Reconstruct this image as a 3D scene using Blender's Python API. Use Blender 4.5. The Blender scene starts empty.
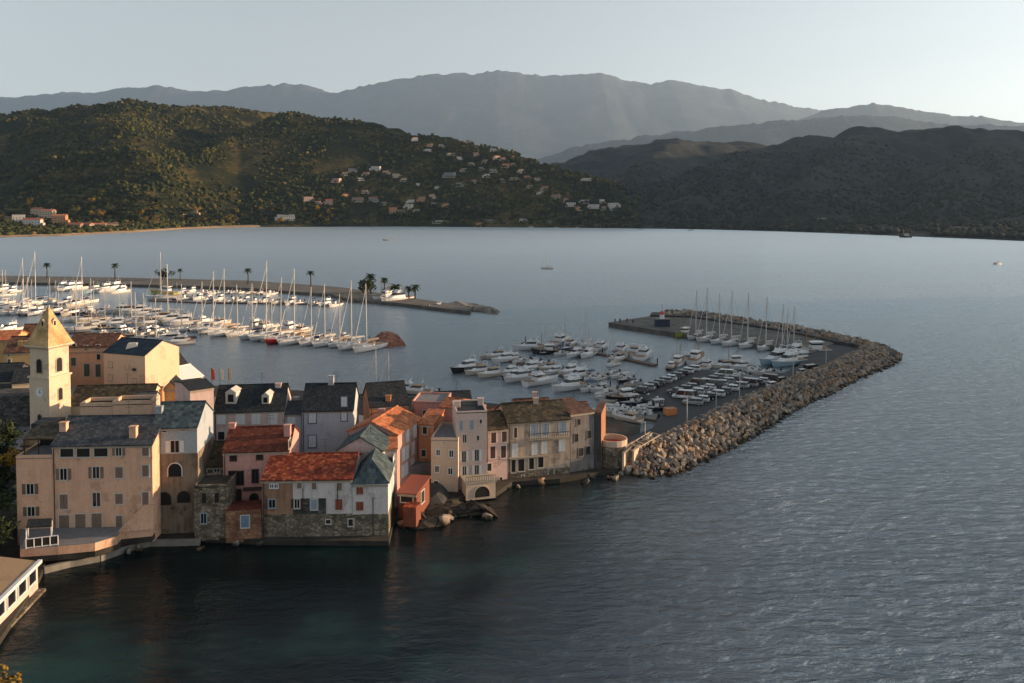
import bpy, math, random
import numpy as np
from mathutils import Vector, Matrix
random.seed(7)
R = math.radians
S = bpy.context.scene
COL = S.collection

# ------------------------------------------------------------------ camera
CH, FPX, W, H = 47.0, 820.0, 1024, 683
HAZE = 2.6e-5
PITCH = R(2.0)
HORIZ = 200.0
PPY = HORIZ + FPX * math.tan(PITCH)
cam_d = bpy.data.cameras.new('camera')
cam = bpy.data.objects.new('camera', cam_d)
COL.objects.link(cam)
cam.location = (0, 0, CH)
cam.rotation_euler = (R(90) - PITCH, 0, 0)
cam_d.sensor_width = 36
cam_d.lens = FPX / W * 36
cam_d.shift_y = -(H / 2 - PPY) / W
cam_d.clip_start = 0.5
cam_d.clip_end = 60000
S.camera = cam

# ------------------------------------------------------------------ light
SUN_AZ, SUN_EL = R(80), R(9)          # azimuth clockwise from +Y (towards +X)
world = bpy.data.worlds.new('World')
S.world = world
world.use_nodes = True
wn = world.node_tree.nodes
wl = world.node_tree.links
sky = wn.new('ShaderNodeTexSky')
sky.sky_type = 'NISHITA'
sky.sun_disc = False
sky.sun_elevation = SUN_EL
sky.sun_rotation = SUN_AZ
sky.altitude = 50
sky.air_density = 1.0
sky.dust_density = 0.8
sky.ozone_density = 1.0
hs = wn.new('ShaderNodeHueSaturation')
hs.inputs['Saturation'].default_value = 0.34
wl.new(sky.outputs[0], hs.inputs['Color'])
wl.new(hs.outputs[0], wn['Background'].inputs['Color'])
wn['Background'].inputs['Strength'].default_value = 0.08
sun_d = bpy.data.lights.new('sun', 'SUN')
sun_d.energy = 5.0
sun_d.angle = R(0.53)
sun_d.color = (1.0, 0.66, 0.38)
sun = bpy.data.objects.new('sun', sun_d)
COL.objects.link(sun)
SUNV = Vector((math.sin(SUN_AZ) * math.cos(SUN_EL), math.cos(SUN_AZ) * math.cos(SUN_EL), math.sin(SUN_EL)))
sun.rotation_euler = SUNV.to_track_quat('Z', 'Y').to_euler()
sun.location = (200, 100, 120)
S.view_settings.view_transform = 'Standard'
S.view_settings.look = 'None'
S.view_settings.gamma = 1
S.view_settings.exposure = 1.4
S.render.engine = 'CYCLES'
S.cycles.use_denoising = True
S.cycles.max_bounces = 5
S.cycles.diffuse_bounces = 2
S.cycles.glossy_bounces = 2
S.cycles.transmission_bounces = 2
S.cycles.volume_bounces = 1
S.cycles.transparent_max_bounces = 6
S.cycles.sample_clamp_indirect = 4
S.cycles.caustics_reflective = False
S.cycles.caustics_refractive = False

# ------------------------------------------------------------------ projection helpers
cp, sp = math.cos(PITCH), math.sin(PITCH)

def ray(px, py):
    a = (px - W / 2) / FPX
    b = (PPY - py) / FPX
    return np.array([a, cp + b * sp, -sp + b * cp])

def G(px, py, z=0.0):
    d = ray(px, py)
    t = (z - CH) / d[2]
    return Vector((d[0] * t, d[1] * t, z))

def at(px, py, Y):
    d = ray(px, py)
    t = Y / d[1]
    return Vector((d[0] * t, Y, CH + d[2] * t))

# ------------------------------------------------------------------ materials
MATS = {}

def srgb(h):
    h = h.lstrip('#')
    c = [int(h[i:i + 2], 16) / 255 for i in (0, 2, 4)]
    return tuple((x / 12.92 if x <= 0.04045 else ((x + 0.055) / 1.055) ** 2.4) for x in c)

def nodes_of(name):
    m = bpy.data.materials.new(name)
    m.use_nodes = True
    nt = m.node_tree
    return m, nt.nodes, nt.links, nt.nodes['Principled BSDF']

def ramp(n, stops):
    r = n.new('ShaderNodeValToRGB')
    while len(r.color_ramp.elements) < len(stops):
        r.color_ramp.elements.new(0.5)
    for e, (p, c) in zip(r.color_ramp.elements, stops):
        e.position = p
        e.color = (*c, 1)
    return r

def tint(c, k):
    return tuple(min(1, max(0, x * k)) for x in c)

def plain(name, c, rough=0.6, metal=0.0, var=0.12, scale=3.0, bump=0.0, spec=0.5):
    if name in MATS:
        return MATS[name]
    m, n, l, b = nodes_of(name)
    tc = n.new('ShaderNodeTexCoord')
    no = n.new('ShaderNodeTexNoise')
    no.inputs['Scale'].default_value = scale
    no.inputs['Detail'].default_value = 4
    l.new(tc.outputs['Object'], no.inputs['Vector'])
    r = ramp(n, [(0.3, tint(c, 1 - var)), (0.7, tint(c, 1 + var))])
    l.new(no.outputs['Fac'], r.inputs['Fac'])
    l.new(r.outputs[0], b.inputs['Base Color'])
    b.inputs['Roughness'].default_value = rough
    b.inputs['Metallic'].default_value = metal
    b.inputs['Specular IOR Level'].default_value = spec
    if bump:
        bp = n.new('ShaderNodeBump')
        bp.inputs['Strength'].default_value = bump
        bp.inputs['Distance'].default_value = 0.1
        l.new(no.outputs['Fac'], bp.inputs['Height'])
        l.new(bp.outputs[0], b.inputs['Normal'])
    MATS[name] = m
    return m

def plaster(name, c, dirt=None, amount=0.5, rough=0.9):
    """weathered render: blotches plus rain streaks"""
    if name in MATS:
        return MATS[name]
    dirt = dirt or tint(c, 0.45)
    m, n, l, b = nodes_of(name)
    tc = n.new('ShaderNodeTexCoord')
    no = n.new('ShaderNodeTexNoise')
    no.inputs['Scale'].default_value = 0.45
    no.inputs['Detail'].default_value = 8
    no.inputs['Roughness'].default_value = 0.65
    l.new(tc.outputs['Object'], no.inputs['Vector'])
    mp = n.new('ShaderNodeMapping')
    mp.inputs['Scale'].default_value = (1.6, 1.6, 0.18)
    l.new(tc.outputs['Object'], mp.inputs['Vector'])
    st = n.new('ShaderNodeTexNoise')
    st.inputs['Scale'].default_value = 1.3
    st.inputs['Detail'].default_value = 5
    l.new(mp.outputs[0], st.inputs['Vector'])
    mul = n.new('ShaderNodeMath')
    mul.operation = 'MULTIPLY'
    l.new(no.outputs['Fac'], mul.inputs[0])
    l.new(st.outputs['Fac'], mul.inputs[1])
    r = ramp(n, [(0.2, c), (0.2 + 0.28 / max(amount, 0.05) * 0.5, tuple(x * (1 - 0.6 * amount) + y * 0.6 * amount for x, y in zip(c, dirt)))])
    l.new(mul.outputs[0], r.inputs['Fac'])
    fine = n.new('ShaderNodeTexNoise')
    fine.inputs['Scale'].default_value = 6
    fine.inputs['Detail'].default_value = 6
    l.new(tc.outputs['Object'], fine.inputs['Vector'])
    fr = ramp(n, [(0.3, (0.82,) * 3), (0.7, (1.06,) * 3)])
    l.new(fine.outputs['Fac'], fr.inputs['Fac'])
    mx = n.new('ShaderNodeMix')
    mx.data_type = 'RGBA'
    mx.blend_type = 'MULTIPLY'
    mx.inputs[0].default_value = 1
    l.new(r.outputs[0], mx.inputs[6])
    l.new(fr.outputs[0], mx.inputs[7])
    pn = n.new('ShaderNodeTexNoise')          # patches of newer and fallen render
    pn.inputs['Scale'].default_value = 0.33
    pn.inputs['Detail'].default_value = 7
    pn.inputs['Roughness'].default_value = 0.6
    mp2 = n.new('ShaderNodeMapping')
    mp2.inputs['Location'].default_value = (7, 3, 5)
    l.new(tc.outputs['Object'], mp2.inputs['Vector'])
    l.new(mp2.outputs[0], pn.inputs['Vector'])
    pr = ramp(n, [(0.0, (1.05, 1.04, 1.02)), (0.57, (1, 1, 1)), (0.60, (1 - .42 * amount,) * 3)])
    l.new(pn.outputs['Fac'], pr.inputs['Fac'])
    m3 = n.new('ShaderNodeMix')
    m3.data_type = 'RGBA'
    m3.blend_type = 'MULTIPLY'
    m3.inputs[0].default_value = 1
    l.new(mx.outputs[2], m3.inputs[6])
    l.new(pr.outputs[0], m3.inputs[7])
    l.new(m3.outputs[2], b.inputs['Base Color'])
    b.inputs['Roughness'].default_value = rough
    b.inputs['Specular IOR Level'].default_value = 0.2
    bp = n.new('ShaderNodeBump')
    bp.inputs['Strength'].default_value = 0.35
    bp.inputs['Distance'].default_value = 0.05
    l.new(fine.outputs['Fac'], bp.inputs['Height'])
    l.new(bp.outputs[0], b.inputs['Normal'])
    MATS[name] = m
    return m

def masonry(name, c1, c2, mortar, scale=1.6, rough=0.95):
    if name in MATS:
        return MATS[name]
    m, n, l, b = nodes_of(name)
    tc = n.new('ShaderNodeTexCoord')
    mp = n.new('ShaderNodeMapping')
    mp.inputs['Scale'].default_value = (1, 1, 1.5)
    l.new(tc.outputs['Object'], mp.inputs['Vector'])
    v = n.new('ShaderNodeTexVoronoi')
    v.inputs['Scale'].default_value = scale
    l.new(mp.outputs[0], v.inputs['Vector'])
    ve = n.new('ShaderNodeTexVoronoi')
    ve.feature = 'DISTANCE_TO_EDGE'
    ve.inputs['Scale'].default_value = scale
    l.new(mp.outputs[0], ve.inputs['Vector'])
    sx = n.new('ShaderNodeSeparateColor')
    l.new(v.outputs['Color'], sx.inputs[0])
    r = ramp(n, [(0.0, c1), (1.0, c2)])
    l.new(sx.outputs[0], r.inputs['Fac'])
    er = ramp(n, [(0.02, (1, 1, 1)), (0.1, (0, 0, 0))])
    l.new(ve.outputs['Distance'], er.inputs['Fac'])
    mx = n.new('ShaderNodeMix')
    mx.data_type = 'RGBA'
    l.new(er.outputs[0], mx.inputs[0])
    l.new(r.outputs[0], mx.inputs[6])
    mx.inputs[7].default_value = (*mortar, 1)
    no = n.new('ShaderNodeTexNoise')
    no.inputs['Scale'].default_value = 0.5
    no.inputs['Detail'].default_value = 6
    l.new(tc.outputs['Object'], no.inputs['Vector'])
    nr = ramp(n, [(0.35, (0.6,) * 3), (0.65, (1.1,) * 3)])
    l.new(no.outputs['Fac'], nr.inputs['Fac'])
    m2 = n.new('ShaderNodeMix')
    m2.data_type = 'RGBA'
    m2.blend_type = 'MULTIPLY'
    m2.inputs[0].default_value = 1
    l.new(mx.outputs[2], m2.inputs[6])
    l.new(nr.outputs[0], m2.inputs[7])
    l.new(m2.outputs[2], b.inputs['Base Color'])
    b.inputs['Roughness'].default_value = rough
    b.inputs['Specular IOR Level'].default_value = 0.2
    bp = n.new('ShaderNodeBump')
    bp.inputs['Strength'].default_value = 0.7
    bp.inputs['Distance'].default_value = 0.08
    l.new(ve.outputs['Distance'], bp.inputs['Height'])
    l.new(bp.outputs[0], b.inputs['Normal'])
    MATS[name] = m
    return m

def roofing(name, c1, c2, c3, size=0.45, wave=0.0, rough=0.85):
    """slates or clay tiles: small cells of varying colour, lichen patches"""
    if name in MATS:
        return MATS[name]
    m, n, l, b = nodes_of(name)
    tc = n.new('ShaderNodeTexCoord')
    br = n.new('ShaderNodeTexBrick')
    br.inputs['Color1'].default_value = (0, 0, 0, 1)
    br.inputs['Color2'].default_value = (1, 1, 1, 1)
    br.inputs['Mortar'].default_value = (0.25, 0.25, 0.25, 1)
    br.inputs['Scale'].default_value = 1.0
    br.inputs['Mortar Size'].default_value = 0.02
    br.inputs['Brick Width'].default_value = size * 1.2
    br.inputs['Row Height'].default_value = size
    l.new(tc.outputs['Object'], br.inputs['Vector'])
    r = ramp(n, [(0.0, c1), (0.6, c2), (1.0, c3)])
    l.new(br.outputs['Color'], r.inputs['Fac'])
    no = n.new('ShaderNodeTexNoise')
    no.inputs['Scale'].default_value = 0.8
    no.inputs['Detail'].default_value = 8
    no.inputs['Roughness'].default_value = 0.7
    l.new(tc.outputs['Object'], no.inputs['Vector'])
    nr = ramp(n, [(0.35, (0.55,) * 3), (0.5, (0.95,) * 3), (0.68, (1.35, 1.25, 1.1))])
    l.new(no.outputs['Fac'], nr.inputs['Fac'])
    mx = n.new('ShaderNodeMix')
    mx.data_type = 'RGBA'
    mx.blend_type = 'MULTIPLY'
    mx.inputs[0].default_value = 1
    l.new(r.outputs[0], mx.inputs[6])
    l.new(nr.outputs[0], mx.inputs[7])
    l.new(mx.outputs[2], b.inputs['Base Color'])
    b.inputs['Roughness'].default_value = rough
    b.inputs['Specular IOR Level'].default_value = 0.25
    bp = n.new('ShaderNodeBump')
    bp.inputs['Strength'].default_value = 0.8
    bp.inputs['Distance'].default_value = 0.08
    l.new(br.outputs['Color'], bp.inputs['Height'])
    l.new(bp.outputs[0], b.inputs['Normal'])
    MATS[name] = m
    return m

def glassy(name, c, rough=0.12):
    if name in MATS:
        return MATS[name]
    m, n, l, b = nodes_of(name)
    b.inputs['Base Color'].default_value = (*c, 1)
    b.inputs['Roughness'].default_value = rough
    MATS[name] = m
    return m

# ------------------------------------------------------------------ mesh builder
class MB:
    def __init__(s):
        s.v, s.f, s.m = [], [], []

    def add(s, vs, fs, mi=0):
        o = len(s.v)
        s.v += [tuple(v) for v in vs]
        s.f += [tuple(i + o for i in f) for f in fs]
        s.m += [mi] * len(fs)
        return s

    def box(s, c, d, rz=0.0, mi=0, taper=1.0):
        cx, cy, cz = c
        x, y, z = d[0] / 2, d[1] / 2, d[2] / 2
        ca, sa = math.cos(rz), math.sin(rz)
        vs = []
        for zz, k in ((-z, 1.0), (z, taper)):
            for a, b in ((-x, -y), (x, -y), (x, y), (-x, y)):
                a, b = a * k, b * k
                vs.append((cx + a * ca - b * sa, cy + a * sa + b * ca, cz + zz))
        return s.add(vs, [(3, 2, 1, 0), (4, 5, 6, 7), (0, 1, 5, 4), (1, 2, 6, 5), (2, 3, 7, 6), (3, 0, 4, 7)], mi)

    def prism(s, poly, z0, z1, mi=0, top=None):
        n = len(poly)
        top = top or poly
        zt = z1 if isinstance(z1, (list, tuple)) else [z1] * n
        zb = z0 if isinstance(z0, (list, tuple)) else [z0] * n
        vs = [(p[0], p[1], zb[i]) for i, p in enumerate(poly)] + [(p[0], p[1], zt[i]) for i, p in enumerate(top)]
        fs = [tuple(range(n - 1, -1, -1)), tuple(range(n, 2 * n))]
        fs += [(i, (i + 1) % n, n + (i + 1) % n, n + i) for i in range(n)]
        return s.add(vs, fs, mi)

    def slab(s, q, th, mi=0):
        n = len(q)
        vs = [tuple(p) for p in q] + [(p[0], p[1], p[2] + th) for p in q]
        fs = [tuple(range(n - 1, -1, -1)), tuple(range(n, 2 * n))]
        fs += [(i, (i + 1) % n, n + (i + 1) % n, n + i) for i in range(n)]
        return s.add(vs, fs, mi)

    def tube(s, p, q, r0, r1=None, n=6, mi=0):
        r1 = r0 if r1 is None else r1
        p, q = Vector(p), Vector(q)
        d = (q - p).normalized()
        a = d.orthogonal().normalized()
        b = d.cross(a)
        vs = []
        for c, r in ((p, r0), (q, r1)):
            for i in range(n):
                t = 2 * math.pi * i / n
                vs.append(c + a * math.cos(t) * r + b * math.sin(t) * r)
        fs = [tuple(range(n - 1, -1, -1)), tuple(range(n, 2 * n))]
        fs += [(i, (i + 1) % n, n + (i + 1) % n, n + i) for i in range(n)]
        return s.add(vs, fs, mi)

    def rings(s, rs, mi=0, caps=True):
        n = len(rs[0])
        vs = [p for r in rs for p in r]
        fs = []
        for k in range(len(rs) - 1):
            for i in range(n):
                j = (i + 1) % n
                fs.append((k * n + i, k * n + j, (k + 1) * n + j, (k + 1) * n + i))
        if caps:
            fs.append(tuple(range(n - 1, -1, -1)))
            fs.append(tuple((len(rs) - 1) * n + i for i in range(n)))
        return s.add(vs, fs, mi)

    def build(s, name, mats, parent=None, smooth=False, loc=None, bevel=0):
        if not isinstance(mats, (list, tuple)):
            mats = [mats]
        o0 = Vector((0, 0, 0))
        if parent is not None and loc is None and parent.get('_w'):
            o0 = Vector(parent['_w'])
        if loc is not None:
            o0 = Vector(loc)
        me = bpy.data.meshes.new(name)
        vs = [(v[0] - o0[0], v[1] - o0[1], v[2] - o0[2]) for v in s.v]
        me.from_pydata(vs, [], s.f)
        for m in mats:
            me.materials.append(m)
        if any(s.m):
            me.polygons.foreach_set('material_index', s.m)
        if smooth:
            me.polygons.foreach_set('use_smooth', [True] * len(me.polygons))
        me.update()
        o = bpy.data.objects.new(name, me)
        COL.objects.link(o)
        if parent is not None:
            o.parent = parent
        if loc is not None:
            o.location = loc
        if bevel:
            md = o.modifiers.new('bevel', 'BEVEL')
            md.width = bevel
            md.segments = 1
        return o

def tag(o, label=None, cat=None, group=None, kind=None):
    if label:
        o['label'] = label
    if cat:
        o['category'] = cat
    if group:
        o['group'] = group
    if kind:
        o['kind'] = kind
    return o

def empty(name, loc, rz=0.0, label=None, cat=None, group=None, kind=None, world=False):
    o = bpy.data.objects.new(name, None)
    COL.objects.link(o)
    o.location = loc
    o.rotation_euler = (0, 0, rz)
    o.empty_display_size = 0.3
    if world:
        o['_w'] = [float(x) for x in loc]
    return tag(o, label, cat, group, kind)

def kids(o):
    return [c for c in KID.get(o.name, [])]

KID = {}
def index_kids(root):
    for c in bpy.data.objects:
        if c.parent is not None:
            KID.setdefault(c.parent.name, [])
            if c not in KID[c.parent.name]:
                KID[c.parent.name].append(c)

def copy_tree(o, parent=None):
    c = o.copy()
    COL.objects.link(c)
    if parent is not None:
        c.parent = parent
    for ch in KID.get(o.name, []):
        copy_tree(ch, c)
    return c

def struct(name, mb, mats, smooth=False, bevel=0):
    return tag(mb.build(name, mats, smooth=smooth, bevel=bevel), kind='structure')

def npmesh(name, V, F, mats, smooth=False, mi=None):
    """fast mesh from arrays of verts and equal-size faces"""
    me = bpy.data.meshes.new(name)
    V = np.asarray(V, dtype=np.float32)
    F = np.asarray(F, dtype=np.int32)
    k = F.shape[1]
    me.vertices.add(len(V))
    me.vertices.foreach_set('co', V.ravel())
    me.loops.add(F.size)
    me.loops.foreach_set('vertex_index', F.ravel())
    me.polygons.add(len(F))
    me.polygons.foreach_set('loop_start', np.arange(0, F.size, k, dtype=np.int32))
    me.polygons.foreach_set('loop_total', np.full(len(F), k, dtype=np.int32))
    if mi is not None:
        me.polygons.foreach_set('material_index', np.asarray(mi, dtype=np.int32))
    if smooth:
        me.polygons.foreach_set('use_smooth', np.ones(len(F), dtype=bool))
    me.update(calc_edges=True)
    me.validate()
    for m in (mats if isinstance(mats, (list, tuple)) else [mats]):
        me.materials.append(m)
    return me

# ------------------------------------------------------------------ noise (numpy)
def _h(ix, iy, seed):
    v = np.sin(ix * 127.1 + iy * 311.7 + seed * 74.7) * 43758.5453
    return v - np.floor(v)

def vnoise(x, y, seed=0):
    ix, iy = np.floor(x), np.floor(y)
    fx, fy = x - ix, y - iy
    fx, fy = fx * fx * (3 - 2 * fx), fy * fy * (3 - 2 * fy)
    a, b = _h(ix, iy, seed), _h(ix + 1, iy, seed)
    c, d = _h(ix, iy + 1, seed), _h(ix + 1, iy + 1, seed)
    return (a * (1 - fx) + b * fx) * (1 - fy) + (c * (1 - fx) + d * fx) * fy

def fbm(x, y, seed=0, octs=5, ridged=False):
    t, amp, tot = 0, 1.0, 0
    for k in range(octs):
        n = vnoise(x * 2 ** k, y * 2 ** k, seed + k)
        if ridged:
            n = 1 - np.abs(2 * n - 1)
        t = t + n * amp
        tot += amp
        amp *= 0.5
    return t / tot

# ------------------------------------------------------------------ water
m, n, l, b = nodes_of('sea_water')
tc = n.new('ShaderNodeTexCoord')
sep = n.new('ShaderNodeSeparateXYZ')
l.new(tc.outputs['Object'], sep.inputs[0])
def wnoise(scale, sx, sy, det=3, rough=0.5, rot=0.0, dist=0.0):
    mp = n.new('ShaderNodeMapping')
    mp.inputs['Scale'].default_value = (sx, sy, 1)
    mp.inputs['Rotation'].default_value = (0, 0, rot)
    l.new(tc.outputs['Object'], mp.inputs['Vector'])
    t = n.new('ShaderNodeTexNoise')
    t.inputs['Scale'].default_value = scale
    t.inputs['Detail'].default_value = det
    t.inputs['Roughness'].default_value = rough
    t.inputs['Distortion'].default_value = dist
    l.new(mp.outputs[0], t.inputs['Vector'])
    return t
swell = wnoise(0.12, 0.5, 1.5, 3, 0.55, R(8))
chop = wnoise(0.55, 0.6, 1.25, 5, 0.6, R(-6), 0.4)
rip = wnoise(2.6, 0.7, 1.2, 3, 0.6, R(12))
def math_(op, a, bb, clamp=False):
    q = n.new('ShaderNodeMath')
    q.operation = op
    q.use_clamp = clamp
    for i, v in enumerate((a, bb)):
        if isinstance(v, (int, float)):
            q.inputs[i].default_value = v
        else:
            l.new(v, q.inputs[i])
    return q.outputs[0]
# open sea (right of a line running from the breakwater root past the camera) is rougher, and coloured paler and glossier, than the lee of the town
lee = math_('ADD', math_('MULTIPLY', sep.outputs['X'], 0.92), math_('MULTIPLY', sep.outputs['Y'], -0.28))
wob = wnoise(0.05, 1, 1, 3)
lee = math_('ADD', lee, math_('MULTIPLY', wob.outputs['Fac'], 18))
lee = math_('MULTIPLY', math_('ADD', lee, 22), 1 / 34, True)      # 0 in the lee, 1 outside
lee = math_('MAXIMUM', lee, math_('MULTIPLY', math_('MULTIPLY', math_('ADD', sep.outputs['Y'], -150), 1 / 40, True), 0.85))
far = math_('POWER', math_('MULTIPLY', math_('ADD', sep.outputs['Y'], -110), 1 / 700, True), 0.62)
harbour = math_('MULTIPLY', math_('ADD', math_('MULTIPLY', sep.outputs['Y'], -1), 420), 1 / 120, True)
h1 = math_('MULTIPLY', swell.outputs['Fac'], 2.1)
h2 = math_('MULTIPLY', chop.outputs['Fac'], 2.1)
h3 = math_('MULTIPLY', rip.outputs['Fac'], 0.22)
hh = math_('ADD', math_('ADD', h1, h2), h3)
bp = n.new('ShaderNodeBump')
bp.inputs['Distance'].default_value = 1.0
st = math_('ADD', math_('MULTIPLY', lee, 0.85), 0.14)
st = math_('MULTIPLY', st, math_('SUBTRACT', 1.0, math_('MULTIPLY', far, 0.25)))
lane = wnoise(0.012, 0.35, 1.6, 4, 0.6, R(-14), 0.6)
st = math_('MULTIPLY', st, math_('ADD', 0.45, math_('MULTIPLY', lane.outputs['Fac'], 1.05)))
l.new(st, bp.inputs['Strength'])
l.new(hh, bp.inputs['Height'])
l.new(bp.outputs[0], b.inputs['Normal'])
bed = wnoise(0.035, 1, 1.3, 4, 0.55)
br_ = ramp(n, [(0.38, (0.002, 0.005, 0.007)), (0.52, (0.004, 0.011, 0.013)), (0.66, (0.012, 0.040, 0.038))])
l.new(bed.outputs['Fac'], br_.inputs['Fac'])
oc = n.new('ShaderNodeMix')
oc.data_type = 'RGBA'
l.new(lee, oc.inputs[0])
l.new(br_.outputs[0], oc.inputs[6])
oc.inputs[7].default_value = (0.056, 0.078, 0.104, 1)  # open sea painted paler, standing in for sky caught by the waves
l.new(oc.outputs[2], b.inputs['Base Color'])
l.new(math_('ADD', 0.12, math_('MULTIPLY', math_('MULTIPLY', math_('ADD', sep.outputs['Y'], -120), 1 / 600, True), 0.22)), b.inputs['Roughness'])
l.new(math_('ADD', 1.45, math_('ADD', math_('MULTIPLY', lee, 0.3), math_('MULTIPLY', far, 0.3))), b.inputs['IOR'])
l.new(math_('ADD', 0.12, math_('MULTIPLY', lee, 0.40)), b.inputs['Specular IOR Level'])  # reflection cut in the lee so the water there reads dark
gl = n.new('ShaderNodeBsdfGlossy')
gl.inputs['Color'].default_value = (0.77, 0.86, 0.90, 1)
l.new(math_('ADD', 0.20, math_('MULTIPLY', far, 0.16)), gl.inputs['Roughness'])
l.new(bp.outputs[0], gl.inputs['Normal'])
ms_ = n.new('ShaderNodeMixShader')
l.new(math_('ADD', math_('MULTIPLY', lee, 0.27), math_('MULTIPLY', far, 0.56)), ms_.inputs[0])  # extra sky sheen set by position, outside the lee and far out
l.new(b.outputs[0], ms_.inputs[1])
l.new(gl.outputs[0], ms_.inputs[2])
l.new(ms_.outputs[0], n['Material Output'].inputs['Surface'])
WATER = m
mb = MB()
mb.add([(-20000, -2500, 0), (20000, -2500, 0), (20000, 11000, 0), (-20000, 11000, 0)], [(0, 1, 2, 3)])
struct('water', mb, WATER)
mb = MB()
mb.add([(-30000, -2500, -12), (30000, -2500, -12), (30000, 25000, -12), (-30000, 25000, -12)], [(0, 1, 2, 3)])
struct('ground', mb, plain('seabed', (0.03, 0.04, 0.035), 1.0))

# ------------------------------------------------------------------ hills round the bay
SHORE = [(-400, 244), (0, 237.5), (60, 236), (130, 232.5), (185, 229), (240, 227), (400, 226.5), (600, 228), (700, 229.3), (800, 232), (900, 236), (1024, 241), (1400, 250)]
RIDGES = [
    [(-500, 128, 1900), (-200, 124, 2000), (0, 118, 2100), (50, 115, 2100), (90, 107, 2100), (130, 103, 2150), (180, 100, 2200), (225, 103, 2300), (262, 108, 2330), (285, 120, 2350), (330, 142, 2350)],
    [(112, 104, 2120), (122, 118, 1900), (134, 140, 1700), (146, 168, 1520), (155, 200, 1360)],
    [(-60, 122, 2050), (-120, 170, 1600)],
    [(290, 116, 1950), (330, 113, 1850), (360, 117, 1800), (400, 127, 1750), (425, 121, 1700), (450, 134, 1650), (490, 144, 1600), (520, 156, 1560), (560, 176, 1520), (600, 198, 1490), (630, 214, 1460)],
    [(336, 115, 1850), (352, 140, 1720), (358, 175, 1600), (356, 205, 1520)],
    [(425, 121, 1700), (436, 160, 1610), (450, 200, 1520)],
    [(490, 144, 1600), (510, 175, 1540), (520, 205, 1490)],
    [(640, 204, 1800), (700, 170, 2300), (760, 153, 2600), (800, 142, 2800), (870, 131, 2900), (930, 127, 2950), (970, 128, 2900), (1024, 137, 2800), (1150, 135, 2600), (1300, 160, 2400)],
    [(870, 131, 2900), (830, 165, 2250), (800, 205, 1650)],
    [(1010, 134, 2850), (960, 175, 2000), (935, 215, 1350)],
    [(1150, 135, 2600), (1080, 180, 1800), (1040, 220, 1200)],
    [(760, 153, 2600), (705, 190, 1950), (680, 215, 1580)],
    [(540, 172, 3300), (600, 152, 3600), (650, 139, 3750), (690, 125, 3800), (740, 134, 3800), (800, 131, 3900), (850, 140, 3900)],
    [(690, 125, 3800), (650, 165, 2900), (610, 195, 2300)],
]
SEG = []
for rd in RIDGES:
    pts = [at(a, b_, c) for a, b_, c in rd]
    for i in range(len(pts) - 1):
        SEG.append((pts[i], pts[i + 1]))
SPX = np.array([s[0] for s in SHORE], float)
SD = np.array([G(0, s[1]).y for s in SHORE], float)

def shore_d(x, y):
    px = W / 2 + FPX * x / np.maximum(y, 1)
    return y - np.interp(px, SPX, SD)

def land_h(x, y):
    x = np.asarray(x, float)
    y = np.asarray(y, float)
    best = np.zeros_like(x)
    wx = x + 60 * (fbm(x / 260, y / 260, 11, 3) - 0.5)
    wy = y + 60 * (fbm(x / 260, y / 260, 17, 3) - 0.5)
    k = 7.0
    acc = np.zeros_like(x)
    for p, q in SEG:
        dx, dy = q.x - p.x, q.y - p.y
        L2 = dx * dx + dy * dy
        t = np.clip(((wx - p.x) * dx + (wy - p.y) * dy) / L2, 0, 1)
        d = np.hypot(wx - p.x - t * dx, wy - p.y - t * dy)
        z = p.z + t * (q.z - p.z)
        hh_ = z - 0.50 * (np.sqrt(d * d + 30 ** 2) - 30) * (1 - 0.12 * np.minimum(d / 500, 1))
        acc = acc + np.exp(np.clip(hh_ / k, -30, 40))
    best = k * np.log(acc + 1)
    rel = np.clip(best / 120, 0, 1)
    best = best - 50 * rel * (fbm(x / 170, y / 170, 3, 4, True) - 0.62) - 7 * (fbm(x / 45, y / 45, 5, 3) - 0.5) * rel
    sd = shore_d(x, y)
    plainz = 1.2 + 0.05 * np.clip(sd, 0, 160)
    f = np.clip(sd / 170, 0, 1)
    out = plainz + best * f * f * (3 - 2 * f)
    return np.where(sd < 0, np.maximum(sd * 0.2, -6), np.minimum(out, 0.3 + sd * 0.5 + 0 * out))

cols = np.arange(-560, 1500, 3.2)
rows = np.concatenate([np.linspace(-0.02, 0.05, 8), np.linspace(0.105, 1, 230) ** 1.25])
CX, RW = np.meshgrid(cols, rows)
D0 = np.interp(CX, SPX, SD)
YY = D0 + RW * (4700 - D0)
XX = (CX - W / 2) / FPX * YY
ZZ = land_h(XX, YY)
nr_, nc_ = XX.shape
V = np.stack([XX, YY, ZZ], -1).reshape(-1, 3)
idx = np.arange(nr_ * nc_).reshape(nr_, nc_)
F = np.stack([idx[:-1, :-1], idx[:-1, 1:], idx[1:, 1:], idx[1:, :-1]], -1).reshape(-1, 4)

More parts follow.
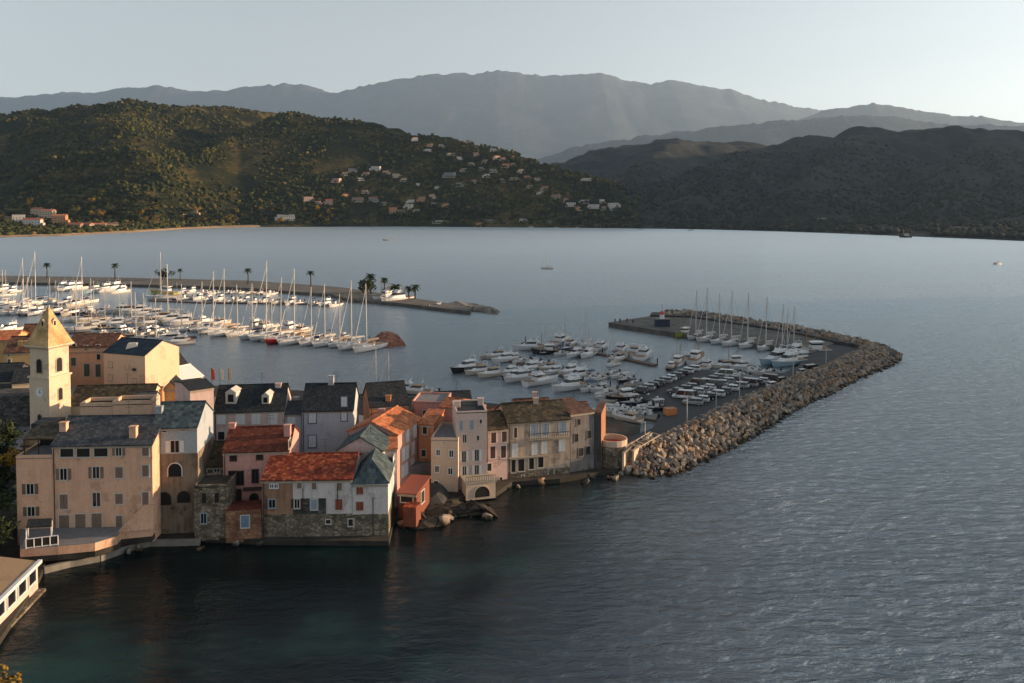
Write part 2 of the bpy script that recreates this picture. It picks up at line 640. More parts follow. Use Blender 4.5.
def hill_mat(name, dark, mid, pale, scale):
    m, n, l, b = nodes_of(name)
    tc = n.new('ShaderNodeTexCoord')
    a = n.new('ShaderNodeTexNoise')
    a.inputs['Scale'].default_value = scale
    a.inputs['Detail'].default_value = 9
    a.inputs['Roughness'].default_value = 0.68
    l.new(tc.outputs['Object'], a.inputs['Vector'])
    r = ramp(n, [(0.36, dark), (0.5, mid), (0.66, pale)])
    l.new(a.outputs['Fac'], r.inputs['Fac'])
    v = n.new('ShaderNodeTexVoronoi')
    v.inputs['Scale'].default_value = scale * 14
    l.new(tc.outputs['Object'], v.inputs['Vector'])
    vr = ramp(n, [(0.0, (1.15,) * 3), (0.6, (0.55,) * 3)])
    l.new(v.outputs['Distance'], vr.inputs['Fac'])
    mx = n.new('ShaderNodeMix')
    mx.data_type = 'RGBA'
    mx.blend_type = 'MULTIPLY'
    mx.inputs[0].default_value = 1
    l.new(r.outputs[0], mx.inputs[6])
    l.new(vr.outputs[0], mx.inputs[7])
    l.new(mx.outputs[2], b.inputs['Base Color'])
    b.inputs['Roughness'].default_value = 1
    b.inputs['Specular IOR Level'].default_value = 0.1
    bp = n.new('ShaderNodeBump')
    bp.inputs['Strength'].default_value = 1
    bp.inputs['Distance'].default_value = 0.06 / scale
    l.new(a.outputs['Fac'], bp.inputs['Height'])
    l.new(bp.outputs[0], b.inputs['Normal'])
    return m
HILL = hill_mat('scrub_hillside', (0.010, 0.017, 0.008), (0.032, 0.034, 0.012), (0.15, 0.11, 0.036), 0.011)
HILL2 = hill_mat('shaded_maquis', (0.018, 0.024, 0.025), (0.034, 0.040, 0.041), (0.060, 0.062, 0.060), 0.011)  # copy for the right hills, with their shade put into the colour
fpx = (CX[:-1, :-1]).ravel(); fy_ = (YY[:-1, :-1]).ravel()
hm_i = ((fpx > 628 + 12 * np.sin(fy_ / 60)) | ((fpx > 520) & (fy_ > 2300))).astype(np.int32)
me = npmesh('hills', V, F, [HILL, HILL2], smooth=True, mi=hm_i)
o = bpy.data.objects.new('hills', me)
COL.objects.link(o)
tag(o, kind='structure')

def land_hit(px, py, ymax=4500):
    d = ray(px, py)
    y0 = float(np.interp(px, SPX, SD))
    Ys = np.arange(y0 + 4, ymax, 4.0)
    t = Ys / d[1]
    xs = d[0] * t
    zs = CH + d[2] * t
    hs_ = land_h(xs, Ys)
    k = np.where(zs <= hs_)[0]
    i = k[0] if len(k) else 0
    return Vector((xs[i], Ys[i], hs_[i]))

# far ranges
MTN = hill_mat('mountain_scrub', (0.040, 0.046, 0.048), (0.055, 0.060, 0.060), (0.085, 0.088, 0.085), 0.0022)
def mountains(prof, D, width, seed):
    pxs = np.arange(prof[0][0], prof[-1][0], 2.5)
    pys = np.interp(pxs, [p[0] for p in prof], [p[1] for p in prof])
    z = CH + (HORIZ - pys) / FPX * D
    x = (pxs - W / 2) / FPX * D
    us = np.linspace(-1, 0.5, 46)
    U, Xc = np.meshgrid(us, x)
    _, Zc = np.meshgrid(us, z)
    Yc = D + U * width
    fall = np.clip(1 - np.abs(U) ** 0.9, 0, 1)
    nz = fbm(Xc / (width * .28), Yc / (width * .28), seed, 6, True) - 0.6
    fine = fbm(x / (D * 0.02), x * 0 + 3, seed + 4, 4) - 0.5
    Zc = Zc * fall - width * 0.07 * nz * np.clip(np.abs(U) * 4, 0, 1) * fall
    jag = fbm(x / (D * 0.012), x * 0 + 9, seed + 8, 4, True) - 0.6
    Zc = Zc + ((fine * D * 0.004 + jag * D * 0.004) * 1.0)[:, None] * np.clip(1 - np.abs(U) * 7, 0, 1)
    Zc = np.where(np.abs(U) >= 0.999, -5, Zc)
    V = np.stack([Xc, Yc, Zc], -1).reshape(-1, 3)
    a, b_ = Xc.shape
    idx = np.arange(a * b_).reshape(a, b_)
    F = np.stack([idx[:-1, :-1], idx[1:, :-1], idx[1:, 1:], idx[:-1, 1:]], -1).reshape(-1, 4)
    o = bpy.data.objects.new('mountains', npmesh('mountains', V, F, MTN, smooth=True))
    COL.objects.link(o)
    tag(o, kind='structure')
mountains([(-500, 108), (-100, 102), (0, 99), (30, 96), (60, 93), (90, 94), (130, 88), (160, 86), (190, 92), (215, 91), (250, 88), (285, 84), (310, 87), (340, 93), (380, 83), (430, 75), (470, 74), (500, 71), (530, 75), (560, 77), (600, 73), (615, 78), (650, 85), (668, 80), (700, 86), (722, 91), (728, 90), (760, 99), (800, 108), (850, 115), (1000, 130), (1600, 140)], 20000, 5600, 21)
mountains([(700, 150), (780, 125), (820, 112), (850, 107), (872, 104), (900, 108), (925, 113), (950, 115), (980, 116), (1000, 121), (1040, 124), (1100, 120), (1600, 140)], 15000, 3200, 31)
mountains([(480, 185), (520, 165), (570, 148), (610, 140), (660, 135), (710, 128), (750, 124), (790, 120), (830, 117), (870, 115), (900, 119), (950, 125), (990, 124), (1024, 128), (1100, 126), (1600, 150)], 10500, 2200, 41)

# unseen ridge added right of the frame, its crest cut to shade the outer harbour
m_ = MB()
perp = Vector((math.cos(SUN_AZ), -math.sin(SUN_AZ), 0))
sdir = Vector((math.sin(SUN_AZ), math.cos(SUN_AZ), 0))
LH = 900.0
prof = [(-352, -8), (-338, 6), (-252, 9), (-200, 9.5), (-182, 8.5), (-172, 5), (-164, 0), (-156, -4), (-103, -4), (-98, 4), (-40, 9), (40, 9)]
# filled in below once the harbour coordinates are known
def headland(prof):
    pts = []
    tanE = math.tan(SUN_EL)
    xs = np.arange(prof[0][0] - 70, prof[-1][0] + 90, 3.0)
    zs = np.interp(xs, [p[0] for p in prof], [p[1] for p in prof], left=-60, right=-60)
    out = []
    for x, z in zip(xs, zs):
        p = perp * float(x) + sdir * LH
        # height needed at this range, measured from where the beam meets the harbour (about 160 m out along sdir)
        base = 30
        zc = max(-3, z + (LH - base) * tanE)
        if z <= -50:
            zc = -3
        out.append((p, zc))
    V, F = [], []
    us = [-1, -0.8, -0.6, -0.4, -0.2, 0, 0.2, 0.45, 0.7, 1]
    for i, (p, zc) in enumerate(out):
        for u in us:
            q = p + sdir * (u * 190) + perp * (8 * math.sin(i * 0.3 + u * 9) * abs(u))
            zz = zc * max(0, 1 - abs(u) ** 1.2) + (2.5 * math.sin(i * 1.3 + u * 14) if 0 < abs(u) < 1 else 0)
            V.append((q.x, q.y, max(-4, zz) if abs(u) < 1 else -4))
    n_ = len(us)
    for i in range(len(out) - 1):
        for j in range(n_ - 1):
            a = i * n_ + j
            F.append((a, a + 1, a + n_ + 1, a + n_))
    o = bpy.data.objects.new('headland', npmesh('headland', V, F, HILL, smooth=True))
    COL.objects.link(o)
    tag(o, kind='structure')
headland(prof)

def ridge(name, pts, hw, mat, n=60, seed=1, rough=0.12):
    """a mountain ridge along a polyline of crest points, hw metres to each side"""
    P = []
    for i in range(len(pts) - 1):
        for k in range(n):
            P.append(Vector(pts[i]).lerp(Vector(pts[i + 1]), k / n))
    V, F = [], []
    us = np.linspace(-1, 1, 25)
    d = (Vector(pts[-1]) - Vector(pts[0])).normalized()
    nn = Vector((d.y, -d.x, 0))
    for p in P:
        for u in us:
            q = p + nn * float(u * hw)
            f_ = 1 - abs(float(u))
            z = p.z * f_ + hw * rough * (float(fbm(np.array(q.x / hw * 3), np.array(q.y / hw * 3), seed, 4, True)) - .55) * f_
            V.append((q.x, q.y, z if abs(u) < 1 else -6))
    m_ = len(us)
    for i in range(len(P) - 1):
        for j in range(m_ - 1):
            a = i * m_ + j
            F.append((a, a + 1, a + m_ + 1, a + m_))
    o = bpy.data.objects.new(name, npmesh(name, V, F, mat, smooth=True))
    COL.objects.link(o)
    tag(o, kind='structure')
ridge('mountains', [(2800, 1250, 20), (2800, 1600, 380), (2800, 1850, 490), (2820, 2130, 490), (2850, 2400, 740), (2900, 2800, 730), (2950, 3200, 600), (3000, 4300, 540)], 850, MTN, rough=.03)  # unseen ridge added beyond the frame to shade the hills on the right

# ------------------------------------------------------------------ land under the town, quays
M_earth = plain('dark_earth', (0.030, 0.027, 0.022), 1.0, var=0.5, scale=0.6, bump=0.6)
M_rockbed = masonry('wet_rock', (0.03, 0.027, 0.024), (0.085, 0.07, 0.055), (0.012, 0.012, 0.012), 0.6)
M_asph = plain('asphalt', (0.042, 0.043, 0.047), 0.9, var=0.22, scale=0.5)
M_conc = plain('quay_concrete', (0.20, 0.19, 0.17), 0.9, var=0.25, scale=0.7)
M_pave = plain('paving', (0.17, 0.17, 0.18), 0.9, var=0.15, scale=1.5)

shore_px = [(-160, 700), (0, 645), (36, 590), (47, 566), (90, 556), (130, 547), (200, 542), (262, 545), (389, 546), (394, 524), (420, 520), (445, 506), (470, 500), (496, 497), (512, 486), (560, 483), (600, 476), (625, 474)]
poly = [G(a, b_, 0) for a, b_ in shore_px]
back_px = [(640, 430), (600, 418), (470, 404), (385, 398), (205, 388), (178, 352), (-60, 350)]
polyb = [G(a, b_, 0) for a, b_ in back_px]
full = [(p.x, p.y) for p in poly + polyb] + [(-190, 260), (-190, 60)]
mb = MB()
mb.prism(full, -3, 0.7)
struct('town_ground', mb, [M_earth])
mb = MB()
up = [(-180, 112), (-82, 112), (-70, 114), (-48, 119), (-30, 120), (-14, 133), (6, 140), (8, 146), (-20, 158), (-60, 176), (-120, 200), (-180, 200)]
mb.prism(up, 0.6, 4.0)
struct('town_terrace', mb, M_pave)
mb = MB()
mb.prism([(-180, 121), (-80, 121), (-50, 130), (-50, 150), (-70, 165), (-180, 180)], 3.9, 8.6)
struct('upper_town_ground', mb, M_pave)

# ------------------------------------------------------------------ building kit
M_glass = glassy('window_glass', (0.012, 0.014, 0.018), 0.08)
M_dark = plain('dark_opening', (0.012, 0.011, 0.010), 0.9)
M_whitewood = plain('white_shutter_paint', (0.62, 0.64, 0.66), 0.6, var=0.06)
M_frame = plain('window_frame_paint', (0.50, 0.48, 0.44), 0.7, var=0.06)
M_brownsh = plain('brown_shutter_paint', (0.20, 0.135, 0.10), 0.7, var=0.15)
M_olivesh = plain('olive_shutter_paint', (0.13, 0.095, 0.055), 0.7)
M_darksh = plain('dark_shutter_paint', (0.045, 0.022, 0.02), 0.7)
M_redsh = plain('rust_shutter_paint', (0.22, 0.055, 0.03), 0.7)
M_greensh = plain('green_shutter_paint', (0.06, 0.10, 0.08), 0.7)
M_bluesh = plain('blue_grey_shutter_paint', (0.26, 0.32, 0.38), 0.7)
M_stonetrim = plain('stone_trim', (0.36, 0.31, 0.25), 0.9, var=0.15, scale=2)
M_iron = plain('dark_iron', (0.03, 0.03, 0.035), 0.5)
M_whitemetal = plain('white_rail_paint', (0.55, 0.56, 0.58), 0.5)
M_slate = roofing('grey_slate', (0.040, 0.046, 0.056), (0.060, 0.068, 0.082), (0.10, 0.11, 0.12), 0.3)
M_dslate = roofing('dark_slate', (0.012, 0.017, 0.022), (0.022, 0.030, 0.038), (0.04, 0.048, 0.055), 0.3)
M_teal = roofing('blue_green_slate', (0.03, 0.05, 0.06), (0.055, 0.085, 0.10), (0.10, 0.13, 0.14), 0.5)
M_redtile = roofing('red_clay_tile', (0.12, 0.022, 0.012), (0.24, 0.045, 0.022), (0.40, 0.13, 0.06), 0.38)
M_brnred = roofing('brown_red_tile', (0.085, 0.022, 0.014), (0.13, 0.034, 0.02), (0.17, 0.055, 0.034), 0.35)
M_orange = roofing('orange_clay_tile', (0.33, 0.10, 0.045), (0.48, 0.16, 0.07), (0.58, 0.26, 0.12), 0.38)
M_brown = roofing('brown_clay_tile', (0.07, 0.035, 0.025), (0.12, 0.06, 0.045), (0.2, 0.11, 0.07), 0.4)
M_moss = roofing('mossy_stone_roof', (0.03, 0.026, 0.018), (0.06, 0.050, 0.032), (0.10, 0.085, 0.06), 0.5)
M_stonewall = masonry('rubble_stone_wall', (0.12, 0.10, 0.075), (0.32, 0.27, 0.20), (0.09, 0.08, 0.065), 1.7)
M_darkstone = masonry('dark_stone_wall', (0.05, 0.05, 0.05), (0.14, 0.135, 0.13), (0.05, 0.05, 0.05), 1.5)
M_brick = masonry('brick_and_stone_wall', (0.20, 0.085, 0.05), (0.34, 0.19, 0.12), (0.16, 0.10, 0.07), 1.6)

class Fac:
    def __init__(s, a, b_):
        s.a, s.b = Vector((a[0], a[1], 0)), Vector((b_[0], b_[1], 0))
        s.u = (s.b - s.a).normalized()
        s.n = Vector((s.u.y, -s.u.x, 0))
        s.L = (s.b - s.a).length

    def hit(s, px, py):
        d = Vector(ray(px, py))
        c = Vector((0, 0, CH))
        t = (s.a - c).dot(s.n) / d.dot(s.n)
        p = c + d * t
        return (p - s.a).dot(s.u), p.z

    def P(s, x, z, out=0.0):
        p = s.a + s.u * x + s.n * out
        return (p.x, p.y, z)

def fbox(mb, f, x0, x1, z0, z1, o0, o1, mi=0):
    vs = [f.P(x0, z0, o1), f.P(x1, z0, o1), f.P(x1, z0, o0), f.P(x0, z0, o0), f.P(x0, z1, o1), f.P(x1, z1, o1), f.P(x1, z1, o0), f.P(x0, z1, o0)]
    return mb.add(vs, [(3, 2, 1, 0), (4, 5, 6, 7), (0, 1, 5, 4), (1, 2, 6, 5), (2, 3, 7, 6), (3, 0, 4, 7)], mi)

def window(root, f, px, py, w, h, style='open', shut=None, frame=None, m=None):
    """style: open (shutters folded back) / closed / plain / white (frame only) / dark / arch / door"""
    x0, z1 = f.hit(px - w / 2, py - h / 2)
    x1, z0 = f.hit(px + w / 2, py + h / 2)
    if x1 < x0:
        x0, x1 = x1, x0
    frame = frame or M_frame
    shut = shut or M_brownsh
    name = 'door' if style in ('door', 'doorc') else 'window'
    fw = 0.13
    if style == 'arch':
        mb = MB()
        r = (x1 - x0) / 2
        cx = (x0 + x1) / 2
        zc = max(z0 + 0.05, z1 - r)
        pts = [(x0, z0), (x1, z0)] + [(cx + r * math.cos(t), zc + (z1 - zc) * math.sin(t)) for t in [i * math.pi / 10 for i in range(11)]]
        inner = [f.P(x, z, 0.05) for x, z in pts]
        k = 1.13
        outer = [(cx + (x - cx) * k, z0 if i < 2 else zc + (z - zc) * k) for i, (x, z) in enumerate(pts)]
        n_ = len(pts)
        o0 = [f.P(x, z, 0.0) for x, z in outer]
        o1 = [f.P(x, z, 0.09) for x, z in outer]
        i1 = [f.P(x, z, 0.09) for x, z in pts]
        mb.add(o0 + o1 + i1 + inner, sum([[(i, (i + 1) % n_, n_ + (i + 1) % n_, n_ + i), (n_ + i, n_ + (i + 1) % n_, 2 * n_ + (i + 1) % n_, 2 * n_ + i), (2 * n_ + i, 2 * n_ + (i + 1) % n_, 3 * n_ + (i + 1) % n_, 3 * n_ + i)] for i in range(n_)], []))
        o = mb.build('archway', frame, root)
        q = MB()
        q.add(inner, [tuple(range(n_))])
        g = q.build('pane', m or M_dark, o, loc=(0, 0, 0))
        _shift(g, root)
        return o
    mb = MB()
    fbox(mb, f, x0 - fw, x1 + fw, z1, z1 + fw, 0.0, 0.07)
    fbox(mb, f, x0 - fw, x1 + fw, z0 - fw * 1.1, z0, 0.0, 0.13)
    fbox(mb, f, x0 - fw, x0, z0, z1, 0.0, 0.07)
    fbox(mb, f, x1, x1 + fw, z0, z1, 0.0, 0.07)
    if style in ('open', 'plain', 'white'):
        xm = (x0 + x1) / 2
        fbox(mb, f, xm - 0.04, xm + 0.04, z0, z1, 0.0, 0.05)
    o = mb.build(name, frame, root)
    if style in ('closed', 'doorc'):
        q = MB()
        xm = (x0 + x1) / 2
        fbox(q, f, x0, xm - 0.02, z0, z1, 0.0, 0.05)
        fbox(q, f, xm + 0.02, x1, z0, z1, 0.0, 0.055)
        z = z0 + 0.2
        while z < z1 - 0.15:
            fbox(q, f, x0 + 0.06, xm - 0.08, z, z + 0.05, 0.05, 0.07)
            fbox(q, f, xm + 0.08, x1 - 0.06, z, z + 0.05, 0.055, 0.075)
            z += 0.22
        _shift(q.build('shutter' if style == 'closed' else 'door_leaf', shut, o, loc=(0, 0, 0)), root)
    else:
        q = MB()
        fbox(q, f, x0, x1, z0, z1, 0.0, 0.025)
        _shift(q.build('pane', m or (M_dark if style == 'dark' else M_glass), o, loc=(0, 0, 0)), root)
    if style == 'open':
        w_ = (x1 - x0) * 0.52
        for a in (x0 - fw - w_, x1 + fw):
            q = MB()
            fbox(q, f, a, a + w_, z0, z1, 0.01, 0.07)
            z = z0 + 0.15
            while z < z1 - 0.15:
                fbox(q, f, a + 0.08, a + w_ - 0.08, z, z + 0.06, 0.07, 0.09)
                z += 0.2
            _shift(q.build('shutter', shut, o, loc=(0, 0, 0)), root)
    return o

def _shift(o, root):
    """put a sub-part, built in world coordinates, into its thing's frame"""
    v = root.get('_w')
    if v:
        o.location = Vector((-v[0], -v[1], -v[2]))

def chimney(parent, root, x, y, z0, z1, s=0.7, m=None, pots=2):
    mb = MB()
    mb.box((x, y, (z0 + z1) / 2), (s * 1.3, s, z1 - z0))
    mb.box((x, y, z1 + 0.06), (s * 1.5, s * 1.2, 0.12))
    c = mb.build('chimney', m or M_stonetrim, parent, loc=(0, 0, 0))
    _shift(c, root)
    return c

def building(label, f, z0, ze, depth, roof='side', rise=1.5, wall=None, roofm=None, over=0.3, cat='house', name='town_house',
             cornice=True, group=None, chim=(), backv=None, parapet=0.0, base=None, trim=None):
    """f: front facade line; depth runs away from the viewer"""
    bk = backv if backv is not None else -f.n * depth
    A, B = f.a.copy(), f.b.copy()
    C, D = B + bk, A + bk
    cx = (A + B + C + D) / 4
    root = empty(name, (cx.x, cx.y, z0), label=label, cat=cat, group=group, world=True)
    mb = MB()
    v = [(*A.xy, z0), (*B.xy, z0), (*C.xy, z0), (*D.xy, z0), (*A.xy, ze), (*B.xy, ze), (*C.xy, ze), (*D.xy, ze)]
    zr = ze + rise
    o = over
    u, bn = f.u, bk.normalized()
    if roof == 'side':
        M1, M2 = (A + D) / 2, (B + C) / 2
        v += [(*M1.xy, zr), (*M2.xy, zr)]
        mb.add(v, [(0, 1, 5, 4), (1, 2, 6, 9, 5), (2, 3, 7, 6), (3, 0, 4, 8, 7), (4, 5, 9, 8), (8, 9, 6, 7)])
    elif roof == 'front':
        M1, M2 = (A + B) / 2, (C + D) / 2
        v += [(*M1.xy, zr), (*M2.xy, zr)]
        mb.add(v, [(0, 1, 5, 8, 4), (1, 2, 6, 5), (2, 3, 7, 9, 6), (3, 0, 4, 7), (4, 8, 9, 7), (8, 5, 6, 9)])
    elif roof == 'shed':
        v[6] = (*C.xy, zr)
        v[7] = (*D.xy, zr)
        mb.add(v, [(0, 1, 5, 4), (1, 2, 6, 5), (2, 3, 7, 6), (3, 0, 4, 7), (4, 5, 6, 7)])
    else:
        mb.add(v, [(0, 1, 5, 4), (1, 2, 6, 5), (2, 3, 7, 6), (3, 0, 4, 7), (4, 5, 6, 7)])
    wm = [wall] + ([base[0]] if base else [])
    mb.build('wall', wall, root)
    if base:
        q = MB()
        ff = [f, Fac(B, C), Fac(D, A)]
        for g in ff:
            fbox(q, g, -0.03, g.L + 0.03, z0 - 0.2, base[1], 0.0, 0.06)
        q.build('wall_base', base[0], root)
    rf = None
    T = 0.16
    def sl(p0, p1, za, p2, p3, zb):
        # eave p0-p1 at za, ridge p2-p3 at zb
        q.slab([(*p0.xy, za), (*p1.xy, za), (*p2.xy, zb), (*p3.xy, zb)], T)
    q = MB()
    e = 0.025
    if roof == 'side':
        half = bk.length / 2
        dz = rise / half * o
        sl(A - u * o * .6 - bn * o, B + u * o * .6 - bn * o, ze - dz + e, M2 + u * o * .6, M1 - u * o * .6, zr + e)
        sl(D - u * o * .6 + bn * o, C + u * o * .6 + bn * o, ze - dz + e, M2 + u * o * .6, M1 - u * o * .6, zr + e)
        q.tube((*(M1 - u * o * .6).xy, zr + T + e), (*(M2 + u * o * .6).xy, zr + T + e), 0.13)
    elif roof == 'front':
        half = f.L / 2
        dz = rise / half * o
        sl(A - u * o - bn * o * .6, D - u * o + bn * o * .6, ze - dz + e, M2 + bn * o * .6, M1 - bn * o * .6, zr + e)
        sl(B + u * o - bn * o * .6, C + u * o + bn * o * .6, ze - dz + e, M2 + bn * o * .6, M1 - bn * o * .6, zr + e)
        q.tube((*(M1 - bn * o * .6).xy, zr + T + e), (*(M2 + bn * o * .6).xy, zr + T + e), 0.13)
    elif roof == 'shed':
        dz = rise / bk.length * o
        sl(A - u * o * .6 - bn * o, B + u * o * .6 - bn * o, ze - dz + e, C + u * o * .6 + bn * o, D - u * o * .6 + bn * o, zr + dz + e)
    elif roof == 'hip':
        inn = min(bk.length, f.L) * 0.45
        if f.L >= bk.length:
            M1, M2 = (A + D) / 2 + u * inn, (B + C) / 2 - u * inn
        else:
            M1 = (A + B) / 2 + bn * inn
            M2 = (C + D) / 2 - bn * inn
        a, b2, c, d = A - u * o - bn * o, B + u * o - bn * o, C + u * o + bn * o, D - u * o + bn * o
        z_ = ze + e
        vs = [(*a.xy, z_), (*b2.xy, z_), (*c.xy, z_), (*d.xy, z_), (*M1.xy, zr), (*M2.xy, zr)]
        if f.L >= bk.length:
            q.add(vs, [(0, 1, 5, 4), (1, 2, 5), (2, 3, 4, 5), (3, 0, 4), (3, 2, 1, 0)])
        else:
            q.add(vs, [(0, 1, 4), (1, 2, 5, 4), (2, 3, 5), (3, 0, 4, 5), (3, 2, 1, 0)])
    else:
        q.slab([(A.x, A.y, ze + e), (B.x, B.y, ze + e), (C.x, C.y, ze + e), (D.x, D.y, ze + e)], 0.1)
        if parapet:
            k = MB()
            for g in (f, Fac(B, C), Fac(C, D), Fac(D, A)):
                fbox(k, g, 0, g.L, ze + 0.13, ze + parapet, -0.22, 0.035)
            k.build('parapet', trim or wall, root)
    rf = q.build('roof', roofm, root)
    if cornice and roof != 'flat':
        k = MB()
        fbox(k, f, -0.05, f.L + 0.05, ze - 0.42, ze - 0.16, 0.0, 0.14)
        k.build('cornice', trim or M_stonetrim, root)
    for (s_, t_, h_) in chim:
        p = A + u * (f.L * s_) + bk * t_
        if roof == 'side':
            zb = ze + rise * (1 - abs(t_ - 0.5) * 2)
        elif roof == 'front':
            zb = ze + rise * (1 - abs(s_ - 0.5) * 2)
        elif roof == 'shed':
            zb = ze + rise * t_
        else:
            zb = ze + rise * .3
        chimney(rf, root, p.x, p.y, zb - 0.4, zb + h_, m=wall)
    if f.L > 5 and z0 < 4.5:
        q_ = MB()
        q_.tube(f.P(0.22, z0 + .2, .1), f.P(0.22, ze - .2, .1), .06, n=5)
        q_.build('drainpipe', M_iron, root)
    if f.L > 6 and roof != 'flat':
        a_ = A + u * (f.L * .62) + bk * .5
        zz_ = zr if roof != 'shed' else ze + rise * .5
        q_ = MB()
        q_.tube((a_.x, a_.y, zz_), (a_.x, a_.y, zz_ + 2.2), .035, n=4)
        for h_ in (1.3, 1.7, 2.1):
            q_.tube((a_.x - .5, a_.y, zz_ + h_), (a_.x + .5, a_.y + .2, zz_ + h_), .025, n=3)
        q_.build('antenna', M_iron, root)
    root['_f'] = 1
    return dict(root=root, front=f, right=Fac(B, C), left=Fac(D, A), roof=rf, ze=ze, z0=z0, A=A, B=B, C=C, D=D, bk=bk)

def FA(pxl, pyl, Yl, pxr, pyr, Yr):
    a, b_ = at(pxl, pyl, Yl), at(pxr, pyr, Yr)
    return Fac((a.x, a.y), (b_.x, b_.y)), (a.z + b_.z) / 2

def rz(px, py, Y):
    return at(px, py, Y).z

def rows_(d, f, lst, ox, oy, s, **kw):
    for it in lst:
        x, y, w, h, st = it[:5]
        window(d['root'], f, ox + x / s, oy + y / s, w / s, h / s, st, **{**kw, **(it[5] if len(it) > 5 else {})})

C_peach = plaster('peach_render', (0.72, 0.45, 0.31), (0.30, 0.15, 0.08), 0.55)
C_peach2 = plaster('apricot_render', (0.68, 0.48, 0.34), (0.36, 0.2, 0.1), 0.4)
C_blue = plaster('pale_blue_render', (0.36, 0.41, 0.45), (0.16, 0.19, 0.2), 0.4)
C_pinkw = plaster('pale_pink_render', (0.60, 0.46, 0.43), (0.30, 0.2, 0.17), 0.6)
C_pink = plaster('pink_render', (0.60, 0.33, 0.29), (0.28, 0.13, 0.09), 0.6)
C_white = plaster('off_white_render', (0.66, 0.61, 0.60), (0.25, 0.2, 0.17), 0.55)
C_bluew = plaster('bluish_white_render', (0.48, 0.49, 0.53), (0.18, 0.19, 0.21), 0.45)
C_brown = plaster('tan_brown_render', (0.33, 0.20, 0.135), (0.15, 0.08, 0.05), 0.8)
C_cream = plaster('cream_render', (0.60, 0.48, 0.37), (0.24, 0.17, 0.11), 0.45)
C_palepk = plaster('pinkish_cream_render', (0.62, 0.49, 0.44), (0.27, 0.19, 0.15), 0.45)
C_beige = plaster('beige_render', (0.52, 0.42, 0.34), (0.18, 0.13, 0.09), 0.85)
C_grey = plaster('grey_render', (0.22, 0.205, 0.20), (0.09, 0.08, 0.075), 0.9)
C_dgrey = plaster('dark_grey_render', (0.085, 0.085, 0.09), (0.04, 0.04, 0.04), 0.8)
C_orange = plaster('orange_render', (0.46, 0.215, 0.11), (0.26, 0.1, 0.05), 0.6)
C_yellow = plaster('yellow_render', (0.62, 0.40, 0.18), (0.36, 0.2, 0.08), 0.4)
C_stain = plaster('stained_old_render', (0.24, 0.19, 0.145), (0.07, 0.055, 0.04), 1.0)
C_church = plaster('church_cream_render', (0.66, 0.54, 0.40), (0.44, 0.31, 0.2), 0.5)

# ---- peach apartment house (front left)
f, ze = FA(52, 446, 108.7, 152, 444, 109.4)
A_ = building('four storey peach apartment house with slate roof beside the blue house', f, 0.8, ze, 10, 'side', 2.5, C_peach, M_slate, chim=[(0.03, 0.25, 1.2), (0.78, 0.12, 1.5)])
rows_(A_, f, [(305, 237, 60, 42, 'dark'), (380, 237, 60, 42, 'dark'), (460, 235, 62, 42, 'dark'), (541, 230, 25, 45, 'open'), (663, 228, 30, 50, 'closed'),
    (290, 338, 30, 50, 'open'), (438, 330, 30, 50, 'open'), (543, 330, 35, 48, 'closed'), (663, 322, 30, 50, 'closed'),
    (291, 463, 38, 65, 'closed'), (440, 453, 35, 60, 'plain'), (543, 450, 35, 45, 'closed'), (663, 450, 30, 60, 'closed'),
    (293, 565, 48, 80, 'doorc'), (367, 560, 48, 80, 'doorc'), (441, 557, 48, 80, 'doorc'), (543, 555, 30, 55, 'doorc')], 0, 400, 4.555, shut=M_brownsh)
# lower wing with roof terrace
fw_, zw = FA(16, 459, 108.3, 52.2, 459, 108.68)
W_ = building('peach wing with a sunken dark roof terrace at the left end of the apartment house', fw_, 0.8, zw, 9, 'flat', 0, C_peach, M_pave, parapet=0.5, name='house_wing', cat='house wing')
rows_(W_, fw_, [(138, 405, 32, 45, 'open'), (143, 507, 32, 40, 'open')], 0, 400, 4.555, shut=M_olivesh)
q = MB()
pa, pb = fw_.P(0.4, zw + 2.3, -1.0), fw_.P(fw_.L - 0.1, zw + 2.3, -1.0)
pc, pd = fw_.P(fw_.L - 0.1, zw + 3.2, -6.0), fw_.P(0.4, zw + 3.2, -6.0)
q.slab([pa, pb, pc, pd], 0.15)
for x_ in (0.5, fw_.L / 2, fw_.L - 0.3):
    q.tube(fw_.P(x_, zw + 0.1, -1.2), fw_.P(x_, zw + 2.3, -1.2), 0.07)
q.build('canopy', M_moss, W_['root'])
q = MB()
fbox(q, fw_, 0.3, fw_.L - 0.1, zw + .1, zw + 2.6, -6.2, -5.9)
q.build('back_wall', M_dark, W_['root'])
# terrace with stair wedge and rails in front
ter = [G(20, 549, 2.9), G(58, 546.5, 2.9), G(95, 543, 2.9), G(117, 536.5, 2.9), G(121, 531.5, 2.9), G(152, 528.5, 2.9)]
tp = [(p.x, p.y) for p in ter] + [(A_['B'].x, A_['B'].y + .5), (W_['A'].x, W_['A'].y + .5)]
rt = empty('terrace', (tp[0][0], tp[0][1], 0.7), label='raised grey terrace with pale retaining wall in front of the peach house', cat='terrace', world=True)
q = MB(); q.prism(tp, 1.85, 2.9); q.build('retaining_wall', C_peach, rt)
q = MB(); q.prism([G(a, b_, .9).xy for a, b_ in ((16, 560), (47, 562), (90, 553), (130, 544), (152, 538), (154, 528), (20, 545))], 0.2, 1.2, top=[G(a, b_, 1.8).xy for a, b_ in ((18, 551), (47, 551), (90, 546), (128, 537), (150, 531), (152, 526), (22, 540))]); struct('rock_bank', q, M_earth)
q = MB(); q.prism(tp, 1.1, 1.849); q.build('footing', M_earth, rt)
q = MB(); q.prism(tp, 2.904, 2.96); q.build('paving', M_pave, rt)
f2 = Fac(G(118, 533, 2.9).xy, G(153, 529.5, 2.9).xy)
q = MB()
x0, z0_ = 0.2, 3.0
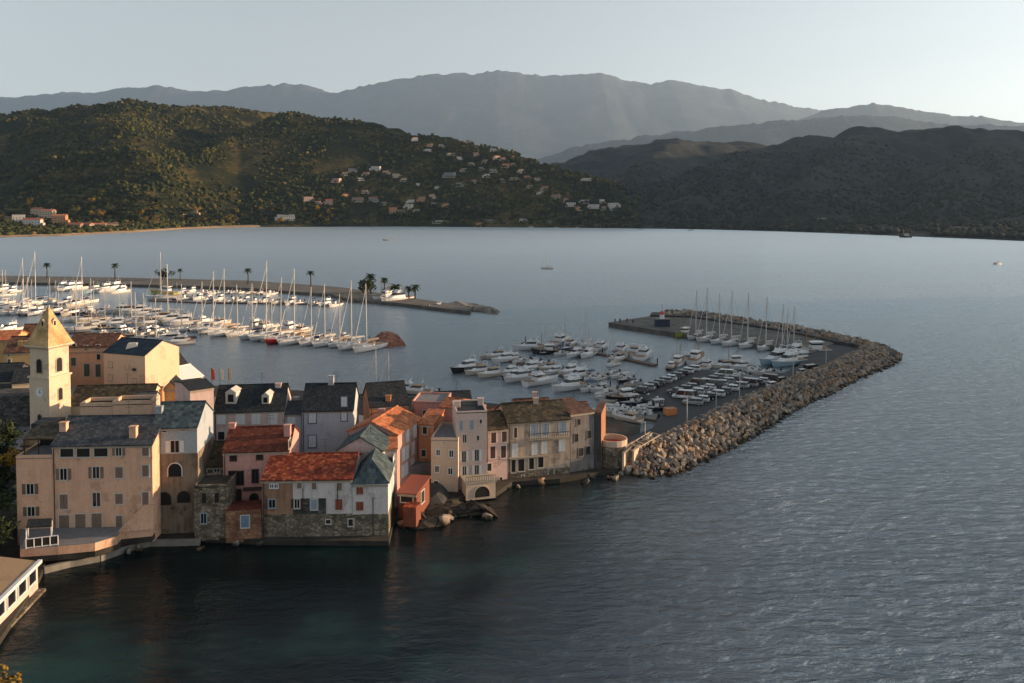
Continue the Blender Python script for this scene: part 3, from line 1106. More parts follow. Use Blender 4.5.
sx = [f2.hit(118, 531)[0], f2.hit(142, 509)[0], f2.hit(153, 507)[0]]
sz = f2.hit(145, 508)[1]
pts = [(sx[0], 2.97), (sx[2], 2.97), (sx[2], sz), (sx[1], sz)]
fr_ = [f2.P(x, z, 0) for x, z in pts]
bk_ = [f2.P(x, z, -1.3) for x, z in pts]
q.add(fr_ + bk_, [(0, 1, 2, 3), (7, 6, 5, 4), (0, 4, 5, 1), (1, 5, 6, 2), (2, 6, 7, 3), (3, 7, 4, 0)])
q.build('stair', C_peach, rt)
r_ = empty('railing', (tp[0][0], tp[0][1], 2.96), label='white metal railing with dark panels on the terrace corner', cat='railing', world=True)
def railing(root, p, q_, n_, h=1.0, post=0.05, mat=M_whitemetal, panel=None):
    mb = MB()
    p, q_ = Vector(p), Vector(q_)
    for i in range(n_ + 1):
        c = p.lerp(q_, i / n_)
        mb.tube(c, c + Vector((0, 0, h)), post)
    for zz in (h, 0.12):
        mb.tube(p + Vector((0, 0, zz)), q_ + Vector((0, 0, zz)), post)
    mb.build('rail', mat, root)
    if panel:
        k = MB()
        d = (q_ - p)
        nn = Vector((d.y, -d.x, 0)).normalized() * 0.02
        k.add([p + nn + Vector((0, 0, .15)), q_ + nn + Vector((0, 0, .15)), q_ + nn + Vector((0, 0, h - .08)), p + nn + Vector((0, 0, h - .08)),
               p - nn + Vector((0, 0, .15)), q_ - nn + Vector((0, 0, .15)), q_ - nn + Vector((0, 0, h - .08)), p - nn + Vector((0, 0, h - .08))],
              [(0, 1, 2, 3), (7, 6, 5, 4), (0, 4, 5, 1), (3, 2, 6, 7), (1, 5, 6, 2), (4, 0, 3, 7)])
        k.build('panel', panel, root)
railing(r_, G(26, 549, 2.96), G(58, 545, 2.96), 4, 1.25, 0.07, M_whitemetal, M_dark)
railing(r_, G(26, 549, 2.96), G(27, 539, 2.96), 2, 1.25, 0.06, M_whitemetal)
r2 = empty('pergola', (tp[0][0], tp[0][1] + 3, 2.96), label='dark canopy with white posts against the peach wall on the terrace', cat='pergola', world=True)
q = MB()
a, b_, c_, d_ = G(26, 528, 5.2), G(51, 527, 5.2), G(52, 519, 5.4), G(28, 520, 5.4)
q.slab([a, b_, c_, d_], 0.12); q.build('roof', M_dslate, r2)
for p in (a, b_, c_, d_):
    q = MB()
    q.tube((p.x, p.y, 2.9), (p.x, p.y, 5.2), 0.06)
    q.build('post', M_whitemetal, r2)

# ---- blue-grey house over an arched stone base
f, ze = FA(152.6, 428, 112.2, 197, 427, 112.8)
B_ = building('tall narrow pale blue house with slate roof above a stained wall with arches', f, 0.5, ze, 8.5, 'side', 2.4, C_blue, M_teal, base=(C_stain, rz(175, 454, 112.4)), over=0.25, chim=[(0.02, 0.3, 0.9)])
rows_(B_, f, [(749, 140, 20, 12, 'dark'), (834, 135, 20, 12, 'dark'), (797, 212, 38, 52, 'open', dict(shut=M_whitewood, m=M_dark)),
    (870, 545, 15, 95, 'doorc', dict(shut=M_darksh, frame=C_stain))], 0, 400, 4.555)
fb = Fac((f.a + f.n * .07).xy, (f.b + f.n * .07).xy)
rows_(B_, fb, [(797, 318, 62, 58, 'arch', dict(frame=M_whitewood, m=M_glass)), (750, 448, 62, 58, 'arch', dict(frame=C_stain)), (838, 440, 62, 52, 'arch', dict(frame=C_stain))], 0, 400, 4.555)
# ---- ruin-like stone house and the house behind it
f, ze = FA(194, 488, 110.6, 228, 487, 111.0)
C_ = building('low rubble stone house with small dark windows between the blue and pink houses', f, 0.4, ze, 5, 'flat', 0, M_stonewall, M_earth, parapet=0.4)
rows_(C_, f, [(292, 630, 20, 45, 'dark'), (350, 627, 20, 45, 'dark')], 140, 360, 4.555, frame=M_stonewall)
rows_(C_, f, [(18, 480, 26, 46, 'plain')], 200, 420, 4.88, frame=M_bluesh)
f, ze = FA(197.5, 467, 117, 224, 466, 117.4)
C2 = building('olive grey house with mossy dark roof behind the rubble stone house', f, 0.7, ze, 9, 'side', 2.2, C_stain, M_moss)
rows_(C2, f, [(290, 500, 26, 22, 'white', dict(frame=M_whitewood)), (350, 497, 24, 22, 'white', dict(frame=M_whitewood)), (295, 560, 42, 24, 'dark'), (345, 558, 40, 24, 'dark')], 140, 360, 4.555)

# ---- pink house with brown-red roof
f, ze = FA(223, 453, 115.3, 289, 450, 116.2)
D_ = building('pink stained house with dark brown-red tile roof and tall dark windows', f, 0.5, ze, 9, 'side', 2.2, C_pink, M_brnred, chim=[(0.03, 0.5, 0.7), (0.93, 0.3, 1.6)], over=0.25)
rows_(D_, f, [(425, 443, 26, 28, 'dark'), (545, 437, 26, 28, 'dark'), (420, 537, 28, 58, 'plain'), (456, 537, 28, 58, 'plain'), (525, 528, 26, 55, 'plain'), (432, 617, 56, 50, 'dark')], 140, 360, 4.555, frame=M_darksh)
rows_(D_, f, [(520, 640, 42, 66, 'arch', dict(frame=C_brown))], 140, 360, 4.555)
q = MB(); fbox(q, f, f.hit(244, 487)[0], f.hit(262, 487)[0], f.hit(250, 489)[1], f.hit(250, 487)[1], 0.0, 0.9)
q.build('balcony', M_darksh, D_['root'])
rows_(D_, D_['right'], [(680, 380, 10, 20, 'dark')], 140, 360, 4.555)
f, ze = FA(225.5, 509, 110.2, 261, 512, 110.8)
D2 = building('low brick and stone wall block with a blue door below the pink house', f, 0.3, ze, 3.5, 'flat', 0, M_brick, M_brnred, name='outbuilding', cat='outbuilding')
rows_(D2, f, [(220, 495, 40, 55, 'doorc', dict(shut=plain('faded_blue_paint', (0.14, 0.22, 0.32))))], 200, 420, 4.88)

# ---- long waterfront house with bright red roof
f, ze = FA(262, 479.5, 111.2, 352, 480, 111.6)
xs_split = f.hit(293, 500)[0]
E_ = building('long waterfront house with bright red lichened tile roof and stone foot', f, 0.0, ze, 10.5, 'side', 1.9, C_white, M_redtile, over=0.25, base=(M_stonewall, rz(300, 514, 111.4)))
q = MB()
fbox(q, f, 0.0, xs_split, rz(300, 514, 111.4) + .01, ze - 0.43, 0.0, 0.04)
q.build('brown_wall_panel', C_brown, E_['root'])
q = MB()
fbox(q, f, xs_split, f.hit(326, 500)[0], rz(300, 514, 111.4) + .01, f.hit(300, 498.5)[1], 0.0, 0.05)
q.build('grey_patch', M_darkstone, E_['root'])
fE = Fac((f.a + f.n * .05).xy, (f.b + f.n * .05).xy)
rows_(E_, fE, [(350, 322, 15, 16, 'white', dict(frame=M_whitewood)), (372, 322, 15, 16, 'white', dict(frame=M_whitewood)), (352, 408, 30, 38, 'plain', dict(frame=M_bluesh)), (485, 317, 22, 32, 'closed'), (557, 320, 22, 36, 'closed'), (680, 325, 24, 36, 'closed'),
    (474, 408, 24, 42, 'open', dict(shut=M_darksh)), (557, 412, 32, 48, 'closed', dict(shut=M_bluesh)), (678, 412, 36, 52, 'closed', dict(shut=M_redsh)), (626, 496, 22, 18, 'dark')], 200, 420, 4.88, shut=M_brownsh)
q = MB()
for px_, y0_, y1_ in ((303, 488, 500), (337.5, 486, 500), (266, 495, 537), (373, 497, 542)):
    x_, zt = fE.hit(px_, y0_)
    _, zb_ = fE.hit(px_, y1_)
    q.tube(fE.P(x_, zb_, 0.1), fE.P(x_, zt, 0.1), 0.06)
q.build('drainpipe', M_iron, E_['root'])
f, ze = FA(352.3, 483.5, 111.5, 388, 484, 111.8)
I_ = building('white waterfront house with grey hipped roof and rust red shutters', f, 0.0, ze, 9.5, 'hip', 2.8, C_white, M_teal, over=0.25, base=(M_stonewall, rz(370, 514, 111.7)))
rows_(I_, f, [(780, 342, 34, 40, 'closed', dict(shut=M_redsh)), (780, 420, 36, 42, 'closed', dict(shut=M_redsh)), (737, 500, 25, 32, 'dark')], 200, 420, 4.88)
rows_(I_, I_['right'], [(272, 395, 8, 34, 'closed'), (268, 470, 8, 36, 'closed')], 330, 370, 4.27, shut=M_whitewood)

# ---- houses one street back
f, ze = FA(214, 411, 132.5, 284, 411, 134)
G_ = building('mauve house with dark slate roof, two dormers and white shutters', f, 4, ze, 9, 'side', 3.2, C_pinkw, M_dslate, over=0.3, chim=[(0.87, 0.45, 0.6)])
rows_(G_, f, [(370, 267, 40, 46, 'closed'), (457, 267, 40, 46, 'closed'), (529, 267, 40, 46, 'closed'), (606, 267, 40, 46, 'closed')], 140, 360, 4.555, shut=M_whitewood)
rows_(G_, f, [(370, 345, 30, 36, 'dark'), (457, 345, 30, 36, 'dark')], 140, 360, 4.555)
for (px_, py_, w_, h_) in ((232, 403, 1.7, 1.9), (266.5, 403, 1.2, 1.3)):
    p = at(px_, py_, 134.5)
    q = MB()
    q.box((p.x, p.y + 0.6, p.z + h_ / 2), (w_, 2.4, h_))
    q.add([(p.x - w_ / 2 - .1, p.y - .65, p.z + h_), (p.x + w_ / 2 + .1, p.y - .65, p.z + h_), (p.x, p.y - .65, p.z + h_ + .6), (p.x - w_ / 2 - .1, p.y + 2.2, p.z + h_), (p.x + w_ / 2 + .1, p.y + 2.2, p.z + h_), (p.x, p.y + 2.2, p.z + h_ + .6)],
          [(0, 1, 2), (5, 4, 3), (0, 2, 5, 3), (1, 4, 5, 2), (0, 3, 4, 1)])
    d = q.build('dormer', M_frame, G_['root'])
    k = MB(); k.box((p.x, p.y - .62, p.z + h_ * .5), (w_ * .55, 0.05, h_ * .65))
    _shift(k.build('pane', M_glass, d, loc=(0, 0, 0)), G_['root'])
f, ze = FA(190, 390, 130, 213.5, 388, 132.3)
G2 = building('plain mauve house end with patchy plaster left of the dormer house', f, 4, ze, 8, 'side', 0.5, C_pinkw, M_dslate)
f, ze = FA(285, 414, 134.5, 301.5, 414, 134.9)
F2 = building('low grey-white link house in the gap between the two slate roofed houses', f, 2, ze, 8, 'side', 1.0, C_bluew, M_slate, chim=[(0.5, 0.6, 0.8)])
rows_(F2, f, [(690, 268, 34, 44, 'closed'), (690, 372, 30, 46, 'closed')], 140, 360, 4.555, shut=M_whitewood)
f, ze = FA(302, 410.5, 133.8, 353, 410, 134.5)
F_ = building('bluish white tall house with black slate roof and outlined windows', f, 2, ze, 9, 'side', 3.3, C_bluew, M_dslate, chim=[(0.5, 0.5, 1.4)])
fr2 = plain('blue_window_outline', (0.10, 0.12, 0.18))
rows_(F_, f, [(785, 263, 34, 46, 'closed'), (785, 370, 34, 52, 'closed')], 140, 360, 4.555, shut=M_whitewood, frame=fr2)
rows_(F_, f, [(60, 135, 24, 40, 'closed'), (60, 195, 24, 42, 'closed')], 330, 370, 4.27, shut=M_whitewood, frame=fr2)
# house with slate roof and orange gable, behind the tall pink house
f, ze = FA(370, 407, 141, 408, 404, 143)
K_ = building('house with dark slate roof and bare orange gable near the harbour', f, 4, ze, 9, 'side', 3.0, C_orange, M_dslate, chim=[(0.5, 0.1, 0.9)])
# tall pink house with orange roof (gable towards the viewer)
a, b_ = at(347.6, 431, 127.8), at(397, 434, 126)
fh = Fac((a.x, a.y), (b_.x, b_.y))
bkv = Vector((2.6, 9.6, 0))
H_ = building('tall pink house with orange tile roof lit by the sun and white shutters', fh, 0.8, a.z - 0.1, 9.6, 'front', 1.7, C_pink, M_orange, backv=bkv, over=0.3, chim=[(0.3, 0.75, 0.8)])
rows_(H_, H_['right'], [(331, 277, 13, 46, 'closed'), (362, 258, 13, 46, 'closed'), (313, 360, 12, 44, 'closed'), (329, 350, 12, 44, 'closed'), (355, 333, 12, 42, 'closed'), (311, 432, 12, 38, 'closed'), (326, 420, 12, 38, 'closed'), (352, 400, 12, 34, 'closed')], 330, 370, 4.27, shut=M_whitewood)
rows_(H_, fh, [(255, 300, 22, 26, 'dark')], 330, 370, 4.27)
f, ze = FA(338, 449, 120, 382.5, 452, 119.6)
H2 = building('small pale pink house with dark slate gable roof squeezed before the orange roof', f, 0.8, ze, 6.5, 'front', 1.9, C_pinkw, M_teal, over=0.3)
f, ze = FA(383, 449, 121.5, 396.8, 449, 121.8)
H3 = building('narrow white house end between the pink houses', f, 0.8, ze, 5, 'shed', 0.7, C_white, M_orange)
# red-roofed annex by the rocks
f, ze = FA(398, 491, 118, 416.5, 496, 117.4)
J_ = building('small annex with sloping orange-red roof beside the rocks', f, 0.6, ze, 8.5, 'shed', 0.5, plaster('brick_red_render', (0.20, 0.07, 0.045), (0.14, 0.05, 0.03), 0.6), plain('red_painted_roof', (0.24, 0.06, 0.035), 0.7, var=0.1), backv=Vector((1.3, 5.6, 0)), over=0.35)
rows_(J_, f, [(328, 548, 50, 36, 'dark')], 330, 370, 4.27)
rows_(J_, J_['right'], [(395, 540, 14, 34, 'dark')], 330, 370, 4.27)
f, ze = FA(403, 507, 115.6, 416, 509, 115.2)
J2 = building('tiny red block at the foot of the annex', f, 0.4, ze, 2.2, 'flat', 0, C_orange if False else plaster('brick_red_render', (0.2, 0.07, 0.045)), M_redtile, name='outbuilding', cat='outbuilding')

# ---- group at the arch: tall pale block, low cream block, arch platform
f, ze = FA(431, 440, 129, 458, 442, 128.6)
L1 = building('low cream block with small windows left of the tall pale tower house', f, 0.5, ze, 9, 'flat', 0, C_cream, M_pave, parapet=0.5)
rows_(L1, f, [(462, 352, 14, 24, 'white'), (518, 357, 16, 28, 'white'), (457, 423, 15, 26, 'white'), (514, 432, 17, 26, 'white'), (453, 488, 18, 28, 'dark')], 330, 370, 4.27, frame=M_whitewood)
f, ze = FA(456.5, 413, 129.6, 487, 413.5, 130.3)
L2 = building('tall pinkish cream tower house with flat roof and white shuttered windows', f, 0.5, ze, 6, 'flat', 0, C_palepk, M_dslate, parapet=0.35, backv=Vector((-1.2, 7.5, 0)), chim=[(0.1, 0.5, 1.0), (0.9, 0.6, 1.2)])
rows_(L2, f, [(560, 238, 14, 42, 'closed', dict(shut=M_bluesh)), (605, 235, 16, 42, 'closed', dict(shut=M_bluesh)), (644, 220, 8, 16, 'dark'), (575, 293, 14, 32, 'white'), (632, 290, 8, 20, 'dark'), (572, 370, 16, 46, 'open'), (627, 364, 16, 46, 'open'), (574, 434, 14, 46, 'open'), (627, 430, 16, 46, 'open')], 330, 370, 4.27, shut=M_whitewood)
f, ze = FA(412, 404, 146, 445, 403, 145.5)
L3 = building('pink harbour house with flat roof and brown door behind the cream block', f, 3, ze, 7, 'flat', 0, C_pink, M_pave, parapet=0.4)
rows_(L3, f, [(407, 200, 20, 55, 'doorc', dict(shut=M_darksh)), (459, 184, 20, 34, 'dark')], 330, 370, 4.27)
f, ze = FA(418.5, 424, 134, 434, 425, 133.5)
L4 = building('narrow burnt orange house in the gap below the pink harbour house', f, 0.8, ze, 6, 'shed', 0.8, C_orange, M_orange)
rows_(L4, f, [(405, 258, 18, 30, 'dark'), (400, 355, 18, 30, 'dark')], 330, 370, 4.27)
f, ze = FA(440, 407, 141, 456, 408, 140)
L5 = building('salmon coloured narrow house behind the tower house', f, 3, ze, 6, 'side', 0.8, C_pink, M_orange)
f, ze = FA(436, 401, 152, 471, 400, 153)
L6 = building('low harbour building with flat dark roof by the water', f, 1, ze, 6, 'side', 0.9, C_grey, M_dslate)
# arch platform
a, b_ = G(466, 499, 0.5), G(495.5, 496, 0.5)
fp = Fac(a.xy, b_.xy)
zp = fp.hit(480, 483)[1]
rt = empty('quay_platform', (a.x, a.y, 0.3), label='cream stone platform with a dark arch below the tower house', cat='platform', world=True)
q = MB()
fbox(q, fp, 0, fp.L, 0.2, zp, -3.4, 0)
q.build('wall', C_cream, rt)
window(rt, fp, 482, 491.5, 15, 9, 'arch', frame=C_cream)
q = MB(); fbox(q, fp, -0.15, fp.L + .15, zp + .002, zp + .25, -3.6, .15); q.build('coping', M_stonetrim, rt)
q = MB()
for i in range(14):
    x_ = fp.L * i / 13
    q.tube(fp.P(x_, zp + .25, 0), fp.P(x_, zp + 1.1, 0), 0.035)
q.tube(fp.P(0, zp + 1.1, 0), fp.P(fp.L, zp + 1.1, 0), 0.04)
q.build('rail', M_iron, rt)

# ---- right-hand sea-front row
f, ze = FA(488.3, 430, 133.6, 507.5, 429, 134.6)
Mh = building('narrow dusty pink house with dark shutters next to the tower house', f, 0.3, ze, 8, 'side', 1.9, C_pinkw, M_moss, over=0.2, chim=[(0.15, 0.6, 1.3)])
rows_(Mh, f, [(115, 277, 24, 56, 'closed'), (167, 272, 24, 56, 'closed'), (111, 353, 24, 56, 'closed'), (163, 350, 24, 56, 'closed'), (94, 425, 20, 34, 'dark'), (151, 482, 12, 14, 'dark')], 470, 380, 4.88, shut=M_darksh)
f, ze = FA(508, 423, 135, 570, 418.5, 137.6)
N_ = building('beige stained house with long balcony, slate roof and white shutters', f, 0.3, ze, 9, 'side', 2.0, C_beige, M_moss, over=0.35, chim=[(0.55, 0.45, 1.0)], base=(M_stonewall, rz(530, 470, 136)))
rows_(N_, f, [(222, 257, 14, 48, 'closed', dict(shut=M_darksh)), (315, 247, 36, 56, 'closed', dict(shut=M_bluesh)), (368, 243, 34, 56, 'closed', dict(shut=M_bluesh)), (452, 232, 34, 52, 'closed', dict(shut=M_bluesh)),
    (219, 343, 26, 58, 'closed'), (315, 333, 25, 56, 'closed'), (362, 327, 25, 56, 'closed'), (449, 318, 27, 50, 'closed'), (212, 420, 20, 60, 'dark'), (300, 408, 24, 52, 'dark'), (250, 415, 30, 56, 'dark'), (345, 400, 26, 50, 'dark'), (258, 475, 12, 20, 'dark'), (395, 450, 26, 36, 'dark')], 470, 380, 4.88, shut=M_whitewood)
x0, zb_ = f.hit(528, 437.5)
x1, zb2 = f.hit(568, 434)
q = MB(); fbox(q, f, x0, x1, zb_ - .25, zb_ - .08, 0, 1.1)
bl = q.build('balcony', M_stonetrim, N_['root'])
q = MB()
for i in range(19):
    x_ = x0 + (x1 - x0) * i / 18
    q.tube(f.P(x_, zb_ - .08, 1.05), f.P(x_, zb_ + .85, 1.05), 0.03)
q.tube(f.P(x0, zb_ + .85, 1.05), f.P(x1, zb_ + .85, 1.05), 0.05)
_shift(q.build('rail', M_iron, bl, loc=(0, 0, 0)), N_['root'])
x0, zz = f.hit(509, 458)
q = MB(); fbox(q, f, 0.1, f.hit(548, 458)[0], zz - .1, zz + .1, 0, 0.5); q.build('ledge', M_stonetrim, N_['root'])
f, ze = FA(570.5, 414, 138, 594, 411.5, 140)
O_ = building('bare grey house with scattered small windows near the end of the row', f, 0.3, ze, 8, 'shed', 0.5, C_grey, M_brown, over=0.15)
rows_(O_, f, [(518, 282, 18, 36, 'dark'), (580, 266, 18, 36, 'dark'), (540, 352, 20, 36, 'dark'), (576, 343, 20, 36, 'dark'), (530, 205, 16, 26, 'dark')], 470, 380, 4.88, frame=C_grey)
f, ze = FA(594.2, 414, 140.2, 601.3, 413.5, 140.0)
P_ = building('slim dark house end with sunlit orange side at the end of the row', f, 0.3, ze, 6, 'shed', 0.25, plaster('terracotta_render', (0.34, 0.17, 0.10), (0.2, 0.09, 0.05), .7), M_brown, backv=Vector((1.5, 6.5, 0)), cornice=False, over=.1)
q = MB(); fbox(q, f, 0.0, f.L, 0.2, ze - .1, 0, 0.05); q.build('shaded_front', C_dgrey, P_['root'])  # dark panel: shade of the unlit front put into its colour
# roofs behind the row
f, ze = FA(517, 408, 156, 551, 407, 157)
N2 = building('low pink roofed building with chimney behind the beige house', f, 2, ze, 6, 'side', 0.9, C_pinkw, M_brown, chim=[(0.6, 0.5, 1.3)])
f, ze = FA(556, 411, 152, 590, 410, 153)
O2 = building('low building with pale brown roof behind the grey house', f, 2, ze, 6, 'side', 0.7, C_pinkw, M_brown)
f, ze = FA(480, 418, 146, 500, 417, 147)
N3 = building('orange walled house with brown roof behind the narrow pink house', f, 2, ze, 5, 'side', 1.0, C_orange, M_brown, chim=[(0.3, 0.4, 1.0)])

# round terrace bastion at the root of the breakwater
c0 = G(615, 474, 0)
rt = empty('bastion', (c0.x, c0.y + 3.2, 0.2), label='round stone bastion terrace with red floor beside the breakwater', cat='bastion', world=True)
cx_, cy_ = c0.x, c0.y + 3.4
q = MB(); pts = [(cx_ + 2.7 * math.cos(t), cy_ + 2.7 * math.sin(t)) for t in [i * math.pi / 9 for i in range(18)]]
q.prism(pts, -0.5, 4.3, top=[(cx_ + (x - cx_) * .94, cy_ + (y - cy_) * .94) for x, y in pts]); q.build('wall', M_stonewall, rt)
q = MB(); q.prism([(cx_ + 2.3 * math.cos(t), cy_ + 2.3 * math.sin(t)) for t in [i * math.pi / 9 for i in range(18)]], 4.31, 4.36); q.build('floor', plain('red_paving', (0.36, 0.06, 0.03), .8), rt)
q = MB()
ro, ri = 2.56, 2.32
for i in range(18):
    t0, t1 = i * math.pi / 9, (i + 1) * math.pi / 9
    q.prism([(cx_ + r_2 * math.cos(t), cy_ + r_2 * math.sin(t)) for r_2, t in ((ro, t0), (ro, t1), (ri, t1), (ri, t0))], 4.305, 5.3)
q.build('parapet', C_cream, rt)
for (pa_, pb_, lb) in (((624, 462), (634, 452), 'cream garden wall beside the round bastion'), ((634, 460), (652, 441), 'low cream wall running along the breakwater root')):
    a, b_ = G(*pa_, 2.2), G(*pb_, 2.2)
    ff = Fac(a.xy, b_.xy)
    rt = empty('garden_wall', (a.x, a.y, 1.2), label=lb, cat='wall', world=True)
    q = MB(); fbox(q, ff, 0, ff.L, 0.6, 3.6, -.35, 0); q.build('wall', C_cream, rt)
    q = MB(); fbox(q, ff, -.05, ff.L + .05, 3.602, 3.75, -.42, .07); q.build('coping', M_stonetrim, rt)
# timber pergola beams behind the bastion
a = G(634, 446, 3.2)
rt = empty('pergola', (a.x, a.y, 2.2), label='open timber pergola frame on the terrace above the boulders', cat='pergola', world=True)
q = MB()
p0, p1 = G(625, 447, 4.2), G(650, 432, 4.2)
q0, q1 = G(633, 451, 4.2), G(660, 435, 4.2)
for i in range(6):
    q.tube(p0.lerp(p1, i / 5), q0.lerp(q1, i / 5), 0.09, n=4)
q.tube(p0, p1, .1, n=4); q.tube(q0, q1, .1, n=4)
q.build('beam', M_stonetrim, rt)
for p in (p0, p1, q0, q1):
    q = MB()
    q.tube((p.x, p.y, 1.3), p, .09, n=4)
    q.build('post', M_stonetrim, rt)

# ---- upper left: church, tower, peach block, harbour houses
f, ze = FA(69, 404, 140, 150, 403, 141.5)
V_ = building('church nave with weathered dark stone slab roof beside the bell tower', f, 7, ze, 8, 'side', 2.2, C_church, M_moss, cat='church', name='church')
f, ze = FA(80, 407, 134, 112, 407, 134.4)
V2 = building('low peach walled roof terrace in front of the church', f, 7, ze, 4, 'flat', 0, C_peach2, M_dark, parapet=0.7, name='terrace_house', cat='terrace')
f, ze = FA(112.3, 405.5, 134.2, 151, 404.5, 134.8)
V3 = building('second peach parapet terrace with dark recess beside the church', f, 7, ze, 4, 'flat', 0, C_peach2, M_dark, parapet=0.7, name='terrace_house', cat='terrace')
f, ze = FA(134, 402, 138, 153.5, 391, 138.5)
V4 = building('white lean-to house with sloping grey roof right of the church', f, 7, ze - .8, 4, 'side', 1.0, C_white, M_slate)
f, ze = FA(152, 392, 146, 162, 391, 146.5)
V5 = building('tiny orange brick chimney house beyond the white lean-to', f, 7, ze, 3, 'flat', 0, C_orange, M_brown, parapet=0.3)
f, ze = FA(163, 390, 150, 178, 388, 150.5)
V6 = building('small yellow gabled house beside the autumn bush', f, 4, ze, 5, 'front', 1.3, C_yellow, M_dslate)
# bell tower, turned 45 degrees
tw = at(49.5, 352, 138)
tc_ = Vector((tw.x, tw.y, 8.0))
rt = empty('bell_tower', tc_, label='cream church bell tower with pyramid spire and white clock face', cat='bell tower', world=True)
def sq(hw, z, ang=R(72)):
    return [(tc_.x + hw * math.sqrt(2) * math.cos(ang + R(90) * i + R(45)), tc_.y + hw * math.sqrt(2) * math.sin(ang + R(90) * i + R(45)), z) for i in range(4)]
z_c = at(50, 351, 134).z
z_a = at(48, 306.5, 138).z
z_m = at(50, 381, 134).z
q = MB(); q.rings([sq(2.15, 7.5), sq(2.15, z_m)]); q.rings([sq(2.02, z_m + .3), sq(2.02, z_c)]); q.build('shaft', C_church, rt)
q = MB(); q.rings([sq(2.35, z_m + .002), sq(2.35, z_m + .298)]); q.rings([sq(2.25, z_c + .002), sq(2.65, z_c + .3), sq(2.65, z_c + .55)]); q.rings([sq(2.4, z_c - 0.6), sq(2.4, z_c - 0.35)]) if False else None
q.build('cornice', C_church, rt)
q = MB(); q.rings([sq(2.55, z_c + .552), sq(2.3, z_c + 1.1), sq(0.06, z_a)])
spr = q.build('spire', masonry('spire_stone', (0.56, 0.37, 0.17), (0.68, 0.48, 0.25), (0.45, 0.29, 0.14), 2.6), rt)
cs = sq(2.02, 0)
order = [2, 3, 0, 1]
# the two faces that look at the viewer
cc = sorted([Vector((c[0], c[1], 0)) for c in cs], key=lambda v: v.y)
front = cc[0]
others = sorted(cc[1:3], key=lambda v: v.x)
fl, fr = Fac(others[0].xy, front.xy), Fac(front.xy, others[1].xy)
for ff in (fl, fr):
    m_x = ff.L / 2
    for (zz, hh_, ww, st_) in ((z_c - 2.9, 2.3, 1.1, 'b'), (z_m - 2.9, 2.0, 0.8, 'w') if ff is fr else (z_m - 7.0, 1.9, .8, 'w')):
        pts = [(m_x - ww / 2, zz - hh_ / 2), (m_x + ww / 2, zz - hh_ / 2)] + [(m_x + ww / 2 * math.cos(t), zz + hh_ / 2 - ww / 2 + ww / 2 * math.sin(t)) for t in [i * math.pi / 8 for i in range(9)]]
        off = 0.0 if zz > z_m else 0.13
        q = MB(); n_ = len(pts)
        big = [(m_x + (x - m_x) * 1.3, zz + (z - zz) * 1.12) for x, z in pts]
        q.add([ff.P(x, z, off) for x, z in big] + [ff.P(x, z, off + .08) for x, z in big], [tuple(range(n_, 2 * n_))] + [(i, (i + 1) % n_, n_ + (i + 1) % n_, n_ + i) for i in range(n_)])
        w = q.build('window', M_stonetrim, rt)
        q = MB(); q.add([ff.P(x, z, off + .09) for x, z in pts], [tuple(range(n_))])
        _shift(q.build('opening', M_dark, w, loc=(0, 0, 0)), rt)
    q = MB()
    zz = z_c + 3.6
    half = 2.05 * (z_a - zz) / (z_a - z_c - 1)
    inn = 2.12 - half
    q.add([ff.P(m_x - .35, zz, -inn + .25), ff.P(m_x + .35, zz, -inn + .25), ff.P(m_x + .35, zz + .9, -inn + .25), ff.P(m_x, zz + 1.3, -inn + .25), ff.P(m_x - .35, zz + .9, -inn + .25),
           ff.P(m_x - .35, zz, -inn - .6), ff.P(m_x + .35, zz, -inn - .6), ff.P(m_x + .35, zz + .9, -inn - .6), ff.P(m_x, zz + 1.3, -inn - .6), ff.P(m_x - .35, zz + .9, -inn - .6)],
          [(0, 1, 2, 3, 4), (0, 4, 9, 5), (1, 6, 7, 2), (2, 7, 8, 3), (3, 8, 9, 4)])
    lu = q.build('spire_dormer', C_church, rt)
    q = MB(); q.add([ff.P(m_x - .2, zz + .1, -inn + .26), ff.P(m_x + .2, zz + .1, -inn + .26), ff.P(m_x + .2, zz + .85, -inn + .26), ff.P(m_x - .2, zz + .85, -inn + .26)], [(0, 1, 2, 3)])
    _shift(q.build('opening', M_dark, lu, loc=(0, 0, 0)), rt)
xk, zk = (fl.L * .52, fl.hit(41, 392.5)[1])
q = MB(); cpt = Vector(fl.P(xk, zk, .12))
q.tube(cpt, cpt + fl.n * .1, 0.85, n=20)
ck = q.build('clock_face', plain('clock_white', (0.75, 0.75, 0.74), .4, var=.02), rt)
q = MB()
for ang, ln in ((R(20), .62), (R(95), .42)):
    e_ = cpt + fl.n * .12
    q.tube(e_, e_ + fl.u * (ln * math.sin(ang)) + Vector((0, 0, ln * math.cos(ang))), .05, n=4)
for i in range(12):
    t = i * math.pi / 6
    e_ = cpt + fl.n * .11 + fl.u * (.7 * math.sin(t)) + Vector((0, 0, .7 * math.cos(t)))
    q.tube(e_, e_ + fl.n * .02, .05, n=5)
_shift(q.build('clock_hands', M_iron, ck, loc=(0, 0, 0)), rt)
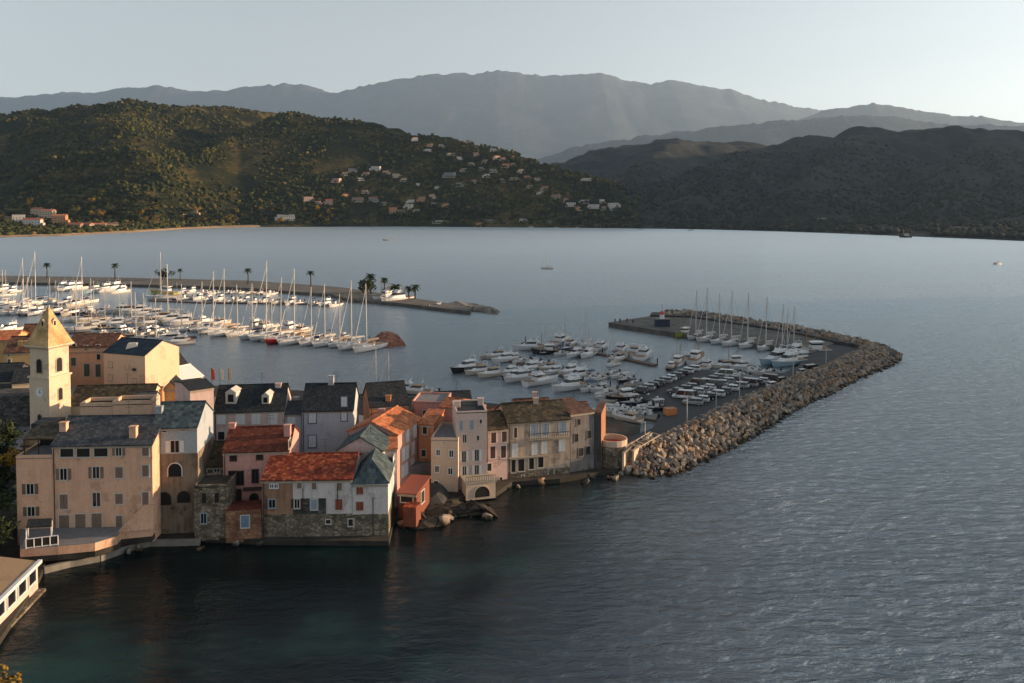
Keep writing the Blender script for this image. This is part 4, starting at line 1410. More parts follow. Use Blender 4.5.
# peach block
a, b_ = at(103.5, 353.5, 167), at(145, 355, 163.5)
fu = Fac(a.xy, b_.xy)
U_ = building('big plain peach block with blue slate roof beside the marina', fu, 5, (a.z + b_.z) / 2, 11, 'side', 2.1, C_peach2, roofing('navy_slate', (0.015, 0.028, 0.045), (0.022, 0.042, 0.062), (0.04, 0.06, 0.08), .6), backv=Vector((2.6, 10.4, 0)), over=.15, cornice=False)
rows_(U_, fu, [(503, 385, 16, 26, 'closed', dict(shut=C_peach2)), (505, 445, 16, 26, 'closed', dict(shut=C_peach2)), (612, 408, 18, 12, 'dark'), (615, 460, 14, 22, 'closed', dict(shut=C_peach2))], 0, 280, 4.555, frame=M_stonetrim)
q = MB(); p = at(133, 347, 168); q.box((p.x, p.y, p.z + .3), (2.4, 2.0, 1.1), .2, taper=.7)
q.build('skylight', M_frame, U_['root'])
f, ze = FA(66, 346.5, 174, 113, 347, 175)
T_ = building('peach harbour house with brown tile roof and tall green shutters', f, 4, ze, 9, 'side', 1.9, C_peach, M_brown)
rows_(T_, f, [(337, 302, 16, 22, 'dark'), (392, 308, 14, 20, 'dark'), (447, 305, 16, 20, 'dark'), (335, 372, 22, 36, 'closed'), (396, 410, 26, 56, 'closed'), (447, 412, 24, 56, 'closed'), (449, 350, 16, 24, 'dark')], 0, 280, 4.555, shut=M_greensh)
q = MB(); xx, zz = f.hit(90, 352); fbox(q, f, 0, f.L, zz - .15, zz + .12, 0, .2); q.build('ledge', M_stonetrim, T_['root'])
f, ze = FA(4, 352, 160, 31, 352.5, 161)
S1 = building('yellow house with brown tile roof directly left of the bell tower', f, 5, ze, 9, 'side', 2.3, C_yellow, M_brown, chim=[(.5, .2, .9), (.7, .2, .9), (.9, .5, .9)])
rows_(S1, f, [(42, 375, 14, 28, 'closed'), (90, 385, 24, 18, 'arch'), (40, 340, 10, 12, 'dark')], 0, 280, 4.555, shut=M_greensh)
f, ze = FA(-14, 341, 166, 14, 340, 167)
S2 = building('yellow house with low roof at the left edge above the marina', f, 4, ze, 8, 'side', 1.2, C_yellow, M_orange)
f, ze = FA(20, 343, 172, 40, 342, 173)
S2b = building('brown roofed house behind the spire at the harbour', f, 4, ze, 8, 'side', 3.2, C_peach, M_brown)
f, ze = FA(-20, 382, 147, 13, 381, 148)
S3 = building('house with dark slate roof left of the tower', f, 6, ze, 10, 'side', 2.2, C_dgrey, M_dslate)
f, ze = FA(12, 383, 146, 29.5, 382, 147)
S4 = building('small pale gabled house leaning against the bell tower', f, 6, ze, 7, 'side', 1.8, C_church, M_dslate)
f, ze = FA(-25, 398, 137, 31, 396, 138)
S5 = building('dark stone wall house below the tower', f, 5, ze, 6, 'flat', 0, M_darkstone, M_darkstone)
f, ze = FA(31, 425, 130, 54, 424, 130.3)
S6 = building('grey stone porch at the foot of the bell tower', f, 5, ze, 4, 'flat', 0, M_darkstone, M_slate, name='porch', cat='porch')
f, ze = FA(22, 447, 119, 52, 443, 120)
S7 = building('small slate lean-to roof left of the long slate roof', f, 5, ze, 5, 'shed', 1.0, C_stain, M_moss, name='lean_to', cat='lean-to')

# ---- building at the bottom left corner with white framed veranda
a, b_ = G(-62, 690, 0.6), G(38, 586, 0.6)
ff = Fac(a.xy, b_.xy)
zt = at(40, 561, b_.y).z
Y_ = building('flat tan roofed waterfront restaurant with white framed openings in the corner', ff, 0.3, zt - 0.1, 9, 'flat', 0, C_palepk, plaster('tan_roof', (0.42, 0.28, 0.17), (0.3, 0.2, 0.12), .3), backv=Vector((-11, 2.5, 0)), cat='restaurant', name='waterfront_building')
for i in range(8):
    x0 = ff.L * (0.03 + i * 0.121)
    x1 = x0 + ff.L * .095
    q = MB()
    for (xa, xb, za, zb2) in ((x0, x1, zt - .55, zt - .4), (x0, x1, 1.5, 1.62), (x0, x0 + .12, 1.62, zt - .55), (x1 - .12, x1, 1.62, zt - .55)):
        fbox(q, ff, xa, xb, za, zb2, 0, .12)
    w = q.build('window', M_whitewood, Y_['root'])
    q = MB(); fbox(q, ff, x0 + .12, x1 - .12, 1.62, zt - .55, 0, .03)
    _shift(q.build('pane', M_glass, w, loc=(0, 0, 0)), Y_['root'])
q = MB(); fbox(q, ff, -0.2, ff.L + .2, zt - .3, zt + .1, 0, .45); q.build('fascia', M_whitewood, Y_['root'])
q = MB(); fbox(q, ff, 0, ff.L, -.3, .3, 0, .9); q.build('footing', M_stonewall, Y_['root'])
# curved path along the water
pth = [G(a, b_, 0.8) for a, b_ in ((44, 567), (70, 560.5), (100, 555), (128, 545), (150, 540), (178, 539.5), (200, 539))]
q = MB()
for i in range(len(pth) - 1):
    p, r = pth[i], pth[i + 1]
    d = (r - p).normalized(); nn = Vector((d.y, -d.x, 0)) * .28
    q.prism([(p - nn).xy, (r - nn).xy, (r + nn).xy, (p + nn).xy], 0.0, 0.8 - i * .003)
tag(q.build('sea_wall', M_conc, None), 'low pale concrete sea wall curving along the dark shore', 'sea wall')
# white boat-shaped shed by the harbour, feather flags
a = G(178, 390, 3); b_ = G(203, 384, 3)
f = Fac(a.xy, b_.xy)
X_ = building('white tented pavilion roof catching the sun by the harbour', f, 0.7, 5.0, 9, 'side', 2.2, C_white, plain('white_canvas', (0.75, 0.73, 0.70), .7, var=.05), name='pavilion', cat='pavilion')
for i, (px_, cc_, cn) in enumerate(((211.5, (0.6, 0.06, 0.03), 'red'), (220, (0.7, .66, .6), 'white'), (228.5, (0.62, .5, .38), 'cream'))):
    p = G(px_, 384, .7)
    rt = empty('feather_flag', p, label=cn + ' feather flag standing on the harbour quay', cat='flag', group='feather flags on the quay', world=True)
    q = MB(); q.tube(p, p + Vector((0, 0, 4.2)), .05); q.build('pole', M_iron, rt)
    q = MB(); q.add([p + Vector((0, -.01, .9)), p + Vector((.9, -.01, 1.2)), p + Vector((.75, -.01, 3.4)), p + Vector((0, -.01, 4.2)), p + Vector((0, .02, .9)), p + Vector((.9, .02, 1.2)), p + Vector((.75, .02, 3.4)), p + Vector((0, .02, 4.2))], [(0, 1, 2, 3), (7, 6, 5, 4), (0, 4, 5, 1), (1, 5, 6, 2), (2, 6, 7, 3), (3, 7, 4, 0)])
    q.build('flag', plain('flag_' + cn, cc_, .8), rt)

# ------------------------------------------------------------------ harbour works
def strip(name, pxs, z0, z1, mats, zpx=None):
    mb = MB()
    mb.prism([G(a, b_, z1 if zpx is None else zpx).xy for a, b_ in pxs], z0, z1)
    return struct(name, mb, mats)
M_pier = plain('pier_stone', (0.10, 0.095, 0.085), 0.95, var=.4, scale=.3, bump=.8)
QZ = 1.3
road = [(603, 446), (628, 438), (652, 428), (664, 412), (664, 404), (638, 398), (632, 390), (690, 367.5), (722, 372), (742, 382), (772, 378), (798, 366), (806, 354), (822, 350), (835, 341.5), (858, 346), (851, 356), (822, 369), (790, 381), (740, 402), (700, 420), (668, 436), (640, 456), (622, 464), (606, 462)]
strip('quay_road', road, -2.5, QZ, [M_asph])
strip('jetty_pavement', [(608.5, 322.5), (640, 327.5), (690, 334.5), (740, 341), (792, 349), (812, 353), (836, 342), (800, 334), (760, 327), (720, 321), (690, 316.5), (660, 315), (636, 318)], -2.5, 1.6, [M_pier])
# painted lines on the quay
M_paint = plain('road_paint', (0.55, 0.55, 0.52), 0.7)
mb = MB()
ln = [(636, 452), (668, 431), (700, 415), (745, 395), (790, 376)]
for i in range(len(ln) - 1):
    p, q_ = G(*ln[i], QZ), G(*ln[i + 1], QZ)
    d = (q_ - p); L_ = d.length; d.normalize(); nn = Vector((d.y, -d.x, 0))
    t_ = 0
    while t_ < L_ - 2:
        a = p + d * t_; b_ = p + d * (t_ + 1.6)
        mb.slab([(*(a + nn * .08).xy, QZ + .004), (*(b_ + nn * .08).xy, QZ + .004), (*(b_ - nn * .08).xy, QZ + .004), (*(a - nn * .08).xy, QZ + .004)], .003)
        t_ += 4
struct('road_markings', mb, M_paint)
# pontoons and the palm pier
M_pont = plain('pontoon_boards', (0.12, 0.085, 0.07), 0.9, var=.3)
def pontoon(pts, wd, label, z=0.55):
    P = [G(a, b_, z) for a, b_ in pts]
    rt = empty('pontoon', (P[0].x, P[0].y, 0), label=label, cat='pontoon', world=True)
    q = MB()
    for i in range(len(P) - 1):
        p, r = P[i], P[i + 1]
        d = (r - p).normalized(); nn = Vector((d.y, -d.x, 0)) * wd / 2
        q.prism([(p - nn).xy, (r - nn).xy, (r + nn).xy, (p + nn).xy], -0.2 - i * .01, z - i * .004)
    q.build('deck', M_pont, rt)
    q = MB()
    for i in range(len(P) - 1):
        p, r = P[i], P[i + 1]
        k = max(2, int((r - p).length / 12))
        for j in range(k + 1):
            c = p.lerp(r, j / k)
            q.tube((c.x + .9, c.y + wd / 2 + .25, -1.5), (c.x + .9, c.y + wd / 2 + .25, 2.1), .16)
    o = q.build('mooring_pile', M_iron, rt)
pontoon([(70, 332), (180, 329), (235, 330), (300, 335), (366, 341)], 2.2, 'long red-brown pontoon behind the front row of sailing yachts')
pontoon([(-20, 309), (60, 311), (110, 318)], 2.2, 'pontoon between the motorboats on the far left of the marina')
pontoon([(150, 300), (200, 302), (290, 303), (335, 304)], 2.2, 'pontoon behind the yachts with small white motorboats on it')
pontoon([(80, 341), (150, 340), (196, 336)], 2.2, 'pontoon just above the roof of the peach block')
pontoon([(523, 342), (600, 353), (655, 364.5)], 2.0, 'narrow pontoon crossing the middle basin of the right harbour')
pontoon([(500, 357), (560, 372), (580, 384), (636, 392)], 2.0, 'pontoon among the white motorboats nearest the town')
M_boulder = masonry('granite_boulder', (0.16, 0.145, 0.13), (0.36, 0.32, 0.28), (0.14, 0.13, 0.12), 0.35)
def mound_mesh(name, poly, z, mat, seed=3, label=None, cat=None, kind=None, rough=.35, inset=.5, base=-1.0):
    """an irregular rubble bank: outline at the water, crest pulled inwards"""
    rr = random.Random(seed)
    P = [Vector((*p.xy, 0)) for p in poly]
    # subdivide outline
    O = []
    for i in range(len(P)):
        a, b_ = P[i], P[(i + 1) % len(P)]
        k = max(1, int((b_ - a).length / 2.2))
        for j in range(k):
            O.append(a.lerp(b_, j / k))
    c = sum(O, Vector()) / len(O)
    rings = []
    for t, zz in ((0, base), (.22, z * .45), (.5, z * .85), (.8, z)):
        ring = []
        for p in O:
            q = p.lerp(c, t * inset)
            ring.append((q.x + rr.uniform(-.5, .5) * rough, q.y + rr.uniform(-.5, .5) * rough, zz + rr.uniform(-1, 1) * rough * (0 if t == 0 else 1)))
        rings.append(ring)
    m_ = MB(); m_.rings(rings)
    o = m_.build(name, mat)
    return tag(o, label, cat, None, kind)
strip('pier_pavement', [(-80, 281.5), (0, 282), (120, 284), (200, 286), (250, 288), (330, 294), (350, 299), (400, 303), (450, 309), (470, 311), (472, 307), (440, 302), (400, 296), (340, 287), (250, 280.5), (120, 277.5), (0, 275.5), (-80, 275)], -2, 1.5, [M_pier])
mound_mesh('rock_bank', [G(a, b_) for a, b_ in ((440, 306), (470, 311.5), (500, 315), (502, 312), (480, 307), (452, 303))], 1.6, M_boulder, 5, 'dark rocky tip of the palm pier tapering into the bay', 'rock bank')
M_redrock = plain('red_brown_rubble', (0.20, 0.085, 0.055), .95, var=.5, scale=.8, bump=.8)
mound_mesh('rubble_mound', [G(a, b_) for a, b_ in ((368, 345), (385, 348), (408, 346), (402, 341), (390, 337), (376, 338))], 3.0, M_redrock, 8, 'reddish brown rubble mound at the end of the yacht pontoon', 'rubble mound', inset=.85)
mound_mesh('rocks', [G(a, b_) for a, b_ in ((396, 529), (412, 531), (440, 528), (458, 517), (486, 514), (505, 518), (498, 509), (470, 503), (440, 503), (415, 500), (398, 512))], 0.9, M_rockbed, 9, 'flat dark sea rocks below the red-roofed annex', 'rocks', inset=.6, rough=.5)
mound_mesh('rocks', [G(a, b_) for a, b_ in ((415, 514), (445, 512), (452, 500), (446, 488), (424, 486), (414, 500))], 1.9, plain('grey_rock_slope', (0.04, 0.04, 0.042), .95, var=.5, scale=.6, bump=.9), 10, 'smooth grey rock slope between annex and cream block', 'rocks', inset=.75, rough=.3)

# ------------------------------------------------------------------ boulders of the breakwater
outer = [(620, 477), (650, 479), (682, 476), (694, 470), (725, 455), (756, 439), (780, 423), (803, 409), (825, 399), (850, 386), (869, 377), (890, 369), (901, 363)]
inner = [(630, 452), (652, 448), (668, 437), (700, 421), (740, 403), (765, 392), (790, 382), (806, 375), (822, 370), (840, 361), (852, 356), (862, 348), (872, 349)]
Oo = [G(a, b_, 0) for a, b_ in outer]
Ii = [G(a, b_, QZ) for a, b_ in inner]
def lin(P, t):
    x = t * (len(P) - 1); i = min(int(x), len(P) - 2)
    return P[i].lerp(P[i + 1], x - i)
def slope_pt(t, u):
    """u 0 at the water line, 1 at the road edge; crest between"""
    a, b_ = lin(Oo, t), lin(Ii, t)
    p = a.lerp(Vector((b_.x, b_.y, 0)), u)
    crest = 4.2 * (0.75 if t > .85 else 1)
    if u < .62:
        z = -0.9 + (crest + .3) * (u / .62) ** .85
    else:
        z = crest - .6 + (QZ + .6 - crest + .6) * ((u - .62) / .38) ** 1.6
    return Vector((p.x, p.y, z))
nt_, nu_ = 120, 12
V = []
rr = random.Random(4)
for i in range(nt_):
    for j in range(nu_):
        u = -0.12 + 1.14 * j / (nu_ - 1)
        p = slope_pt(i / (nt_ - 1), max(u, 0)) if u >= 0 else lin(Oo, i / (nt_ - 1)) + Vector((1.5, -1.5, -2.5))
        V.append((p.x + rr.uniform(-.3, .3), p.y + rr.uniform(-.3, .3), p.z - .35 + rr.uniform(-.3, .3)))
Fc = [(i * nu_ + j, (i + 1) * nu_ + j, (i + 1) * nu_ + j + 1, i * nu_ + j + 1) for i in range(nt_ - 1) for j in range(nu_ - 1)]
o = bpy.data.objects.new('breakwater_slope', npmesh('breakwater_slope', V, Fc, plain('dark_rubble', (0.045, 0.042, 0.04), 1, var=.6, scale=.8, bump=1)))
COL.objects.link(o); tag(o, kind='structure')
import bmesh
M_bould = []
for i, c in enumerate(((0.22, 0.19, 0.165), (0.28, 0.225, 0.175), (0.13, 0.12, 0.115), (0.27, 0.18, 0.115), (0.33, 0.28, 0.23))):
    mt = plain('granite_block_%d' % i, c, .92, var=.28, scale=.7, bump=.5, spec=.2)
    nn_, ll_ = mt.node_tree.nodes, mt.node_tree.links
    ge = nn_.new('ShaderNodeNewGeometry')
    se = nn_.new('ShaderNodeSeparateXYZ'); ll_.new(ge.outputs['Position'], se.inputs[0])
    al = ramp(nn_, [(.25, (.10, .10, .08)), (.55, (1, 1, 1))])          # algae band at the water line
    wv = nn_.new('ShaderNodeTexNoise'); wv.inputs['Scale'].default_value = .5; ll_.new(ge.outputs['Position'], wv.inputs['Vector'])
    ad_ = nn_.new('ShaderNodeMath'); ad_.operation = 'MULTIPLY_ADD'; ad_.inputs[1].default_value = .45
    ll_.new(se.outputs['Z'], ad_.inputs[0]); ll_.new(wv.outputs['Fac'], ad_.inputs[2])
    sb_ = nn_.new('ShaderNodeMath'); sb_.operation = 'SUBTRACT'; sb_.inputs[1].default_value = .28; ll_.new(ad_.outputs[0], sb_.inputs[0])
    ll_.new(sb_.outputs[0], al.inputs['Fac'])
    mm = nn_.new('ShaderNodeMix'); mm.data_type = 'RGBA'; mm.blend_type = 'MULTIPLY'; mm.inputs[0].default_value = 1
    bs = nn_['Principled BSDF']; src_ = bs.inputs['Base Color'].links[0].from_socket
    ll_.new(src_, mm.inputs[6]); ll_.new(al.outputs[0], mm.inputs[7]); ll_.new(mm.outputs[2], bs.inputs['Base Color'])
    M_bould.append(mt)
def rock_mesh(seed):
    r = random.Random(seed)
    bm = bmesh.new()
    for _ in range(13):
        d = Vector((r.uniform(-1, 1), r.uniform(-1, 1), r.uniform(-1, 1)))
        m_x = max(abs(d.x), abs(d.y), abs(d.z))
        d = d / m_x * .5 + d.normalized() * .5
        bm.verts.new(d)
    bmesh.ops.convex_hull(bm, input=bm.verts)
    bmesh.ops.dissolve_limit(bm, angle_limit=R(14), verts=bm.verts, edges=bm.edges)
    me = bpy.data.meshes.new('boulder')
    bm.to_mesh(me); bm.free()
    me.materials.append(M_bould[seed % 5])
    return me
rocks = [rock_mesh(i) for i in range(15)]
spots = []
rr = random.Random(12)
lens = sum((Oo[i + 1] - Oo[i]).length for i in range(len(Oo) - 1))
cnt = 0
for i in range(11000):
    t = rr.random() ** 1.05
    u = rr.uniform(-.05, 1.0)
    if u > .84 and rr.random() < .55:
        continue
    p = slope_pt(t, max(u, 0))
    if u < 0:
        p.z -= .4
    s_ = rr.uniform(.38, .86) * (1.15 if rr.random() < .15 else 1) * (1.0 if u < .62 else .8)
    ok = True
    for q in spots[-2200:]:
        if abs(q[0].x - p.x) < .95 and abs(q[0].y - p.y) < .95 and (q[0] - p).length < .57 * (s_ + q[1]):
            ok = False
            break
    if ok:
        spots.append((p, s_, u))
# jetty outer rocks
jo = [G(a, b_, 0) for a, b_ in ((652, 313), (690, 313.5), (720, 317), (760, 324), (800, 330.5), (840, 338), (870, 345), (895, 354), (901, 361))]
ji = [G(a, b_, 1.6) for a, b_ in ((650, 316.5), (690, 317.5), (720, 322), (760, 328), (800, 335), (836, 343), (855, 346), (866, 350), (872, 356))]
for i in range(1500):
    t, u = rr.uniform(.05, 1), rr.random()
    a, b_ = lin(jo, t), lin(ji, t)
    p = a.lerp(b_, u); p.z = 2.2 * math.sin(math.pi * min(1, .15 + u * .75)) - .5
    s_ = rr.uniform(.6, 1.3)
    if all(not (abs(q[0].x - p.x) < 1.1 and abs(q[0].y - p.y) < 1.1 and (q[0] - p).length < .75 * (s_ + q[1])) for q in spots):
        spots.append((p, s_, u))
rj = []
for k in range(len(jo)):
    rj.append(jo[k])
mb = MB()
for k in range(len(jo) - 1):
    mb.prism([jo[k].xy, jo[k + 1].xy, ji[k + 1].xy, ji[k].xy], -2, [0.4, 0.4, 2.2, 2.2])
struct('jetty_rubble', mb, plain('dark_rubble', (0.045, 0.042, 0.04)))
# shore rocks under the houses
for (xa, ya, xb, yb, n_) in ((396, 527, 432, 524, 6), (432, 524, 500, 516, 10), (500, 491, 600, 481, 4), (606, 478, 626, 478, 8), (90, 556, 262, 543, 10)):
    for i in range(n_):
        t = rr.random()
        p = G(xa + (xb - xa) * t, ya + (yb - ya) * t + rr.uniform(-4, 2), 0)
        p.z = rr.uniform(-.3, .25)
        spots.append((p, rr.uniform(.35, .95), 0))
spots.sort(key=lambda q: -(q[1] / (q[0] - Vector((0, 0, CH))).length))
restV, restF = [], []
for i, (p, s_, u) in enumerate(spots):
    me = rocks[i % 15]
    eul = (rr.uniform(0, 6.28), rr.uniform(0, 6.28), rr.uniform(0, 6.28))
    sc = (s_ * rr.uniform(.85, 1.3), s_ * rr.uniform(.8, 1.15), s_ * rr.uniform(.6, .9))
    if i < 300:
        o = bpy.data.objects.new('boulder', me)
        COL.objects.link(o)
        o.location = p; o.rotation_euler = eul; o.scale = sc
        tag(o, 'angular granite boulder piled on the bank of the breakwater', 'boulder', 'boulders of the breakwater')
    else:
        M4 = Matrix.LocRotScale(p, __import__('mathutils').Euler(eul), sc)
        restV.append(([M4 @ v.co for v in me.vertices], [tuple(f.vertices) for f in me.polygons], i % 5))
mb = MB()
for vs, fs, mi in restV:
    mb.add(vs, fs, mi)
o = mb.build('boulder_pile', M_bould)
tag(o, 'long bank of grey granite boulders sloping down to the open sea', 'boulder bank', kind='stuff')

# ------------------------------------------------------------------ boat kit
M_gel = glassy('white_gelcoat', (0.66, 0.67, 0.68), .3)
M_gelc = glassy('cream_gelcoat', (0.60, 0.55, 0.47), .35)
M_navy = glassy('navy_hull_paint', (0.012, 0.02, 0.05), .25)
M_blackh = glassy('black_hull_paint', (0.012, 0.012, 0.014), .25)
M_redh = glassy('red_hull_paint', (0.42, 0.03, 0.02), .3)
M_greenh = glassy('yellow_green_hull_paint', (0.28, 0.30, 0.05), .35)
M_ltblue = glassy('light_blue_hull_paint', (0.32, 0.46, 0.56), .3)
M_deck = plain('grey_white_deck', (0.48, 0.47, 0.45), .7, var=.1)
M_teak = plain('teak_deck', (0.26, 0.16, 0.09), .8, var=.2)
M_alu = glassy('mast_aluminium', (0.55, 0.53, 0.50), .35)
M_wood = plain('varnished_wood_mast', (0.30, 0.16, 0.07), .5)
M_canvb = plain('blue_canvas', (0.03, 0.06, 0.14), .9)
M_canvw = plain('white_canvas_cover', (0.5, 0.49, 0.47), .9)
M_canvg = plain('grey_canvas', (0.16, 0.17, 0.18), .9)
M_canvt = plain('tan_canvas', (0.36, 0.25, 0.16), .9)
M_tint = glassy('tinted_boat_glass', (0.012, 0.014, 0.018), .1)
M_engine = glassy('black_outboard', (0.02, 0.02, 0.022), .3)

def hull_rings(L, B, F_, draft=.35, flare=1.0, stern=.8, full=.5, nst=11, bowup=.35):
    rs = []
    for i in range(nst):
        t = i / (nst - 1)
        x = -L / 2 + L * t
        w = B / 2 * (stern + (1 - stern) * math.sin(min(1, t / full) * math.pi / 2)) if t < full else B / 2 * (math.cos((t - full) / (1 - full) * math.pi / 2) ** .75 if t < 1 else .02)
        w = max(w, .03)
        sh = F_ + bowup * t ** 2
        kx = x - (0.10 * L * (t ** 3) if t > .5 else 0)
        rs.append([(x, -w, sh), (kx + (x - kx) * .5, -w * .88 / flare, .25 * sh), (kx, -w * .5 / flare, -draft * .6), (kx, w * .5 / flare, -draft * .6), (kx + (x - kx) * .5, w * .88 / flare, .25 * sh), (x, w, sh)])
    return rs

def add_hull(root, L, B, F_, mat, deckmat, cockpit=True, **k):
    rs = hull_rings(L, B, F_, **k)
    q = MB()
    n = 6
    vs = [p for r in rs for p in r]
    fs = []
    for a in range(len(rs) - 1):
        for i in range(n - 1):
            fs.append((a * n + i, (a + 1) * n + i, (a + 1) * n + i + 1, a * n + i + 1))
    fs.append(tuple(range(n)))
    q.add(vs, fs)
    # rub rail
    for a in range(len(rs) - 1):
        q.tube(rs[a][0], rs[a + 1][0], .05, n=4)
        q.tube(rs[a][-1], rs[a + 1][-1], .05, n=4)
    h = q.build('hull', mat, root, smooth=False)
    q = MB()
    vs, fs = [], []
    for r in rs:
        vs += [(r[0][0], r[0][1] * .97, r[0][2] - .04), (r[0][0], 0, r[0][2] + .04), (r[0][0], r[-1][1] * .97, r[0][2] - .04)]
    for a in range(len(rs) - 1):
        fs += [(a * 3, a * 3 + 3, a * 3 + 4, a * 3 + 1), (a * 3 + 1, a * 3 + 4, a * 3 + 5, a * 3 + 2)]
    q.add(vs, fs)
    q.build('deck', deckmat, root)
    return h, rs

def proto_sail(canv, hull=None, mast=None, L=12.0, hmast=17.0, solar=False):
    rt = empty('sailing_yacht', (0, 0, 0))
    B = L * .31
    h, rs = add_hull(rt, L, B, L * .095, hull or M_gel, M_deck, stern=.72, full=.45, bowup=.35)
    z = L * .095 + .06
    q = MB()
    q.rings([[(-L * .1, -B * .27, z), (L * .24, -B * .13, z + .1), (L * .24, B * .13, z + .1), (-L * .1, B * .27, z)],
             [(-L * .1, -B * .23, z + .55), (L * .20, -B * .10, z + .38), (L * .20, B * .10, z + .38), (-L * .1, B * .23, z + .55)]])
    cb = q.build('cabin', M_gel, rt)
    q = MB()
    for s_ in (-1, 1):
        q.add([(-L * .06, s_ * B * .262, z + .2), (L * .15, s_ * B * .166, z + .24), (L * .15, s_ * B * .156, z + .36), (-L * .06, s_ * B * .246, z + .42)], [(0, 1, 2, 3) if s_ < 0 else (3, 2, 1, 0)])
    q.build('window', M_tint, cb)
    q = MB(); q.box((-L * .28, 0, z + .02), (L * .3, B * .42, .1)); q.build('cockpit', M_teak, rt)
    q = MB()
    q.rings([[(-L * .13, -B * .26, z + .3), (-L * .13, -B * .2, z + 1.15), (-L * .13, B * .2, z + 1.15), (-L * .13, B * .26, z + .3)],
             [(L * .0, -B * .2, z + .5), (-L * .03, -B * .14, z + .75), (-L * .03, B * .14, z + .75), (L * .0, B * .2, z + .5)]])
    q.build('sprayhood', canv, rt)
    mx = L * .07
    q = MB(); q.tube((mx, 0, z), (mx, 0, hmast), .17, .12, 6); ms = q.build('mast', mast or M_alu, rt)
    q = MB()
    for zz, w_ in ((hmast * .45, 1.0), (hmast * .7, .75)):
        q.tube((mx, -w_, zz), (mx, w_, zz), .04, n=4)
    q.build('spreader', mast or M_alu, ms)
    q = MB(); q.tube((mx, 0, z + 1.25), (-L * .32, 0, z + 1.2), .09); bo = q.build('boom', mast or M_alu, rt)
    q = MB(); q.tube((mx - .1, 0, z + 1.5), (-L * .30, 0, z + 1.38), .26, .17); q.build('sail_cover', canv, bo)
    q = MB(); q.tube((L * .48, 0, z + .4), (mx, 0, hmast * .93), .10, .04, 4); q.build('furled_sail', M_canvw, rt)
    q = MB()
    for a, b_ in (((-L * .49, 0, z), (mx, 0, hmast)), ((mx - .3, -B * .46, z), (mx, 0, hmast * .9)), ((mx - .3, B * .46, z), (mx, 0, hmast * .9))):
        q.tube(a, b_, .018, n=3)
    q.build('rigging', M_iron, rt)
    q = MB()
    for s_ in (-1, 1):
        pts = [(r[0][0], s_ * r[0][1] * .95, r[0][2] + .6) for r in rs[::2]]
        for a, b_ in zip(pts, pts[1:]):
            q.tube(a, b_, .02, n=3)
        for p in pts:
            q.tube((p[0], p[1], p[2] - .6), p, .025, n=3)
    q.build('guard_rail', M_alu, rt)
    return rt

def proto_cruiser(hull, L=10.5, fly=True, canv=None):
    rt = empty('motor_cruiser', (0, 0, 0))
    B = L * .33
    h, rs = add_hull(rt, L, B, L * .11, hull, M_deck, stern=.9, full=.5, flare=1.12, bowup=.55)
    z = L * .11 + .05
    q = MB()
    q.rings([[(-L * .22, -B * .36, z), (L * .26, -B * .24, z + .15), (L * .26, B * .24, z + .15), (-L * .22, B * .36, z)],
             [(-L * .22, -B * .33, z + .75), (L * .13, -B * .22, z + .75), (L * .13, B * .22, z + .75), (-L * .22, B * .33, z + .75)]])
    cb = q.build('cabin', M_gel, rt)
    q = MB()
    q.rings([[(-L * .2, -B * .335, z + .76), (L * .125, -B * .225, z + .76), (L * .125, B * .225, z + .76), (-L * .2, B * .335, z + .76)],
             [(-L * .19, -B * .29, z + 1.35), (L * .03, -B * .2, z + 1.35), (L * .03, B * .2, z + 1.35), (-L * .19, B * .29, z + 1.35)]])
    q.build('windshield', M_tint, cb)
    q = MB()
    q.rings([[(-L * .28, -B * .34, z + 1.36), (L * .04, -B * .24, z + 1.36), (L * .04, B * .24, z + 1.36), (-L * .28, B * .34, z + 1.36)],
             [(-L * .28, -B * .34, z + 1.48), (L * .03, -B * .23, z + 1.48), (L * .03, B * .23, z + 1.48), (-L * .28, B * .34, z + 1.48)]])
    q.build('cabin_roof', canv or M_gel, rt)
    if fly:
        q = MB()
        q.rings([[(-L * .24, -B * .27, z + 1.49), (L * .0, -B * .2, z + 1.49), (L * .0, B * .2, z + 1.49), (-L * .24, B * .27, z + 1.49)],
                 [(-L * .24, -B * .3, z + 2.0), (-L * .03, -B * .18, z + 2.1), (-L * .03, B * .18, z + 2.1), (-L * .24, B * .3, z + 2.0)]])
        q.build('flybridge', M_gel, rt)
        q = MB(); q.box((-L * .13, 0, z + 2.06), (L * .12, B * .3, .12)); q.build('seat', M_tint, rt)
    q = MB()
    for s_ in (-1, 1):
        q.tube((-L * .2, s_ * B * .3, z + 1.4), (-L * .25, s_ * B * .26, z + 2.6), .06, n=4)
    q.tube((-L * .25, -B * .26, z + 2.6), (-L * .25, B * .26, z + 2.6), .09, n=4)
    q.tube((-L * .25, 0, z + 2.6), (-L * .26, 0, z + 3.8), .025, n=3)
    q.build('radar_arch', M_gel, rt)
    q = MB(); q.box((-L * .38, 0, z + .02), (L * .2, B * .7, .1)); q.build('cockpit', M_teak, rt)
    q = MB()
    for s_ in (-1, 1):
        pts = [(r[0][0], s_ * r[0][1] * .93, r[0][2] + .55) for r in rs[5:]]
        for a, b_ in zip(pts, pts[1:]):
            q.tube(a, b_, .025, n=3)
        for p in pts:
            q.tube((p[0], p[1], p[2] - .55), p, .025, n=3)
    q.build('bow_rail', M_alu, rt)
    return rt

